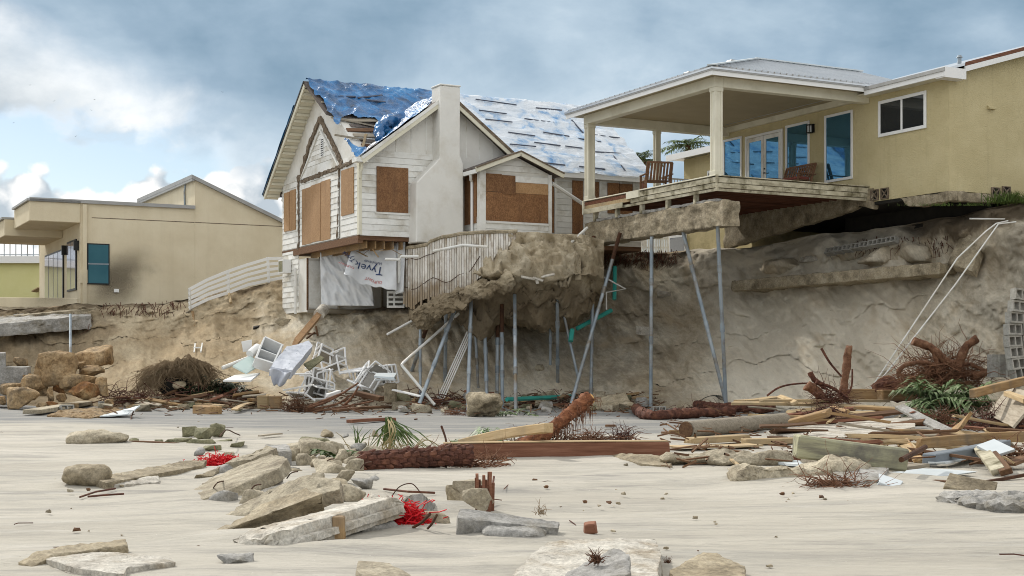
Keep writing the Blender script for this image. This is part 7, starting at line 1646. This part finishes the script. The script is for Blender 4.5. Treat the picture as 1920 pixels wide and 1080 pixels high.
slab('concrete_slab', 'pale low slab half covered by sand in the middle of the heap', SLB, [B(412, 934, .03), B(470, 902, .16), B(532, 892, .22), B(530, 912, .14), B(470, 940, .02)], .1, 'pale_concrete', 127, .025, .08)
slab('concrete_slab', 'thick long grey slab with a rounded broken upper end', SLB, [B(412, 966, .04), B(505, 915, .26), B(580, 888, .42), B(640, 898, .38), B(636, 918, .30), B(545, 935, .20), B(440, 972, .02)], .17, 'concrete', 128, .035, .08, .03)
slab('concrete_slab', 'leaning half buried slab showing its flat brown underside', SLB, [B(395, 1003, .01), B(487, 945, .22), B(570, 916, .36), B(603, 926, .34), B(608, 955, .18), B(540, 985, .07), B(470, 1006, .01)], .10, 'brown_concrete', 129, .03, .08, .02)
def stepped(name, label, cat, a, b, w0, w1, th, mat, seed, roll=0):
    a, b = Vector(a), Vector(b); x = (b - a).normalized(); y = Vector((0, 0, 1)).cross(x).normalized(); z = x.cross(y)
    if y.y < 0: y = -y
    q = Matrix.Rotation(roll, 3, x); y = q @ y; z = q @ z
    prof_ = lambda w_: [(w_ / 2, 0), (-w_ / 2, 0), (-w_ / 2 - .004, -.42 * th), (-w_ / 2 - .05, -.47 * th), (-w_ / 2 - .05, -.78 * th), (-w_ / 2 - .01, -.82 * th), (-w_ / 2 - .01, -th), (w_ / 2, -th)]
    vs = []
    for p, w_ in ((a, w0), (b, w1)): vs += [p + y * u + z * v for u, v in prof_(w_)]
    n = 8; mb = MB().add(vs, [tuple(range(n))[::-1], tuple(range(n, 2 * n))] + [(i, (i + 1) % n, n + (i + 1) % n, n + i) for i in range(n)])
    bm = mb_to_bm(mb); refine(bm, .07, 9); ca = (b - a).length
    for v in bm.verts:
        f = (v.co - a).dot(x) / ca; e = max(0, 1 - f / .13) + max(0, (f - .95) / .05)
        if e > 0: v.co += Vector((fbm(v.co * 9, 4), fbm(v.co * 9 + Vector((5, 0, 0)), 4), fbm(v.co * 9 + Vector((0, 5, 0)), 4))) * .07 * e - z * max(0, 1 - f / .13) * .05
    roughen(bm, .010, 4, seed, 4, .008); roughen(bm, .004, 22, seed + 3, 2)
    return tag(bm_obj(name, bm, MAT[mat], None, True, 35), label, cat)
stepped('concrete_slab', 'long front slab with a clean white top and a stepped edge', SLB, B(475, 1000, .13), B(724, 930, .30), .55, .30, .20, 'pale_concrete', 130, R(-6))
RUB = [(560, 846, 60, 22, 'concrete', 'pale stone at the top back of the slab heap'), (598, 850, 70, 30, 'concrete', 'broad chunk right of the upright slab edge'), (575, 872, 44, 24, 'concrete', 'knobbly chunk between the slabs, upper middle'), (612, 872, 40, 20, 'concrete', 'small chunk on top of the rubble by the palm leaves'),
       (640, 866, 40, 26, 'concrete', 'chunk leaning by the broad dry leaves'), (612, 892, 78, 32, 'concrete', 'large smooth chunk at the right of the heap'), (664, 884, 34, 26, 'concrete', 'angular chunk right of the large smooth one'), (676, 912, 46, 18, 'grey_concrete', 'flat chunk at the right end of the heap'),
       (648, 905, 36, 26, 'concrete', 'chunk under the flat one at the right end'), (625, 930, 50, 40, 'brown_concrete', 'brown chunk behind the front slab'), (655, 935, 58, 30, 'concrete', 'grey chunk just behind the front slab top'), (595, 915, 40, 30, 'concrete', 'chunk wedged at the rounded slab end'),
       (545, 860, 50, 22, 'brown_concrete', 'brown chunk beside the big flat slab end'), (370, 850, 34, 14, 'grey_concrete', 'grey spall left of the upright slab edge'), (432, 853, 26, 9, 'concrete', 'flat stone behind the red netting'), (500, 868, 40, 14, 'concrete', 'small stone on the slab heap ridge'), (590, 832, 60, 16, 'green_gray', 'greenish low clump behind the slab heap'), (628, 846, 36, 22, 'concrete', 'stone propping up the palm leaves')]
for i, (x, y, w_, h_, mt, lab) in enumerate(RUB):
    s_ = (4000 / (y + 4 - 680)) / F; chunk('concrete_chunk', lab, 'chunk', B(x, y + 5), (w_ * s_ * 1.1, w_ * s_ * .75, h_ * s_ * 1.35), 140 + i, mt, 'broken chunks of the slab heap', 14, .04, None, .1, i * .4, .25)
def netting(label, c, ext, seed, n=220):
    rr = random.Random(seed); m_ = MB()
    for _ in range(n):
        p = Vector(c) + Vector((rr.gauss(0, .4) * ext[0], rr.gauss(0, .4) * ext[1], abs(rr.gauss(0, .5)) * ext[2])); pts = [p]
        for i in range(3): pts.append(pts[-1] + Vector((rr.gauss(0, .045), rr.gauss(0, .03), rr.gauss(0, .03))))
        m_.tube(pts, .0055, 3, False)
    tag(m_.build('red_netting', MAT['red_net'], None), label, 'netting')
netting('crumpled bright red netting behind the big flat slab', B(415, 874, .02), (.36, .2, .10), 1, 800); netting('tangle of bright red netting beside the front wedge block', B(748, 985, .03), (.24, .14, .14), 2, 800); netting('scrap of red netting on the upper end of the front slab', B(693, 958, .1), (.06, .05, .06), 3, 30)
slab('concrete_block', 'wedge shaped concrete block at the end of the front slab', 'block', [B(683, 972, .13), B(712, 958, .17), B(740, 975, .10), B(757, 994, .01), B(684, 985, .10)], .16, 'grey_concrete', 150, .02, .06, .015)
chunk('rock', 'small brown rock with bent iron bars at the red tangle', 'rock', B(800, 988), (.42, .25, .16), 151, 'brown_concrete', None, 16, .06)
for i, (x0, y0, x1, y1) in enumerate(((773, 990, 806, 964), (801, 992, 819, 966))): rod('iron_bar', ['bent dark iron bar, the thicker, by the red tangle', 'thin dark iron bar right of the bent one'][i], 'iron bar', bez([B(x0, y0, .04), B((x0 + x1) / 2, (y0 + y1) / 2 + 3, .09), B(x1, y1, .2)], 4), .014 - .003 * i, 'rust', None, 6)
slab('concrete_chunk', 'pointed grey concrete chunk under a loop of wire', 'chunk', [B(733, 945, .06), B(772, 926, .24), B(792, 924, .25), B(816, 944, .05), B(805, 952, .02), B(740, 955, .02)], .2, 'grey_concrete', 152, .025, .07)
rod('wire', 'thin wire loop arching over the pointed chunk', 'wire', bez([B(735, 930, .12), B(750, 912, .24), B(772, 907, .28), B(787, 922, .2)], 6), .006, 'rust', None, 5)
rod('stick', 'dark stick lying behind the pointed chunk', 'stick', [B(720, 917, .03), B(765, 922, .05), B(815, 924, .02)], .014, 'bark', None, 5)
chunk('rock', 'brown angular rock, left of the pair behind the wood stump', 'rock', B(850, 944), (.34, .28, .20), 153, 'brown_concrete', None, 13, .05); chunk('rock', 'grey angular rock, right of the pair behind the wood stump', 'rock', B(886, 942), (.44, .3, .26), 154, 'concrete', None, 13, .05); chunk('rock', 'pointed grey rock leaning on the wood stump', 'rock', B(897, 957), (.32, .22, .26), 155, 'concrete', None, 12, .05)
st = thing('wood_stump', 'splintered reddish wood stump sticking out of the sand', 'stump', B(909, 956)); rr = random.Random(3)
for i in range(11):
    x = -.08 + i * .016; MB().beam((x, rr.uniform(-.04, .04), -.05), (x * 1.1 + rr.uniform(-.01, .01), rr.uniform(-.04, .04), rr.uniform(.22, .40)), .03, .05, (0, 1, 0)).build('splinter', MAT['red_wood'], st)
rod('stick', 'thin stick leaning against the splintered stump', 'stick', [B(918, 955, .0), B(928, 926, .0) + Vector((0, -.9, .27))], .012, 'bark', None, 5)
slab('concrete_beam', 'squared concrete beam lying alone right of the red tangle', 'beam', [B(857, 970, .20), B(862, 952, .24), B(1050, 978, .13), B(1046, 990, .10)], .19, 'grey_concrete', 156, .018, .07, .02)
chunk('rock', 'flat layered rock in front of the squared beam', 'rock', B(962, 1014), (.60, .38, .15), 157, 'grey_concrete', None, 24, .05, .04, .1, .1, .5)
plank('brick', 'red brick standing tilted on the open sand', 'brick', B(1093, 991, .05), B(1116, 989, .06), .1, .09, 'red_wood', .2)
post = plank('post', 'square wooden post stub standing in the sand before the front slab', 'post', B(635, 1016, 0), B(635, 1016, 0) + Vector((.005, 0, .21)), .10, .10, 'wood')
chunk('rock', 'grey conical rock at the foot of the wooden post', 'rock', B(633, 1034), (.28, .22, .10), 158, 'grey_concrete', None, 20, .06, None, .1, 0, .5)
slab('concrete_slab', 'curved broken kerb slab at the lower left', SLB, [B(36, 1055, .03), B(70, 1034, .09), B(120, 1020, .12), B(236, 1010, .12), B(240, 1022, .10), B(130, 1036, .08), B(85, 1050, .05), B(60, 1063, .01)], .13, 'brown_concrete', 159, .02, .05, .02)
slab('concrete_slab', 'flat cracked slab with a stepped edge at the lower left', SLB, [B(82, 1046, .06), B(190, 1034, .07), B(320, 1044, .07), B(330, 1054, .05), B(240, 1062, .07), B(232, 1076, .06), B(150, 1066, .06)], .12, 'pale_concrete', 160, .014, .05, .015, None, .02)
chunk('rock', 'small pointed grey rock on the sand right of the cracked slab', 'rock', B(440, 1060), (.25, .18, .09), 161, 'grey_concrete', None, 14, .08, .03)
slab('concrete_block', 'concrete block at the bottom edge of the picture', 'block', [B(668, 1068, .12), B(672, 1050, .13), B(730, 1055, .12), B(778, 1082, .10), B(700, 1100, .10)], .2, 'concrete', 162, .012, .04, .012)
slab('concrete_slab', 'large pale cracked slab at the bottom right of centre', SLB, [B(962, 1078, .06), B(1005, 1030, .13), B(1030, 1012, .15), B(1232, 1010, .15), B(1240, 1040, .12), B(1232, 1090, .08), B(1080, 1110, .08)], .14, 'pale_concrete', 163, .022, .05, .02)
slab('concrete_slab', 'dark bluish rock slab lying on the large pale slab', SLB, [B(1060, 1078, .16), B(1110, 1048, .22), B(1150, 1028, .27), B(1178, 1040, .25), B(1180, 1075, .2), B(1120, 1100, .16)], .12, 'grey_concrete', 164, .03, .045, .02)
tuft('root_tuft', 'small red coral-like root tuft on the bluish rock', 'roots', B(1119, 1056, .22), (.05, .04, .06), 70, .08, .005, 'root', 65, None, 1); tuft('root_tuft', 'tiny red root tuft right of the pale slab', 'roots', B(1251, 1058), (.04, .03, .03), 40, .05, .004, 'root', 66, None, 1)
slab('concrete_slab', 'tan broken slab at the bottom edge, furthest right', SLB, [B(1255, 1068, .05), B(1318, 1032, .12), B(1345, 1034, .12), B(1396, 1062, .05), B(1396, 1095, .03), B(1270, 1100, .03)], .14, 'brown_concrete', 165, .02, .045, .02)
for i, (pts, lab) in enumerate(((((150, 932), (180, 922), (216, 916)), 'dark twig lying on the left sand'), (((165, 931), (200, 928), (232, 926)), 'second dark twig crossing the first on the left'), (((545, 1044), (580, 1042), (590, 1036)), 'small dark twig below the front slab'), (((945, 917), (955, 907), (965, 905)), 'small bent twig on the open sand'), (((1068, 976), (1078, 983), (1082, 990)), 'small straw by the red brick'), (((205, 858), (260, 855), (300, 855)), 'thin dark drift line stick'))):
    rod('twig', lab, 'twig', [B(x, y, .012) for x, y in pts], .012 if i < 2 else .006, 'bark', None, 5)
tuft('dry_grass', 'tuft of dry grass on the open sand', 'grass tuft', B(1012, 966), (.07, .05, .06), 24, .14, .004, 'straw', 67, None, 1)
rr = random.Random(31)
for i in range(46):                         # smaller chunks filling the diagonal row of slabs
    f = rr.random(); x = 395 + 330 * f + rr.gauss(0, 22); y = 930 - 78 * f + rr.gauss(0, 22); s_ = rr.uniform(.10, .30); mt = rr.choice(['concrete', 'grey_concrete', 'brown_concrete', 'concrete'])
    chunk('concrete_chunk', ('small ' if s_ < .2 else 'larger ') + HUE[mt] + ' filler chunk ' + near(MARK_S, x), 'chunk', B(x, y), (s_ * 1.4, s_, s_ * .8), 700 + i, mt, 'smaller chunks among the slabs', 11, .05, s_ / 5, .15, rr.uniform(0, 3), .1)
for i in range(14): rod('iron_bar', 'thin bent iron bar ' + near(MARK_S, 400 + i * 23), 'iron bar', bez([B(400 + i * 23, 915 - i * 5 + (i * 37) % 30, .12), B(408 + i * 23, 905 - i * 5 + (i * 37) % 30, .22), B(420 + i * 23, 902 - i * 5 + (i * 37) % 30, .16 + .02 * (i % 5))], 4), .008, 'rust', 'bent iron bars in the slab heap', 5) if i % 3 == 0 else None
for i in range(58):                         # splintered boards filling the right-hand heap
    x = rr.uniform(1380, 1915); y = 762 + (x > 1640) * 22 + rr.gauss(0, 20) + rr.uniform(0, 60); z_ = rr.uniform(.05, .3); a_ = B(x, y, z_); an = rr.gauss(.1, .7) + (3.14 if i % 2 else 0); l = rr.uniform(.5, 1.9); mt = rr.choice(['wood', 'pale_wood', 'brown_wood', 'grey_wood', 'pale_wood', 'red_wood'])
    e_ = a_ + Vector((math.cos(an), math.sin(an) * .7, rr.uniform(-.10, .16))) * l; e_.z = max(.04, e_.z)
    plank('splintered_board', ('long ' if l > 1.2 else 'short ') + HUE[mt] + ' splintered board ' + ('high in the heap ' if z_ > .18 else 'low in the heap ') + near(MARK_R, x), 'board', a_, e_, rr.uniform(.06, .22), rr.uniform(.025, .07), mt, rr.uniform(-.6, .6), 'splintered boards in the right-hand heap', None, .08)
rr = random.Random(77); proto = None
CLU = [(rr.uniform(0, 1920), 800 + 270 * rr.random() ** 1.2, rr.uniform(30, 140)) for _ in range(16)]
for i in range(120):                         # stray pebbles and shells strewn over the sand
    cl = CLU[rr.randrange(16)]; x = cl[0] + rr.gauss(0, cl[2]) if i % 4 else rr.uniform(0, 1920); y = cl[1] + rr.gauss(0, cl[2] * .18) if i % 4 else 800 + 280 * rr.random(); y = min(1090, max(790, y)); s_ = rr.uniform(.012, .055)
    if proto is None or i % 10 == 0: proto = chunk('pebble', 'small pebble lying loose on the open sand', 'pebble', (0, 0, 0), (s_ * 1.4, s_, s_ * .7), 500 + i, rr.choice(['brown_concrete', 'concrete', 'brown_wood']), 'pebbles on the sand', 12, .05, s_ / 2); o = proto
    else: o = proto.copy(); link(o)
    o.location = B(x, y, .0); o.rotation_euler = (0, 0, rr.uniform(0, 6))
for i in range(30):
    x = rr.uniform(0, 1920); y = 790 + 280 * rr.random() ** 1.5; an = rr.uniform(0, 3.14); l = rr.uniform(.1, .4)
    p = B(x, y, .008); d = Vector((math.cos(an), math.sin(an) * .7, 0)) * l
    rod('twig', 'small dark twig lying loose on the open sand', 'twig', [p - d / 2, p + Vector((rr.gauss(0, .02), rr.gauss(0, .03), .01)), p + d / 2], rr.uniform(.003, .008), 'bark', 'loose twigs on the sand', 4)
# grass at the house corner, birds
m_ = MB(); rr = random.Random(9); grass_blades(m_, (0, 0, 0), (.7, .4), 420, .42, .012, rr); o = m_.build('grass_clump', MAT['grass'], None); o.location = P(1896, 381, 41.0); tag(o, 'clump of green grass growing against the right wall of the yellow house', 'grass clump')
m_ = MB(); grass_blades(m_, (0, 0, 0), (2.0, .2), 160, .13, .008, rr); o = m_.build('grass_clump', MAT['grass'], None); o.location = P(1800, 386, 40.9) ; tag(o, 'thin grass along the foot of the yellow house corner', 'grass clump')
for i, (x, y) in enumerate(((177, 187), (171, 207), (417, 173), (56, 160), (142, 256), (25, 231), (101, 190))):
    p = P(x, y, 160); w_ = .17; m_ = MB(); t_ = .3 * math.sin(i)
    m_.add([(-w_, .05, .06 + t_ * .2), (0, .03, 0), (w_, .05, .07 - t_ * .2), (0, -.04, 0), (0, 0, -.03)], [(0, 1, 4), (0, 4, 3), (1, 2, 4), (4, 2, 3), (0, 3, 1), (1, 3, 2)]); o = m_.build('bird', MAT['bird'], None); o.location = p; tag(o, 'tiny distant seabird gliding below the clouds at the left', 'bird', 'distant seabirds')
